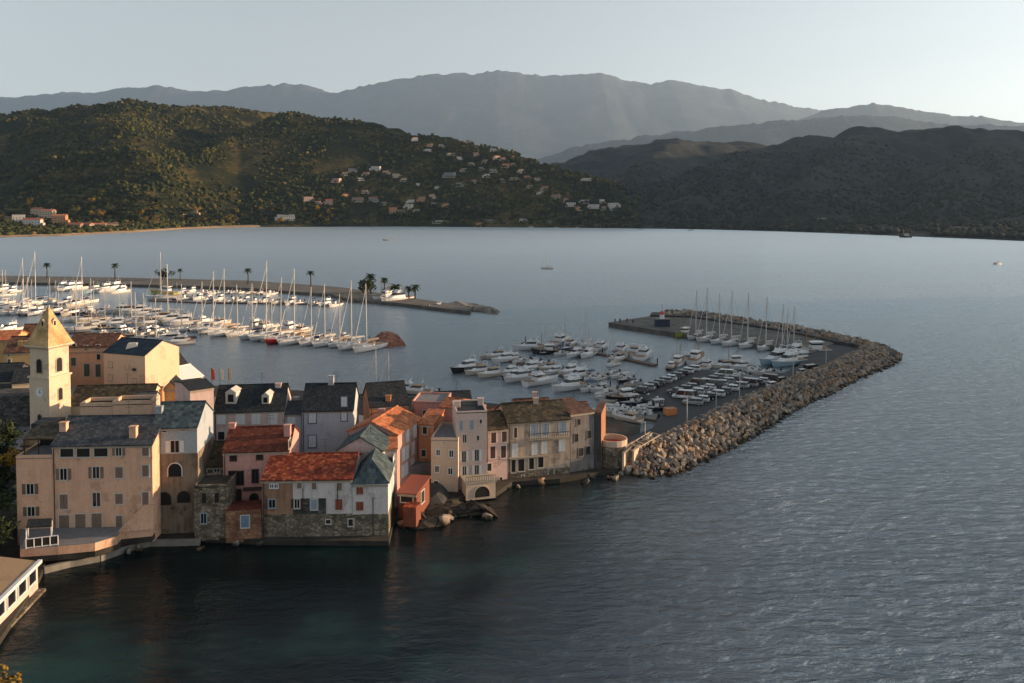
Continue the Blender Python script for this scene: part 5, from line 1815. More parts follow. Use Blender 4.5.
def proto_open(hull, L=6.5, canv=None, cover=None):
    rt = empty('small_motorboat', (0, 0, 0))
    B = L * .36
    h, rs = add_hull(rt, L, B, L * .11, hull, cover or M_deck, stern=.88, full=.45, bowup=.25)
    z = L * .11 + .03
    q = MB(); q.box((-L * .12, 0, z + .03), (L * .5, B * .6, .1)); q.build('cockpit', M_tint if not cover else cover, rt)
    q = MB(); q.box((0, 0, z + .4), (.8, .7, .8), taper=.7); cs_ = q.build('console', M_gel, rt)
    q = MB(); q.box((.3, 0, z + .95), (.06, .75, .35)); q.build('windshield', M_tint, cs_)
    q = MB(); q.box((-L * .22, 0, z + .3), (.5, B * .6, .35)); q.build('seat', M_canvw, rt)
    q = MB(); q.box((-L * .53, 0, z + .25), (.45, .45, .8), taper=.75); q.build('outboard_motor', M_engine, rt)
    if canv:
        q = MB()
        for x_ in (-1.2, .9):
            for s_ in (-1, 1):
                q.tube((x_ * .8, s_ * B * .42, z), (x_, s_ * B * .38, z + 1.7), .03, n=3)
        fr = q.build('canopy_frame', M_alu, rt)
        q = MB(); q.rings([[(-1.5, -B * .4, z + 1.68), (-1.5, 0, z + 1.85), (-1.5, B * .4, z + 1.68), (-1.5, 0, z + 1.78)], [(1.1, -B * .4, z + 1.68), (1.1, 0, z + 1.85), (1.1, B * .4, z + 1.68), (1.1, 0, z + 1.78)]])
        q.build('canopy', canv, rt)
    return rt

def proto_fishing(hull, L=12.0):
    rt = empty('fishing_boat', (0, 0, 0))
    B = L * .34
    h, rs = add_hull(rt, L, B, L * .12, hull, M_teak, stern=.8, full=.5, bowup=1.0)
    z = L * .12
    q = MB(); q.box((-L * .12, 0, z + 1.1), (L * .28, B * .55, 2.2), taper=.92); wh = q.build('wheelhouse', M_gel, rt)
    q = MB()
    q.box((-L * .12, 0, z + 1.65), (L * .275, B * .545, .5)); q.build('window', M_tint, wh)
    q = MB(); q.box((-L * .13, 0, z + 2.3), (L * .34, B * .62, .14)); q.build('roof', M_gel, wh)
    q = MB(); q.tube((L * .12, 0, z), (L * .12, 0, z + 6.5), .12); q.tube((L * .12, 0, z + 2), (-L * .3, 0, z + 4.8), .07); q.tube((-L * .2, 0, z + 2.3), (-L * .2, 0, z + 4.6), .06)
    q.build('mast', M_wood, rt)
    q = MB()
    pts = [(r[0][0], r[0][1] * .96, r[0][2] + .5) for r in rs[4:]]
    for s_ in (-1, 1):
        pp = [(a, s_ * b_, c) for a, b_, c in pts]
        for a, b_ in zip(pp, pp[1:]):
            q.tube(a, b_, .04, n=4)
    q.build('bulwark_rail', hull, rt)
    q = MB(); q.box((L * .02, B * .15, z + .35), (.9, .7, .6)); q.box((-L * .36, -B * .1, z + .3), (1.1, .9, .5)); q.build('fish_box', M_canvt, rt)
    return rt

PROT = {}
PROT['sb'] = proto_sail(M_canvb)
PROT['sw'] = proto_sail(M_canvw)
PROT['st'] = proto_sail(M_canvt)
PROT['sr'] = proto_sail(M_canvw, M_redh)
PROT['sn'] = proto_sail(M_canvb, M_navy)
PROT['cw'] = proto_cruiser(M_gel)
PROT['cn'] = proto_cruiser(M_blackh, fly=False)
PROT['cl'] = proto_cruiser(M_gelc, fly=False, canv=M_canvt)
PROT['cb'] = proto_cruiser(M_ltblue)
PROT['ow'] = proto_open(M_gel)
PROT['ob'] = proto_open(M_gel, canv=M_canvb)
PROT['og'] = proto_open(M_gelc, cover=M_canvg)
PROT['on'] = proto_open(M_navy, canv=M_canvw)
PROT['fw'] = proto_fishing(M_gel)
PROT['fg'] = proto_fishing(M_greenh)
PROT['fd'] = proto_fishing(M_blackh)
index_kids(None)
DESC = {'sb': 'white sailing yacht with blue sail cover', 'sw': 'white sailing yacht with pale sail cover', 'st': 'white sailing yacht with tan sail cover', 'sr': 'red hulled sailing yacht', 'sn': 'navy hulled sailing yacht',
        'cw': 'white flybridge cruiser', 'cn': 'black hulled motor cruiser', 'cl': 'cream motor cruiser with tan top', 'cb': 'light blue hulled cruiser', 'ow': 'open white motorboat', 'ob': 'small motorboat with blue canopy',
        'og': 'small motorboat under grey cover', 'on': 'navy motorboat with white canopy', 'fw': 'white fishing boat', 'fg': 'yellow-green wooden fishing boat', 'fd': 'dark fishing boat'}
CATS = {'s': 'sailing yacht', 'c': 'motor cruiser', 'o': 'motorboat', 'f': 'fishing boat'}
used = set()
ORD = ['', 'first', 'second', 'third', 'fourth', 'fifth', 'sixth', 'seventh', 'eighth', 'ninth', 'tenth', 'eleventh', 'twelfth', 'thirteenth', 'fourteenth', 'fifteenth', 'sixteenth', 'seventeenth', 'eighteenth', 'nineteenth', 'twentieth',
       'twenty-first', 'twenty-second', 'twenty-third', 'twenty-fourth']
def boat(kind, px, py, head, L=None, top=None, label='', group=None, z=0.0):
    """head: compass-like heading in degrees, 0 = +X (to the right), 90 = away from the viewer; top: mast-head pixel row"""
    src = PROT[kind]
    o = src if kind not in used else copy_tree(src)
    used.add(kind)
    p = G(px, py, z)
    o.location = (p.x, p.y, z + random.uniform(-.05, .05))
    base = {'s': 12.0, 'c': 10.5, 'o': 6.5, 'f': 12.0}[kind[0]]
    s_ = (L or base) / base
    if top is not None:
        zt = at(px, top, p.y + 1).z
        s_ = max(.45, min(1.6, zt / 17.0))
    o.scale = (s_, s_, s_)
    if top is not None and False:
        pass
    o.rotation_euler = (R(random.uniform(-1.2, 1.2)), R(random.uniform(-.8, .8)), R(head + random.uniform(-5, 5)))
    tag(o, label, CATS[kind[0]], group)
    return o
def row(items, where, group, head, dh=0, frm='from left'):
    items = sorted(items, key=lambda a: a[1])
    for i, it in enumerate(items):
        kind, px, py = it[:3]
        kw = it[3] if len(it) > 3 else {}
        h = kw.pop('head', head + dh * i / max(1, len(items) - 1))
        boat(kind, px, py, h, label='%s, %s %s %s' % (DESC[kind], ORD[i + 1], frm, where), group=group, **kw)
# front row of yachts
Arow = [('sw', 184, 331, 240), ('sb', 204, 330.5, 281), ('sw', 216, 332, 271), ('st', 227.5, 335, 268), ('sw', 240, 335, 284), ('sb', 254.5, 338, 283), ('sw', 269, 338.5, 260), ('sb', 274, 340, 290), ('sr', 283, 342, 277), ('st', 297, 343, 268),
        ('sb', 313.5, 344, 286), ('sw', 327, 345, 283), ('st', 342, 346, 293), ('sw', 354, 348, 280), ('st', 369, 350, 283)]
row([(k, x, y, dict(top=t) if t > 250 else dict(L=12)) for k, x, y, t in Arow], 'in the front yacht row', 'yachts in the front row of the left marina', 238)
rr = random.Random(31)
# boats on the far side of the same pontoon, bows away
row([('cw', 205, 323, dict(L=9)), ('cl', 222, 325, dict(L=10)), ('cw', 258, 328, dict(L=12)), ('cl', 266, 330, dict(L=12)), ('cw', 292, 331, dict(L=12)), ('cl', 303, 333, dict(L=11)), ('ob', 330, 337), ('cw', 345, 339, dict(L=8))],
    'behind the front yacht row', 'boats moored behind the front yacht row', 60)
# row B: white motorboats before the palm pier
row([(rr.choice(['cw', 'ow', 'cw', 'ob', 'cl']), 182 + i * 11 + rr.uniform(-2, 2), 293 + i * .35 + rr.uniform(-1, 1), dict(L=rr.uniform(8, 11))) for i in range(9)] , 'in row under the palm pier', 'motorboats moored along the palm pier', 255)
row([(rr.choice(['cw', 'ow', 'cw', 'ob', 'cl', 'cw']), 186 + i * 11.5 + rr.uniform(-2, 2), 299.5 + i * .5 + rr.uniform(-1, 1), dict(L=rr.uniform(7.5, 10.5))) for i in range(14)], 'on pontoon before the palm pier', 'motorboats on the middle pontoon', 250)
# left marina rows
row([('cw', 2, 292, dict(L=12)), ('cw', 11, 293, dict(L=11)), ('sb', 7, 296, dict(top=270)), ('cw', 60, 290, dict(L=13)), ('cw', 68, 291, dict(L=14)), ('cw', 76, 290, dict(L=13)), ('cb', 93, 293, dict(L=12)), ('cw', 103, 292, dict(L=14)), ('cw', 113, 291, dict(L=15)), ('cw', 120, 293, dict(L=12))],
    'in the rearmost left marina row', 'boats in the rearmost row of the left marina', 250)
fb1 = boat('fg', 163, 295.5, 170, L=15, label='yellow-green wooden fishing boat with tall rig moored near the palm pier', group=None)
row([('st', 163.5, 299, dict(top=252)), ('sw', 171, 318, dict(top=264)), ('sn', 178, 300, dict(top=282))], 'of yachts near the green boat', 'yachts near the yellow-green boat', 200)
row([('sw', 4, 304, dict(L=11)), ('sw', 26, 306, dict(top=258)), ('sb', 38, 305, dict(top=251)), ('sw', 24, 308, dict(top=279)), ('sb', 33, 309, dict(top=279)), ('st', 51, 303, dict(top=277)), ('sw', 57, 304, dict(top=280)), ('cw', 66, 304), ('sb', 84, 304, dict(top=256.5)), ('cl', 75, 306)],
    'along the left marina pontoon', 'boats on the far left pontoon', 255)
row([(rr.choice(['cw', 'cl', 'cw', 'ob', 'sn', 'sw', 'fw']), 4 + i * 8.3 + rr.uniform(-2, 2), 314 + rr.uniform(-1.5, 1.5), dict(L=rr.uniform(8, 12))) for i in range(13)], 'in middle row beyond the spire', 'boats in the middle row beyond the spire', 248)
row([(k, x, y, d) for k, x, y, d in [('sw', 73, 322, dict(top=287)), ('sw', 79, 330, dict(top=284)), ('cl', 85, 322, dict(L=10)), ('sb', 94, 321, dict(top=278)), ('cl', 100, 325, dict(L=9)), ('fd', 92, 328, dict(L=9)), ('sw', 107, 324, dict(top=289)), ('cw', 115, 326, dict(L=11)),
      ('cw', 119, 313, dict(L=12)), ('cl', 128, 313, dict(L=12)), ('cw', 137, 314, dict(L=13)), ('sb', 121, 321, dict(top=293)), ('cw', 144, 316, dict(L=11)), ('sw', 134, 323, dict(top=281))]], 'in cluster behind the peach block', 'boats in the cluster behind the peach block', 215)
row([('cw', 153, 318, dict(L=13)), ('cl', 160, 321, dict(L=13)), ('cw', 170, 323, dict(L=13)), ('cw', 180, 325, dict(L=13)), ('cl', 150, 326, dict(L=12))], 'of the big cruisers beside the cluster', 'big cruisers right of the cluster', 215)
row([(rr.choice(['cw', 'cl', 'ob', 'cw', 'sn', 'cw']), 98 + i * 8.7 + rr.uniform(-1.5, 1.5), 334 + rr.uniform(-1.5, 1.5) , dict(L=rr.uniform(8, 12))) for i in range(9)], 'just above the harbour roofs', 'boats just above the harbour roofs', 60)
row([(rr.choice(['cw', 'cl', 'cw', 'sw']), 128 + i * 10 + rr.uniform(-1.5, 1.5), 344 + rr.uniform(-1, 1), dict(L=rr.uniform(10, 13))) for i in range(6)], 'on pontoon over blue slate roof', 'boats on the nearest left pontoon', 205)
row([('ow', 2, 329), ('cw', 8, 332, dict(L=11)), ('ow', 1, 336)], 'at the left edge', 'boats at the left edge', 250)
# big yachts by the pier tip
row([('fw', 384, 301, dict(L=15)), ('cw', 396, 302.5, dict(L=19)), ('ow', 429, 308.5), ('cn', 437, 308, dict(L=8))], 'at the palm pier\'s tip', 'boats near the palm pier tip', 235)
# mid harbour yachts seen over the town roofs
row([('sw', 378, 393, dict(top=348)), ('sw', 391, 396, dict(top=352)), ('cw', 402, 392, dict(L=9)), ('cl', 414, 394, dict(L=9)), ('ow', 426, 393)], 'close behind the slate roofs', 'boats close behind the town roofs', 170)
boat('ow', 387, 240.5, 200, L=11, label='lone white motorboat far out near the opposite shore')
boat('sw', 547, 269, 175, top=250, label='lone anchored sailing yacht in the open bay')
boat('fd', 905, 237.5, 180, L=16, label='lone dark workboat close to the far right shore')
boat('ow', 998, 264.5, 30, L=8, label='tiny motorboat crossing the bay at the right edge')
# right harbour: cluster nearest the left
row([('cn', 466, 371, dict(L=10.9)), ('cl', 479, 374, dict(L=9.2)), ('cl', 491, 376.5, dict(L=9.2)), ('cw', 509, 374, dict(L=7.6)), ('cw', 519, 381, dict(L=10.1)), ('cn', 513, 378, dict(L=7.6)), ('cw', 542, 384, dict(L=10.9, head=35)), ('cw', 569, 390, dict(L=10.9)), ('ob', 589, 391, dict(L=6.7)), ('ow', 606, 396, dict(L=8.4)), ('cw', 600, 391, dict(L=6.7))],
    'in the right harbour\'s front cluster', 'front boats of the right harbour', 220)
row([('og', 488, 358), ('cl', 496, 358, dict(L=8.4)), ('cw', 504, 362, dict(L=9.2)), ('cw', 512, 361, dict(L=7.6)), ('ow', 521, 363, dict(L=6.7)), ('ob', 533, 364), ('og', 541, 366), ('cl', 549, 370, dict(L=7.6)), ('cw', 554, 374, dict(L=7.6)), ('cw', 530, 371, dict(L=9.2))],
    'in the right harbour\'s second cluster', 'second row of the right harbour', 222)
row([('cw', 529, 350, dict(L=11, head=185)), ('fd', 545, 353.5, dict(L=9, head=190)), ('ob', 560, 355), ('cw', 575, 357, dict(L=9)), ('cw', 587, 357, dict(L=9)), ('cw', 562, 344, dict(L=12, head=60)), ('cl', 571, 346, dict(L=9, head=60)), ('og', 581, 346, dict(head=60)), ('cw', 602, 349, dict(L=9, head=60)), ('ob', 613, 360), ('cl', 619, 361, dict(L=8)),
     ('cw', 622, 352, dict(L=10, head=60)), ('cl', 636, 354, dict(L=10, head=60)), ('cw', 645, 358, dict(L=12, head=60))], 'on the narrow right pontoon', 'boats on the narrow pontoon', 235)
row([('cw', 569, 374, dict(L=9)), ('cw', 577, 379, dict(L=10)), ('ob', 590, 380), ('ow', 599, 380), ('og', 611, 376), ('ow', 618, 378), ('on', 625, 382), ('og', 632, 386)], 'between pontoon and parked cars', 'small boats beside the car park quay', 225)
for k in PROT['sw'], : pass
row([('sn', 546, 354, dict(top=327)), ('sn', 566, 350, dict(top=313)), ('sw', 587, 346, dict(top=307)), ('sw', 612, 366, dict(top=332)), ('sw', 602, 398, dict(top=362))], 'of the right harbour\'s slender yachts', 'yachts scattered in the right harbour', 230)
row([('og', 612, 402), ('fd', 622, 401, dict(L=9)), ('on', 632, 405), ('og', 641, 404), ('ow', 650, 408), ('og', 657, 403), ('ow', 648, 400), ('on', 657, 410)], 'in the corner below car park', 'small boats in the corner below the car park', 200)
row([('ow', 606, 414), ('og', 614, 417), ('ow', 622, 413), ('og', 630, 417), ('ow', 638, 412), ('ow', 617, 409), ('og', 644, 418), ('cl', 627, 421, dict(L=7))], 'just behind the grey end house', 'covered boats behind the grey end house', 150)
row([('fw', 679, 365, dict(L=9)), ('cw', 688, 361, dict(L=8)), ('fw', 697, 362, dict(L=11)), ('cw', 708, 368, dict(L=9)), ('fd', 672, 369, dict(L=7))], 'at the car park quay\'s head', 'boats at the head of the car park quay', 60)
row([('cl', 724, 368, dict(L=8)), ('fd', 732, 366, dict(L=9)), ('cw', 741, 369, dict(L=8)), ('og', 749, 372), ('ow', 756, 373), ('og', 763, 375), ('ow', 730, 375), ('og', 739, 378), ('ow', 770, 374)], 'beside the outer quay road', 'boats beside the outer quay road', 200)
row([('cb', 776, 364, dict(L=14)), ('cb', 787, 366, dict(L=13)), ('cw', 794, 355, dict(L=11)), ('fw', 811, 354, dict(L=12, head=185)), ('cw', 800, 361, dict(L=10))], 'of the harbour corner\'s large boats', 'large boats in the harbour corner', 215)
row([('fg', 683, 337, dict(L=10)), ('sw', 697, 338.5, dict(top=290)), ('sw', 708, 341, dict(top=287)), ('sw', 721, 343, dict(top=293)), ('sw', 733, 345, dict(top=290)), ('sw', 749, 347, dict(top=292)), ('sw', 767, 349.5, dict(top=296)), ('sb', 783, 351, dict(top=303)), ('sw', 788, 352, dict(top=307)), ('sw', 795, 352, dict(top=305))],
    'of yachts along the rock jetty', 'yachts along the rock jetty', 222)
row([('ow', 703, 330), ('og', 716, 332), ('ob', 727, 334), ('og', 740, 336), ('ow', 752, 338), ('og', 764, 340)], 'stored ashore on the rock jetty', 'boats stored ashore on the rock jetty', 200) if False else None
for k in list(PROT):
    if k not in used:
        def rm(o):
            for c in KID.get(o.name, []):
                rm(c)
            bpy.data.objects.remove(o)
        rm(PROT[k])

# ------------------------------------------------------------------ cars
M_tyre = plain('tyre_rubber', (0.02, 0.02, 0.02), .9)
def proto_car(kind, paint):
    rt = empty('parked_car', (0, 0, 0))
    L, Wd, Hh = {'hatch': (4.0, 1.72, 1.45), 'estate': (4.5, 1.8, 1.5), 'van': (4.9, 1.95, 2.0)}[kind]
    q = MB()
    def sec(x, w, z0, z1, k=.94):
        return [(x, -w * k, z0), (x, -w, z0 + .25), (x, -w * .97, z1 - .1), (x, -w * .82, z1), (x, w * .82, z1), (x, w * .97, z1 - .1), (x, w, z0 + .25), (x, w * k, z0)]
    h = L / 2; w = Wd / 2
    q.rings([sec(-h, w * .86, .35, .80), sec(-h + .12, w * .97, .26, .95), sec(-h * .4, w, .24, .97), sec(h * .35, w, .24, .95), sec(h - .35, w * .97, .26, .80), sec(h, w * .80, .36, .66)])
    body = q.build('body', paint, rt)
    def cab(x, ww, z):
        return [(x, -ww, z), (x, ww, z)]
    x0, x1, x2, x3 = {'hatch': (-h + .12, -h + .45, .35, 1.0), 'estate': (-h + .1, -h + .4, .4, 1.1), 'van': (-h + .05, -h + .12, 1.0, 1.7)}[kind]
    q = MB()
    q.rings([[(x0, -w * .88, .95), (x3, -w * .88, .93), (x3, w * .88, .93), (x0, w * .88, .95)], [(x1, -w * .72, Hh - .05), (x2, -w * .72, Hh - .05), (x2, w * .72, Hh - .05), (x1, w * .72, Hh - .05)]])
    q.build('window', M_tint, body)
    q = MB()
    q.rings([[(x1 - .03, -w * .735, Hh - .05), (x2 + .03, -w * .735, Hh - .05), (x2 + .03, w * .735, Hh - .05), (x1 - .03, w * .735, Hh - .05)], [(x1 + .05, -w * .66, Hh), (x2 - .1, -w * .66, Hh), (x2 - .1, w * .66, Hh), (x1 + .05, w * .66, Hh)]])
    for fx in (x0, (x0 + x3) / 2, x3):
        for s_ in (-1, 1):
            tx = x1 + (x2 - x1) * (fx - x0) / (x3 - x0)
            q.tube((fx, s_ * w * .885, .95), (tx, s_ * w * .73, Hh - .04), .045, n=4)
    q.build('roof', paint, body)
    for sx in (-1, 1):
        for s_ in (-1, 1):
            q = MB(); q.tube((sx * L * .31, s_ * (w - .2), .31), (sx * L * .31, s_ * (w + .01), .31), .31, n=12)
            wl_ = q.build('wheel', M_tyre, rt)
            q = MB(); q.tube((sx * L * .31, s_ * (w + .01), .31), (sx * L * .31, s_ * (w + .03), .31), .18, n=8)
            q.build('rim', M_alu, wl_)
        q = MB()
    for s_ in (-1, 1):
        q = MB(); q.box((h - .06, s_ * w * .62, .66), (.12, .3, .14)); q.build('headlight', M_whitemetal, rt)
        q = MB(); q.box((-h + .04, s_ * w * .7, .75), (.1, .22, .18)); q.build('tail_light', M_redh, rt)
    return rt
CP = {'white': glassy('white_car_paint', (0.62, 0.63, 0.64), .25), 'silver': glassy('silver_car_paint', (0.32, 0.33, 0.34), .25), 'grey': glassy('grey_car_paint', (0.10, 0.105, 0.11), .25),
      'black': glassy('black_car_paint', (0.012, 0.012, 0.014), .2), 'red': glassy('red_car_paint', (0.30, 0.02, 0.015), .25), 'blue': glassy('blue_car_paint', (0.05, 0.10, 0.2), .25)}
CARP = {}
KN = {'hatch': 'hatchback', 'estate': 'estate car', 'van': 'van'}
def car(kind, col, px, py, head, label, group):
    key = (kind, col)
    if key not in CARP:
        CARP[key] = proto_car(kind, CP[col]); index_kids(None); o = CARP[key]
    else:
        o = copy_tree(CARP[key])
    p = G(px, py, QZ + .3)
    o.location = (p.x, p.y, QZ + .002)
    o.rotation_euler = (0, 0, R(head + random.uniform(-2, 2)))
    tag(o, label, 'van' if kind == 'van' else 'car', group)
def carrow(lst, where, group, head):
    for i, (kind, col, px, py) in enumerate(lst):
        car(kind, col, px, py, head, '%s parked %s from the near end %s' % (col + ' ' + KN[kind], ORD[i + 1], where), group)
def along(a, b_, n_, cols, kinds):
    return [(kinds[i % len(kinds)], cols[i % len(cols)], a[0] + (b_[0] - a[0]) * i / (n_ - 1), a[1] + (b_[1] - a[1]) * i / (n_ - 1)) for i in range(n_)]
carrow(along((640, 391), (692, 369.5), 10, ['grey', 'silver', 'black', 'grey', 'silver', 'white', 'grey', 'black', 'white', 'white'], ['hatch', 'estate', 'hatch', 'hatch', 'estate']), 'of the waterside car row', 'cars parked along the inner quay', 160)
carrow(along((683, 397), (732, 380), 9, ['white', 'grey', 'white', 'silver', 'white', 'grey', 'white', 'silver', 'grey'], ['van', 'hatch', 'estate', 'hatch', 'hatch']), 'of the front middle car row', 'cars in the front middle row', 160)
carrow(along((693, 403), (738, 386.5), 7, ['silver', 'white', 'black', 'white', 'grey', 'white', 'silver'], ['estate', 'hatch', 'hatch']), 'of the car row nearest the boulders', 'cars in the row nearest the boulders', 160)
carrow(along((741, 386), (768, 380.5), 5, ['white', 'silver', 'grey', 'white', 'black'], ['hatch', 'van', 'hatch']), 'of the short car row by the bend', 'cars in the short row by the bend', 150)
carrow(along((676, 392.5), (724, 375.5), 8, ['grey', 'black', 'silver', 'grey', 'white', 'black', 'silver', 'white'], ['hatch', 'estate', 'hatch', 'van']), 'of the back middle car row', 'cars in the back middle row', 160)
car('hatch', 'white', 774, 386, 25, 'white hatchback parked alone beside the boulders', None)
car('estate', 'black', 783, 381.5, 25, 'black estate car parked beside the boulders behind the white hatchback', None)
car('hatch', 'silver', 804, 373, 25, 'silver hatchback parked alone near the far quay corner', None)
car('van', 'grey', 812, 370.5, 25, 'grey van parked against the boulders furthest along the quay', None)
# orange crate, lamps, beacon
p = G(670, 414.5, QZ)
rt = empty('orange_container', p, label='small orange container standing on the quay near the fishing gear', cat='container', world=True)
q = MB(); q.box((p.x, p.y, QZ + .65), (2.4, 1.6, 1.3), R(20)); q.build('box', plain('orange_paint', (0.5, 0.2, 0.06), .6), rt)
q = MB(); q.box((p.x, p.y, QZ + 1.36), (2.5, 1.7, .1), R(20)); q.build('lid', plain('dull_orange_paint', (0.36, 0.15, 0.06), .6), rt)
def lamp(px, py, top, label):
    p = G(px, py, QZ)
    zt = at(px, top, p.y).z
    rt = empty('street_lamp', p, label=label, cat='street lamp', group='street lamps on the quay', world=True)
    q = MB(); q.tube(p, (p.x, p.y, zt), .09, .06); q.build('pole', M_alu, rt)
    q = MB(); q.tube((p.x, p.y, zt), (p.x - 1.0, p.y + .3, zt + .1), .04, n=4); a = q.build('arm', M_alu, rt)
    q = MB(); q.box((p.x - 1.1, p.y + .3, zt + .1), (.7, .3, .12), taper=.7); _shift(q.build('lamp_head', M_whitemetal, a, loc=(0, 0, 0)), rt)
for px_, py_, tp_, lb in ((687, 425, 397, 'opposite the orange container'), (739.5, 402, 374, 'beside the middle car rows'), (645, 447, 422, 'at the root of the breakwater'), (793, 380, 355, 'by the light blue boats'), (826, 366, 347, 'at the far bend of the quay'), (716, 411, 387, 'between the boulders and the container')):
    lamp(px_, py_, tp_, 'slim grey street lamp ' + lb)
p = G(662, 326, 1.6)
rt = empty('harbour_beacon', p, label='navy harbour hut with red and white light beacon on the jetty head', cat='beacon', world=True)
q = MB(); q.box((p.x, p.y, 2.9), (5.0, 3.6, 2.6)); q.build('hut', plain('navy_wall', (0.02, 0.03, 0.06), .7), rt)
q = MB(); q.box((p.x, p.y, 4.28), (5.4, 4.0, .15)); q.build('roof', M_conc, rt)
q = MB(); q.tube((p.x, p.y, 4.3), (p.x, p.y, 5.8), .9, .8, 12); q.build('tower', M_whitewood, rt)
q = MB(); q.tube((p.x, p.y, 5.8), (p.x, p.y, 7.0), .95, .5, 12); q.tube((p.x, p.y, 7.0), (p.x, p.y, 9.5), .05); q.build('lantern', M_redh, rt)
# bollard-like anglers and walkers
M_cloth = [plain('dark_blue_clothes', (0.03, 0.04, 0.07)), plain('black_clothes', (0.015, 0.015, 0.018)), plain('red_clothes', (0.25, 0.03, 0.03)), plain('pale_clothes', (0.4, 0.36, 0.34))]
M_skin = plain('skin', (0.42, 0.25, 0.17), .6)
M_hair = plain('dark_hair', (0.02, 0.014, 0.01), .8)
def person(px, py, z, label, cloth, head=0, Y=None):
    p = G(px, py, z) if Y is None else at(px, py, Y)
    J = [(0, 0, .95), (0, 0, 1.2), (0, 0, 1.42), (0, 0, 1.52), (0, .01, 1.66), (0, .0, 1.74),
         (-.19, 0, 1.40), (-.25, .02, 1.12), (-.24, -.06, .88), (-.24, -.09, .79), (.19, 0, 1.40), (.25, .02, 1.12), (.22, -.1, .9), (.2, -.14, .82),
         (-.1, 0, .9), (-.11, -.03, .5), (-.12, .05, .08), (-.12, -.12, .04), (.1, 0, .9), (.12, .04, .5), (.13, .1, .08), (.13, -.07, .04)]
    E = [(0, 1), (1, 2), (2, 3), (3, 4), (4, 5), (2, 6), (6, 7), (7, 8), (8, 9), (2, 10), (10, 11), (11, 12), (12, 13), (0, 14), (14, 15), (15, 16), (16, 17), (0, 18), (18, 19), (19, 20), (20, 21)]
    rad = [.15, .14, .15, .06, .10, .07, .07, .05, .04, .035, .07, .05, .04, .035, .10, .07, .05, .04, .10, .07, .05, .04]
    me = bpy.data.meshes.new('person')
    me.from_pydata(J, E, [])
    o = bpy.data.objects.new('person', me)
    COL.objects.link(o)
    md = o.modifiers.new('skin', 'SKIN')
    for i, v in enumerate(me.skin_vertices[0].data):
        v.radius = (rad[i], rad[i] * .8)
        v.use_root = (i == 0)
    sd = o.modifiers.new('sub', 'SUBSURF'); sd.levels = 1; sd.render_levels = 1
    me.materials.append(M_skin)
    o.location = (p.x, p.y, p.z if Y is not None else z)
    o.rotation_euler = (0, 0, R(head))
    tag(o, label, 'person')
    q = MB()
    def el(z_, a, b_, y=0):
        return [(a * math.cos(t), y + b_ * math.sin(t), z_) for t in [i * math.pi / 5 for i in range(10)]]
    q.rings([el(.86, .2, .15), el(1.1, .185, .14), el(1.38, .23, .15), el(1.47, .12, .1)])
    for s_ in (-1, 1):
        q.tube((s_ * .19, 0, 1.41), (s_ * .25, .02, 1.1), .085, .065, 6)
    q.build('shirt', cloth, o)
    q = MB(); 
    q.tube((-.1, 0, .93), (-.12, .03, .12), .125, .075, 7); q.tube((.1, 0, .93), (.13, .08, .12), .125, .075, 7); q.build('trousers', M_cloth[1], o)
    q = MB(); q.rings([el(1.68, .105, .12, .02), el(1.76, .09, .10, .02), el(1.81, .03, .03, .02)]); q.build('hair', M_hair, o)
for px_, py_, z_, lb, ci, hd in ((615, 323, 1.6, 'angler in dark clothes standing at the outermost end of the jetty', 1, 200), (620, 322.6, 1.6, 'angler in blue standing second from the jetty end', 0, 180), (627, 322.5, 1.6, 'person in black standing on the jetty between anglers and beacon hut', 1, 190),
        (633, 323.6, 1.6, 'person in red standing near the beacon hut on the jetty', 2, 160), (890, 357.5, 3.2, 'person in dark clothes standing on the last boulders of the breakwater', 1, 40), (847, 362, 1.3, 'person in black walking at the quay bend beside the boulders', 1, 90), (700, 397, 1.3, 'person in pale clothes walking past the car row', 3, 20)):
    person(px_, py_, z_, lb, M_cloth[ci], hd)

# ------------------------------------------------------------------ trees and plants
def leafmat(name, c1, c2):
    m, n, l, b = nodes_of(name)
    oi = n.new('ShaderNodeObjectInfo')
    tc = n.new('ShaderNodeTexCoord')
    no = n.new('ShaderNodeTexNoise')
    no.inputs['Scale'].default_value = .9
    l.new(tc.outputs['Object'], no.inputs['Vector'])
    ad = n.new('ShaderNodeMath'); ad.operation = 'ADD'
    l.new(no.outputs['Fac'], ad.inputs[0])
    mu = n.new('ShaderNodeMath'); mu.operation = 'MULTIPLY_ADD'
    mu.inputs[1].default_value = .5; mu.inputs[2].default_value = -.25
    l.new(oi.outputs['Random'], mu.inputs[0])
    l.new(mu.outputs[0], ad.inputs[1])
    r = ramp(n, [(.35, c1), (.7, c2)])
    l.new(ad.outputs[0], r.inputs['Fac'])
    l.new(r.outputs[0], b.inputs['Base Color'])
    b.inputs['Roughness'].default_value = .8
    b.inputs['Specular IOR Level'].default_value = .2
    return m
L_dark = leafmat('dark_foliage', (0.012, 0.022, 0.010), (0.035, 0.05, 0.018))
L_olive = leafmat('olive_foliage', (0.045, 0.055, 0.018), (0.13, 0.115, 0.035))
L_gold = leafmat('autumn_foliage', (0.16, 0.10, 0.015), (0.40, 0.25, 0.03))
M_bark = plain('bark', (0.05, 0.038, 0.028), 1, var=.3)
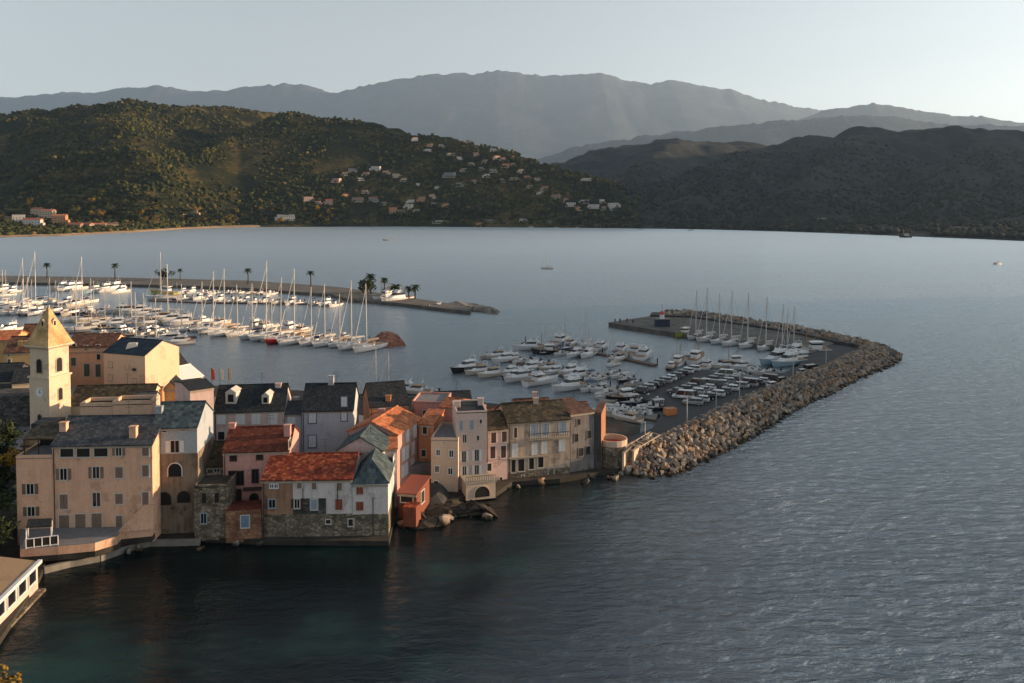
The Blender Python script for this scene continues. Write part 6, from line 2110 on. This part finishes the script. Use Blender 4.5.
def crown_mesh(seed, rx, rz_, n_, leaf, mat, flat=0.0, shape='round'):
    r = random.Random(seed)
    V, Fq = [], []
    lumps = [(Vector((r.gauss(0, .42), r.gauss(0, .42), r.gauss(0, .38))), r.uniform(.35, .62)) for _ in range(11)]
    for i in range(n_):
        c, s_ = lumps[i % 11]
        d = Vector((r.gauss(0, 1), r.gauss(0, 1), r.gauss(0, 1))).normalized()
        p = c + d * s_ * r.uniform(.6, 1.0)
        if shape == 'tall':
            p = Vector((p.x * .45, p.y * .45, p.z * 1.5))
        if flat:
            p.z = p.z * .55 if p.z > 0 else p.z * .22
        q = Vector((p.x * rx, p.y * rx, p.z * rz_))
        a = Vector((r.gauss(0, 1), r.gauss(0, 1), r.gauss(0, .6))).normalized()
        b_ = (a.cross(d) + d * r.uniform(-.3, .3)).normalized()
        l_ = leaf * r.uniform(.6, 1.3)
        o_ = len(V)
        V += [q - a * l_, q - b_ * l_ * .7, q + a * l_, q + b_ * l_ * .7]
        Fq.append((o_, o_ + 1, o_ + 2, o_ + 3))
    return npmesh('crown', [tuple(v) for v in V], Fq, mat)
def tree_proto(name, seed, h, rx, mat, n_=420, leaf=.55, flat=0, shape='round'):
    rt = empty(name, (0, 0, 0))
    q = MB()
    th = h * (.62 if not flat else .8)
    q.tube((0, 0, -.5), (.15, .1, th), .05 * h * .6, .02 * h, 7)
    for k in range(4):
        a = k * 1.7 + seed
        q.tube((.1, .05, th * .65), (math.cos(a) * rx * .5, math.sin(a) * rx * .5, h * .8), .018 * h, .008 * h, 5)
    q.build('trunk', M_bark, rt)
    me = crown_mesh(seed, rx, h * .42, n_, leaf, mat, flat, shape)
    o = bpy.data.objects.new('crown', me); COL.objects.link(o); o.parent = rt
    o.location = (0, 0, h * (.62 if not flat else .82))
    return rt
def palm_proto(seed, h):
    r = random.Random(seed)
    rt = empty('palm_tree', (0, 0, 0))
    q = MB()
    P = [Vector((0, 0, 0)), Vector((.15, 0, h * .5)), Vector((.1, .1, h))]
    q.tube(P[0], P[1], .38, .28, 8); q.tube(P[1], P[2], .28, .26, 8)
    q.build('trunk', M_bark, rt)
    V, F_ = [], []
    for i in range(34):
        a = i * 2.399
        el = r.uniform(-.5, 1.1)
        L_ = r.uniform(2.2, 3.1)
        d = Vector((math.cos(a), math.sin(a), 0)); sd = Vector((-math.sin(a), math.cos(a), 0))
        prev = None
        for k in range(6):
            t = k / 5
            p = P[2] + d * (L_ * t * math.cos(el * (1 - t * .4))) + Vector((0, 0, L_ * (t * math.sin(el) - .55 * t * t)))
            w = .34 * math.sin(math.pi * min(1, .15 + t * .85))
            o_ = len(V)
            V += [tuple(p - sd * w - Vector((0, 0, w * .5))), tuple(p), tuple(p + sd * w - Vector((0, 0, w * .5)))]
            if prev is not None:
                F_ += [(prev, o_, o_ + 1, prev + 1), (prev + 1, o_ + 1, o_ + 2, prev + 2)]
            prev = o_
    me = npmesh('crown', V, F_, L_dark)
    o = bpy.data.objects.new('crown', me); COL.objects.link(o); o.parent = rt
    return rt
TP = {'pine': tree_proto('pine_tree', 1, 9, 5.2, L_dark, 700, .6, flat=1), 'dark': tree_proto('tree', 2, 8, 4.0, L_dark, 600, .55), 'olive': tree_proto('tree', 3, 8, 3.8, L_olive, 600, .5),
      'gold': tree_proto('tree', 4, 7.5, 3.4, L_gold, 500, .5), 'tall': tree_proto('poplar_tree', 5, 12, 3.2, L_olive, 500, .5, shape='tall'), 'palm': palm_proto(6, 8.2), 'lowpalm': palm_proto(7, 4.8)}
index_kids(None)
tused = set()
def tree(kind, loc, s_, label, group, cat='tree'):
    o = TP[kind] if kind not in tused else copy_tree(TP[kind])
    tused.add(kind)
    o.location = loc
    o.rotation_euler = (0, 0, random.uniform(0, 6.28))
    o.scale = (s_, s_, s_ * random.uniform(.9, 1.1))
    tag(o, label, cat, group)
for i, (px, py, s_, k, lb) in enumerate(((47, 278, 1.0, 'palm', 'lone palm tree at the left end of the palm pier'), (115, 279, .95, 'palm', 'palm tree on the pier behind the big white cruisers'), (248, 284, 1.0, 'palm', 'palm tree on the pier in the gap between two yacht masts'),
        (311, 287, .95, 'palm', 'small palm tree on the pier behind the tallest masts'), (371, 294, 1.2, 'palm', 'tallest palm tree of the clump beside the dark bush'), (384.5, 296.5, .95, 'palm', 'slim palm tree right of the dark bush'),
        (395, 298, 1.3, 'lowpalm', 'bushy low palm tree behind the large white boat'), (409, 298.5, 1.0, 'lowpalm', 'low palm tree second from the pier tip'), (415, 298.5, 1.1, 'lowpalm', 'palm tree nearest the tip of the pier'), (180, 280, .7, 'palm', 'short thin palm tree right of the fishing boat rig'))):
    tree(k, G(px, py, 1.5), s_, lb, 'palms on the pier', 'palm tree')
tree('dark', G(163, 280, 1.3), .8, 'round dark tree behind the yellow-green fishing boat', None)
tree('dark', G(366, 294.5, .6), 1.1, 'wide dark bush at the foot of the tallest palms', None, 'bush')
tree('dark', G(391, 298, .2), .7, 'small dark bush beneath the low palms', None, 'bush')
tree('gold', Vector((*at(190, 396, 140).xy, 6.0)), .8, 'golden autumn tree beside the small yellow gabled house', None)
tree('gold', Vector((*at(6, 432, 112).xy, 9.4)), .45, 'golden bush on the dark slope left of the apartment house', None, 'bush')
tree('gold', Vector((*at(4, 700, 74).xy, -.6)), .55, 'golden leafed shrub in the bottom left corner by the water', None, 'shrub')
# dark slope left of the apartment house
mb = MB()
mb.rings([[(-68, 100, .3), (-73, 113, .3), (-80, 130, .3), (-130, 130, .3), (-130, 100, .3)], [(-70, 101, 4.5), (-74.5, 113, 6), (-81, 128, 8), (-130, 128, 9), (-130, 102, 5)]])
struct('hillside', mb, M_earth)
k_ = 0
rt_ = random.Random(77)
for (px, py, Y, s_) in ((-4, 470, 112, .55), (-14, 450, 115, .7), (3, 500, 108, .38), (-2, 522, 106, .36), (-14, 490, 110, .6), (3, 452, 116, .42), (-6, 540, 104, .4), (6, 528, 106, .28), (2, 432, 120, .5), (10, 436, 120, .36)):
    p = at(px, py, Y)
    tree('dark', (p.x, p.y, p.z - 4.6 * s_), s_, 'dark leafy tree on the slope, %s counting up from the water' % ORD[[1, 2, 3, 4, 5, 6, 7, 8, 9, 10][k_]], 'dark trees on the left slope')
    k_ += 1
# trees along the opposite shore
rs_ = random.Random(5)
k_ = 0
def shore_tree(px, py, kind, s_):
    p = land_hit(px, py)
    nm = {'pine': 'dark umbrella pine', 'dark': 'dark round tree', 'olive': 'olive green tree', 'gold': 'golden autumn tree', 'tall': 'slim poplar'}[kind]
    tree(kind, (p.x, p.y, p.z - .3), s_, nm + ' in the belt of trees behind the far beach', nm + 's behind the far beach')
for i in range(235):
    t = rs_.random()
    px = rs_.uniform(-15, 345) if rs_.random() < .75 else rs_.uniform(345, 640)
    base_y = np.interp(px, [0, 60, 130, 185, 340, 400, 640], [222, 220, 221, 223, 222, 223.5, 224.5])
    py = base_y - rs_.uniform(-3, 17) * (1 if px < 170 else .6)
    if 12 < px < 70 and py > 208:
        continue
    if 68 < px < 125 and py > 219:
        continue
    kd = rs_.choice(['pine', 'pine', 'olive', 'olive', 'gold', 'gold', 'dark']) if px < 340 else rs_.choice(['dark', 'pine', 'dark', 'olive'])
    shore_tree(px, py, kd, rs_.uniform(1.25, 2.1) if px < 200 else rs_.uniform(1.0, 1.6) if px < 345 else rs_.uniform(.8, 1.3))
for px in (108, 175, 203, 252):
    shore_tree(px, 212 if px < 150 else 218, 'tall', 1.0)
for k in list(TP):
    if k not in tused:
        for c in KID.get(TP[k].name, []):
            bpy.data.objects.remove(c)
        bpy.data.objects.remove(TP[k])
# scrub and woodland on the hills: one mass
ph = (1 + 5 ** .5) / 2
ico = np.array([(-1, ph, 0), (1, ph, 0), (-1, -ph, 0), (1, -ph, 0), (0, -1, ph), (0, 1, ph), (0, -1, -ph), (0, 1, -ph), (ph, 0, -1), (ph, 0, 1), (-ph, 0, -1), (-ph, 0, 1)]) / 1.9
icf = np.array([(0, 11, 5), (0, 5, 1), (0, 1, 7), (0, 7, 10), (0, 10, 11), (1, 5, 9), (5, 11, 4), (11, 10, 2), (10, 7, 6), (7, 1, 8), (3, 9, 4), (3, 4, 2), (3, 2, 6), (3, 6, 8), (3, 8, 9), (4, 9, 5), (2, 4, 11), (6, 2, 10), (8, 6, 7), (9, 8, 1)])
rng = np.random.default_rng(3)
def forest(n_, px0, px1, r0, r1, smin, smax, mat, thr, name, label, seed):
    px = rng.uniform(px0, px1, n_)
    D0_ = np.interp(px, SPX, SD)
    Y = D0_ + 12 + (rng.uniform(r0, r1, n_) ** 1.3) * 1500
    X = (px - W / 2) / FPX * Y
    Z = land_h(X, Y)
    dens = fbm(X / 90, Y / 90, seed, 4)
    keep = (dens > thr - .12 * (Z < 14) + rng.uniform(-.06, .06, n_)) & (Z > 1.5)
    X, Y, Z = X[keep], Y[keep], Z[keep]
    n_ = len(X)
    s_ = rng.uniform(smin, smax, n_)
    jit = rng.uniform(.65, 1.3, (n_, 12, 1))
    V = ico[None] * jit * s_[:, None, None] * np.stack([rng.uniform(.8, 1.25, n_), rng.uniform(.8, 1.25, n_), rng.uniform(.7, 1.15, n_)], -1)[:, None, :]
    th = rng.uniform(0, 6.28, n_)
    c_, s2 = np.cos(th)[:, None], np.sin(th)[:, None]
    V = np.stack([V[..., 0] * c_ - V[..., 1] * s2, V[..., 0] * s2 + V[..., 1] * c_, V[..., 2]], -1)
    V = V + np.stack([X, Y, Z + s_ * .35], -1)[:, None, :]
    F = icf[None] + (np.arange(n_) * 12)[:, None, None]
    o = bpy.data.objects.new(name, npmesh(name, V.reshape(-1, 3), F.reshape(-1, 3), mat, mi=np.repeat(rng.choice(len(mat), n_, p=[.56, .40, .04]), 20)))
    COL.objects.link(o)
    tag(o, label, 'woodland', kind='stuff')
def bushmat(name, c):
    return plain(name, c, 1.0, var=.45, scale=.05, spec=.1)
BM = [bushmat('scrub_dark', (0.022, 0.030, 0.011)), bushmat('scrub_olive', (0.062, 0.060, 0.016)), bushmat('scrub_ochre', (0.12, 0.085, 0.03))]
forest(27000, -40, 640, 0.0, 1.0, 1.6, 4.4, BM, .36, 'woodland', 'dense low woodland and scrub covering the hills behind the bay', 51)
BM2 = [bushmat('scrub_black', (0.018, 0.024, 0.021)), bushmat('scrub_deep', (0.026, 0.031, 0.026)), bushmat('scrub_grey', (0.045, 0.048, 0.044))]  # scrub for the right hills, darkened in colour for their shade
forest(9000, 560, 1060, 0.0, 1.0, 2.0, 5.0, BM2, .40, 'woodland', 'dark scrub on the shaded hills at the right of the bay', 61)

# ------------------------------------------------------------------ villas on the far hillside and shore
FW = {'white': plain('villa_white', (0.50, 0.48, 0.45)), 'cream': plain('villa_cream', (0.46, 0.37, 0.27)), 'pink': plain('villa_pink', (0.38, 0.25, 0.22)), 'grey': plain('villa_grey', (0.2, 0.2, 0.2)), 'orange': plain('villa_orange', (0.42, 0.22, 0.11)), 'tan': plain('villa_tan', (0.26, 0.20, 0.15))}
FR = {'red': plain('villa_roof_red', (0.30, 0.085, 0.04), var=.25), 'brown': plain('villa_roof_brown', (0.16, 0.085, 0.055), var=.25), 'flat': plain('villa_roof_flat', (0.22, 0.2, 0.18)), 'orange': plain('villa_roof_orange', (0.42, 0.16, 0.07), var=.25)}
M_lit = glassy('villa_glass', (0.02, 0.022, 0.026), .2)
VT = []
def villa(px, py, w, h, wall, roof, label, rot=None, depth=None):
    p = land_hit(px, py)
    k = p.y / FPX
    big_ = px < 130
    Wm, Hm = w * k * (.92 if big_ else .64), max(2.8, h * k * (.9 if big_ else .7))
    Dm = depth or max(6, min(11, Wm * .6))
    rot = rs_.uniform(-25, 35) if rot is None else rot
    rt = empty('villa', (p.x, p.y, p.z - 1.5), R(rot), label=label, cat='villa')
    q = MB(); q.box((0, 0, Hm / 2 + .5), (Wm, Dm, Hm + 2)); q.build('wall', FW[wall], rt)
    zt = Hm + 1.5
    q = MB()
    if roof == 'flat':
        q.box((0, 0, zt + .18), (Wm + .5, Dm + .5, .3))
    else:
        a, b_ = Wm / 2 + .4, Dm / 2 + .4
        q.add([(-a, -b_, zt), (a, -b_, zt), (a, b_, zt), (-a, b_, zt), (-a, 0, zt + Dm * .24), (a, 0, zt + Dm * .24)], [(0, 1, 5, 4), (2, 3, 4, 5), (0, 4, 3), (1, 2, 5), (3, 2, 1, 0)])
    rf = q.build('roof', FR[roof], rt)
    if roof != 'flat':
        q = MB(); q.box((Wm * .25, Dm * .1, zt + Dm * .24), (.7, .7, 1.6)); q.build('chimney', FW[wall], rf)
    ns = max(1, int(Hm / 2.9)); nw = max(2, int(Wm / 3.6))
    for s_ in range(ns):
        for i in range(nw):
            x = -Wm / 2 + Wm * (i + .5) / nw
            q = MB(); q.box((x, -Dm / 2 - .01, 2.6 + s_ * 2.8), (1.1, .12, 1.3)); wi = q.build('window', M_lit, rt)
    if Wm > 8:
        sg = 1 if rs_.random() < .5 else -1
        q = MB(); q.box((sg * (Wm * .5 + 1.8), -Dm * .12, .5 + (Hm * .55) / 2), (3.6, Dm * .7, Hm * .55 + 2)); wg = q.build('wing', FW[wall], rt)
        q = MB(); q.box((sg * (Wm * .5 + 1.8), -Dm * .12, Hm * .55 + 1.65), (3.9, Dm * .8, .25)); q.build('wing_roof', FR[roof], wg)
    q = MB(); q.box((0, -Dm / 2 - 2.2, .6), (Wm * 1.25, 4.2, 1.4)); q.build('terrace', M_stonetrim, rt)
    if label[0] != 'l' or True:
        for _ in range(3):
            tx, ty = p.x + rs_.uniform(-1, 1) * (Wm * .5 + 5), p.y - rs_.uniform(4, 12)
            VT.append((tx, ty, float(land_h(tx, ty))))
    for y_ in (-Dm * .22, Dm * .22):
        q = MB(); q.box((Wm / 2 + .01, y_, 2.6), (.12, 1.0, 1.3)); q.build('window', M_lit, rt)
VL = [
 (7, 222, 11, 6, 'grey', 'flat', 'grey flat roofed villa at the left edge behind the far beach'),
 (19, 222, 12, 8, 'white', 'flat', 'white villa in the far beach resort, left of the red roofs'),
 (33, 227, 18, 8, 'white', 'red', 'long white resort house nearest the beach with dark windows'),
 (38, 216, 12, 7, 'cream', 'red', 'cream resort house with red roof rising above its neighbours'),
 (48, 219, 14, 9, 'cream', 'orange', 'tallest resort house with sunlit orange roof'),
 (60, 225, 14, 10, 'orange', 'orange', 'sunlit orange resort house beside the low red terrace'),
 (76, 228, 13, 4, 'tan', 'red', 'low red roofed terrace house, first after the orange resort house'),
 (88, 228, 12, 4, 'tan', 'red', 'low red roofed terrace house, second after the orange resort house'),
 (100, 228, 12, 4, 'tan', 'orange', 'low terrace house with orange roof in the middle of the terrace'),
 (112, 228, 12, 4, 'tan', 'brown', 'low brown roofed terrace house near the right end of the terrace'),
 (182, 215, 10, 3, 'white', 'brown', 'pale house half hidden by trees behind the beach'),
 (194, 215, 12, 5, 'cream', 'brown', 'cream house with brown roof behind the wooded shore'),
 (286, 221, 27, 8, 'white', 'flat', 'long white two storey villa standing on the shore'),
 (308, 201, 14, 5, 'pink', 'flat', 'pink walled villa above the white shore villa'),
 (352, 172, 11, 4, 'grey', 'flat', 'grey villa at the upper left of the hillside village'),
 (376, 171, 14, 6, 'white', 'flat', 'boxy white villa catching sun on the hillside'),
 (396, 178, 11, 5, 'cream', 'flat', 'cream villa with dark doorway right of the boxy white one'),
 (337, 182, 12, 5, 'pink', 'flat', 'pink villa in shade at the left of the village'),
 (360, 181, 9, 3, 'grey', 'flat', 'low grey villa beside the pink shaded villa'),
 (358, 202, 17, 4, 'tan', 'brown', 'long brown roofed villa low on the hillside'),
 (373, 202, 12, 5, 'grey', 'red', 'grey villa directly right of the long brown one'),
 (393, 213, 12, 6, 'orange', 'red', 'small orange villa near the shore trees'),
 (409, 210, 12, 7, 'white', 'flat', 'white villa with two storeys near the shore'),
 (411, 203, 10, 4, 'white', 'flat', 'upper white villa stacked behind the two storey one'),
 (422, 202, 10, 6, 'orange', 'brown', 'orange villa glowing in the sun above the shore'),
 (432, 199, 8, 5, 'cream', 'red', 'cream villa at the top right of the orange one'),
 (434, 205, 9, 3, 'grey', 'flat', 'low grey villa below the cream one'),
 (428, 152, 9, 3, 'white', 'flat', 'white villa high on the hill in shade'),
 (430, 147, 8, 3, 'orange', 'brown', 'orange villa highest on the left of the ridge'),
 (451, 156, 11, 3, 'tan', 'flat', 'tan villa high on the slope below the ridge'),
 (471, 165, 7, 3, 'cream', 'flat', 'small cream villa on the middle of the upper slope'),
 (450, 177, 17, 6, 'grey', 'flat', 'wide grey terraced villa in the middle of the hill'),
 (329, 204, 11, 5, 'pink', 'red', 'dusky pink villa low at the left of the village'),
 (468, 143, 7, 3, 'tan', 'flat', 'tan villa tucked under the ridge trees'),
 (479, 143, 8, 4, 'orange', 'red', 'orange villa just below the ridge line'),
 (493, 152, 9, 4, 'white', 'flat', 'white villa near the sunlit right ridge'),
 (497, 160, 9, 4, 'cream', 'orange', 'golden villa on the bright right slope'),
 (506, 168, 11, 4, 'orange', 'red', 'orange roofed villa halfway down the right slope'),
 (521, 173, 7, 5, 'cream', 'flat', 'narrow golden villa lowest on the right ridge'),
 (493, 172, 11, 4, 'grey', 'flat', 'grey villa in the middle of the right slope'),
 (487, 177, 9, 4, 'white', 'flat', 'white shaded villa below the grey one on the right slope'),
 (514, 180, 13, 3, 'tan', 'flat', 'long low tan villa under the golden ones'),
 (556, 199, 13, 4, 'tan', 'brown', 'tan villa among trees where the hill meets the valley'),
 (545, 190, 10, 4, 'tan', 'red', 'tan villa with red roof on the far shoulder'),
 (537, 181, 9, 3, 'pink', 'brown', 'pinkish villa high on the far shoulder'),
 (571, 207, 14, 5, 'white', 'flat', 'first white apartment block of the valley row'),
 (585, 203, 12, 4, 'white', 'flat', 'upper white apartment block of the valley row'),
 (594, 208, 16, 5, 'white', 'flat', 'middle white apartment block of the valley row'),
 (613, 208, 16, 5, 'white', 'flat', 'last white apartment block of the valley row'),
 (612, 211, 10, 3, 'white', 'flat', 'small white annex below the last apartment block'),
 (440, 223, 20, 3, 'white', 'flat', 'long low white building on the shore below the village'),
 (489, 222, 16, 3, 'grey', 'flat', 'low grey boathouse on the far shore'),
 (523, 222, 10, 3, 'white', 'flat', 'small white boathouse on the far shore'),
 (549, 224, 9, 3, 'grey', 'flat', 'small grey shed on the far shore'),
 (600, 226, 9, 2, 'white', 'flat', 'white shed at the water below the apartment blocks'),
 (822, 221, 10, 4, 'white', 'flat', 'lone white house on the dark right shore'),
 (787, 228, 8, 2, 'tan', 'flat', 'low tan shed on the right shore'),
 (587, 181, 13, 3, 'white', 'flat', 'pale warehouse in the valley behind the village'),
]
WH = (('upper', [(415, 141), (441, 148), (459, 160), (476, 156), (485, 163), (503, 161), (513, 166), (527, 179), (464, 172), (481, 171)]),
      ('middle', [(345, 176), (366, 176), (386, 174), (404, 182), (418, 186), (437, 189), (459, 186), (474, 183), (502, 182), (530, 188), (541, 194)]),
      ('lower', [(318, 205), (345, 198), (365, 194), (384, 205), (402, 213), (417, 212), (446, 207), (566, 202), (578, 210), (602, 203), (604, 211)]))
for nm_, pts_ in WH:
    for i, (a, b_) in enumerate(sorted(pts_)):
        wc_ = rs_.choice(['white', 'cream', 'tan', 'pink', 'grey', 'orange'])
        villa(a, b_, rs_.uniform(6, 9), rs_.uniform(3, 4.5), wc_, rs_.choice(['red', 'brown', 'flat', 'orange']), 'small half hidden %s villa, %s from left of the %s scattered ones on the hillside' % (wc_, ORD[i + 1], nm_))
for v in VL:
    villa(*v)
# garden trees round the villas: part of the wooded hillside mass
def garden(pts):
    n_ = len(pts) * 7
    P = np.repeat(np.array(pts), 7, 0)
    s_ = rng.uniform(.9, 2.0, n_)
    V = ico[None] * rng.uniform(.6, 1.35, (n_, 12, 1)) * s_[:, None, None]
    off = rng.normal(0, 1.7, (n_, 3)); off[:, 2] = rng.uniform(.8, 4.5, n_)
    V = V + (P + off)[:, None, :]
    F = icf[None] + (np.arange(n_) * 12)[:, None, None]
    o = bpy.data.objects.new('woodland', npmesh('woodland', V.reshape(-1, 3), F.reshape(-1, 3), BM, mi=np.repeat(rng.choice(3, n_, p=[.5, .38, .12]), 20)))
    COL.objects.link(o)
    tag(o, 'leafy garden growth between the villas of the far hillside', 'woodland', kind='stuff')
for a, b_ in ((10, 229), (24, 231), (40, 231), (52, 229), (64, 230), (80, 231), (96, 230), (110, 230), (125, 229), (28, 219), (70, 222)):
    p_ = land_hit(a, b_)
    VT.append((p_.x, p_.y, p_.z))
garden(VT)
# moored boats off the far shore
for i, (px, py) in enumerate(((505, 227), (531, 227.5), (556, 228), (577, 228.3), (604, 229), (640, 229.5), (690, 230.5))):
    boat('ow', px, py, 190, L=9, label='tiny white boat moored off the far shore, %s from left' % ORD[i + 1], group='boats off the far shore')
# sandy beach on the left
mb = MB()
bpx = [-200, -100, 0, 30, 60, 95, 130, 160, 185, 220, 260]
P1_, P2_ = [], []
for a in bpx:
    d0 = float(np.interp(a, SPX, SD)); xx = (a - W / 2) / FPX
    wd_ = 26 if a < 150 else 12
    P1_.append((xx * (d0 - 3), d0 - 3, -.25))
    P2_.append((xx * (d0 + wd_), d0 + wd_, float(land_h(xx * (d0 + wd_), d0 + wd_)) + .5))
n_ = len(P1_)
mid = [((a[0] + c[0]) / 2, (a[1] + c[1]) / 2, float(land_h((a[0] + c[0]) / 2, (a[1] + c[1]) / 2)) + .6) for a, c in zip(P1_, P2_)]
mb.add(P1_ + mid + P2_, [(k * n_ + i, k * n_ + i + 1, (k + 1) * n_ + i + 1, (k + 1) * n_ + i) for k in (0, 1) for i in range(n_ - 1)])
struct('beach', mb, plain('sand', (0.30, 0.20, 0.12), 1, var=.2, scale=.1))

# ------------------------------------------------------------------ haze
hm = bpy.data.materials.new('thin_air')
hm.use_nodes = True
hn = hm.node_tree.nodes
for q in list(hn):
    if q.type != 'OUTPUT_MATERIAL':
        hn.remove(q)
pv = hn.new('ShaderNodeVolumePrincipled')
pv.inputs['Color'].default_value = (0.50, 0.72, 1.0, 1)
pv.inputs['Density'].default_value = HAZE
pv.inputs['Anisotropy'].default_value = 0.35
hm.node_tree.links.new(pv.outputs[0], [q for q in hn if q.type == 'OUTPUT_MATERIAL'][0].inputs['Volume'])
mb = MB()
mb.box((0, 11000, 1690), (62000, 29000, 3410))
hz = mb.build('haze', hm)
tag(hz, kind='stuff')
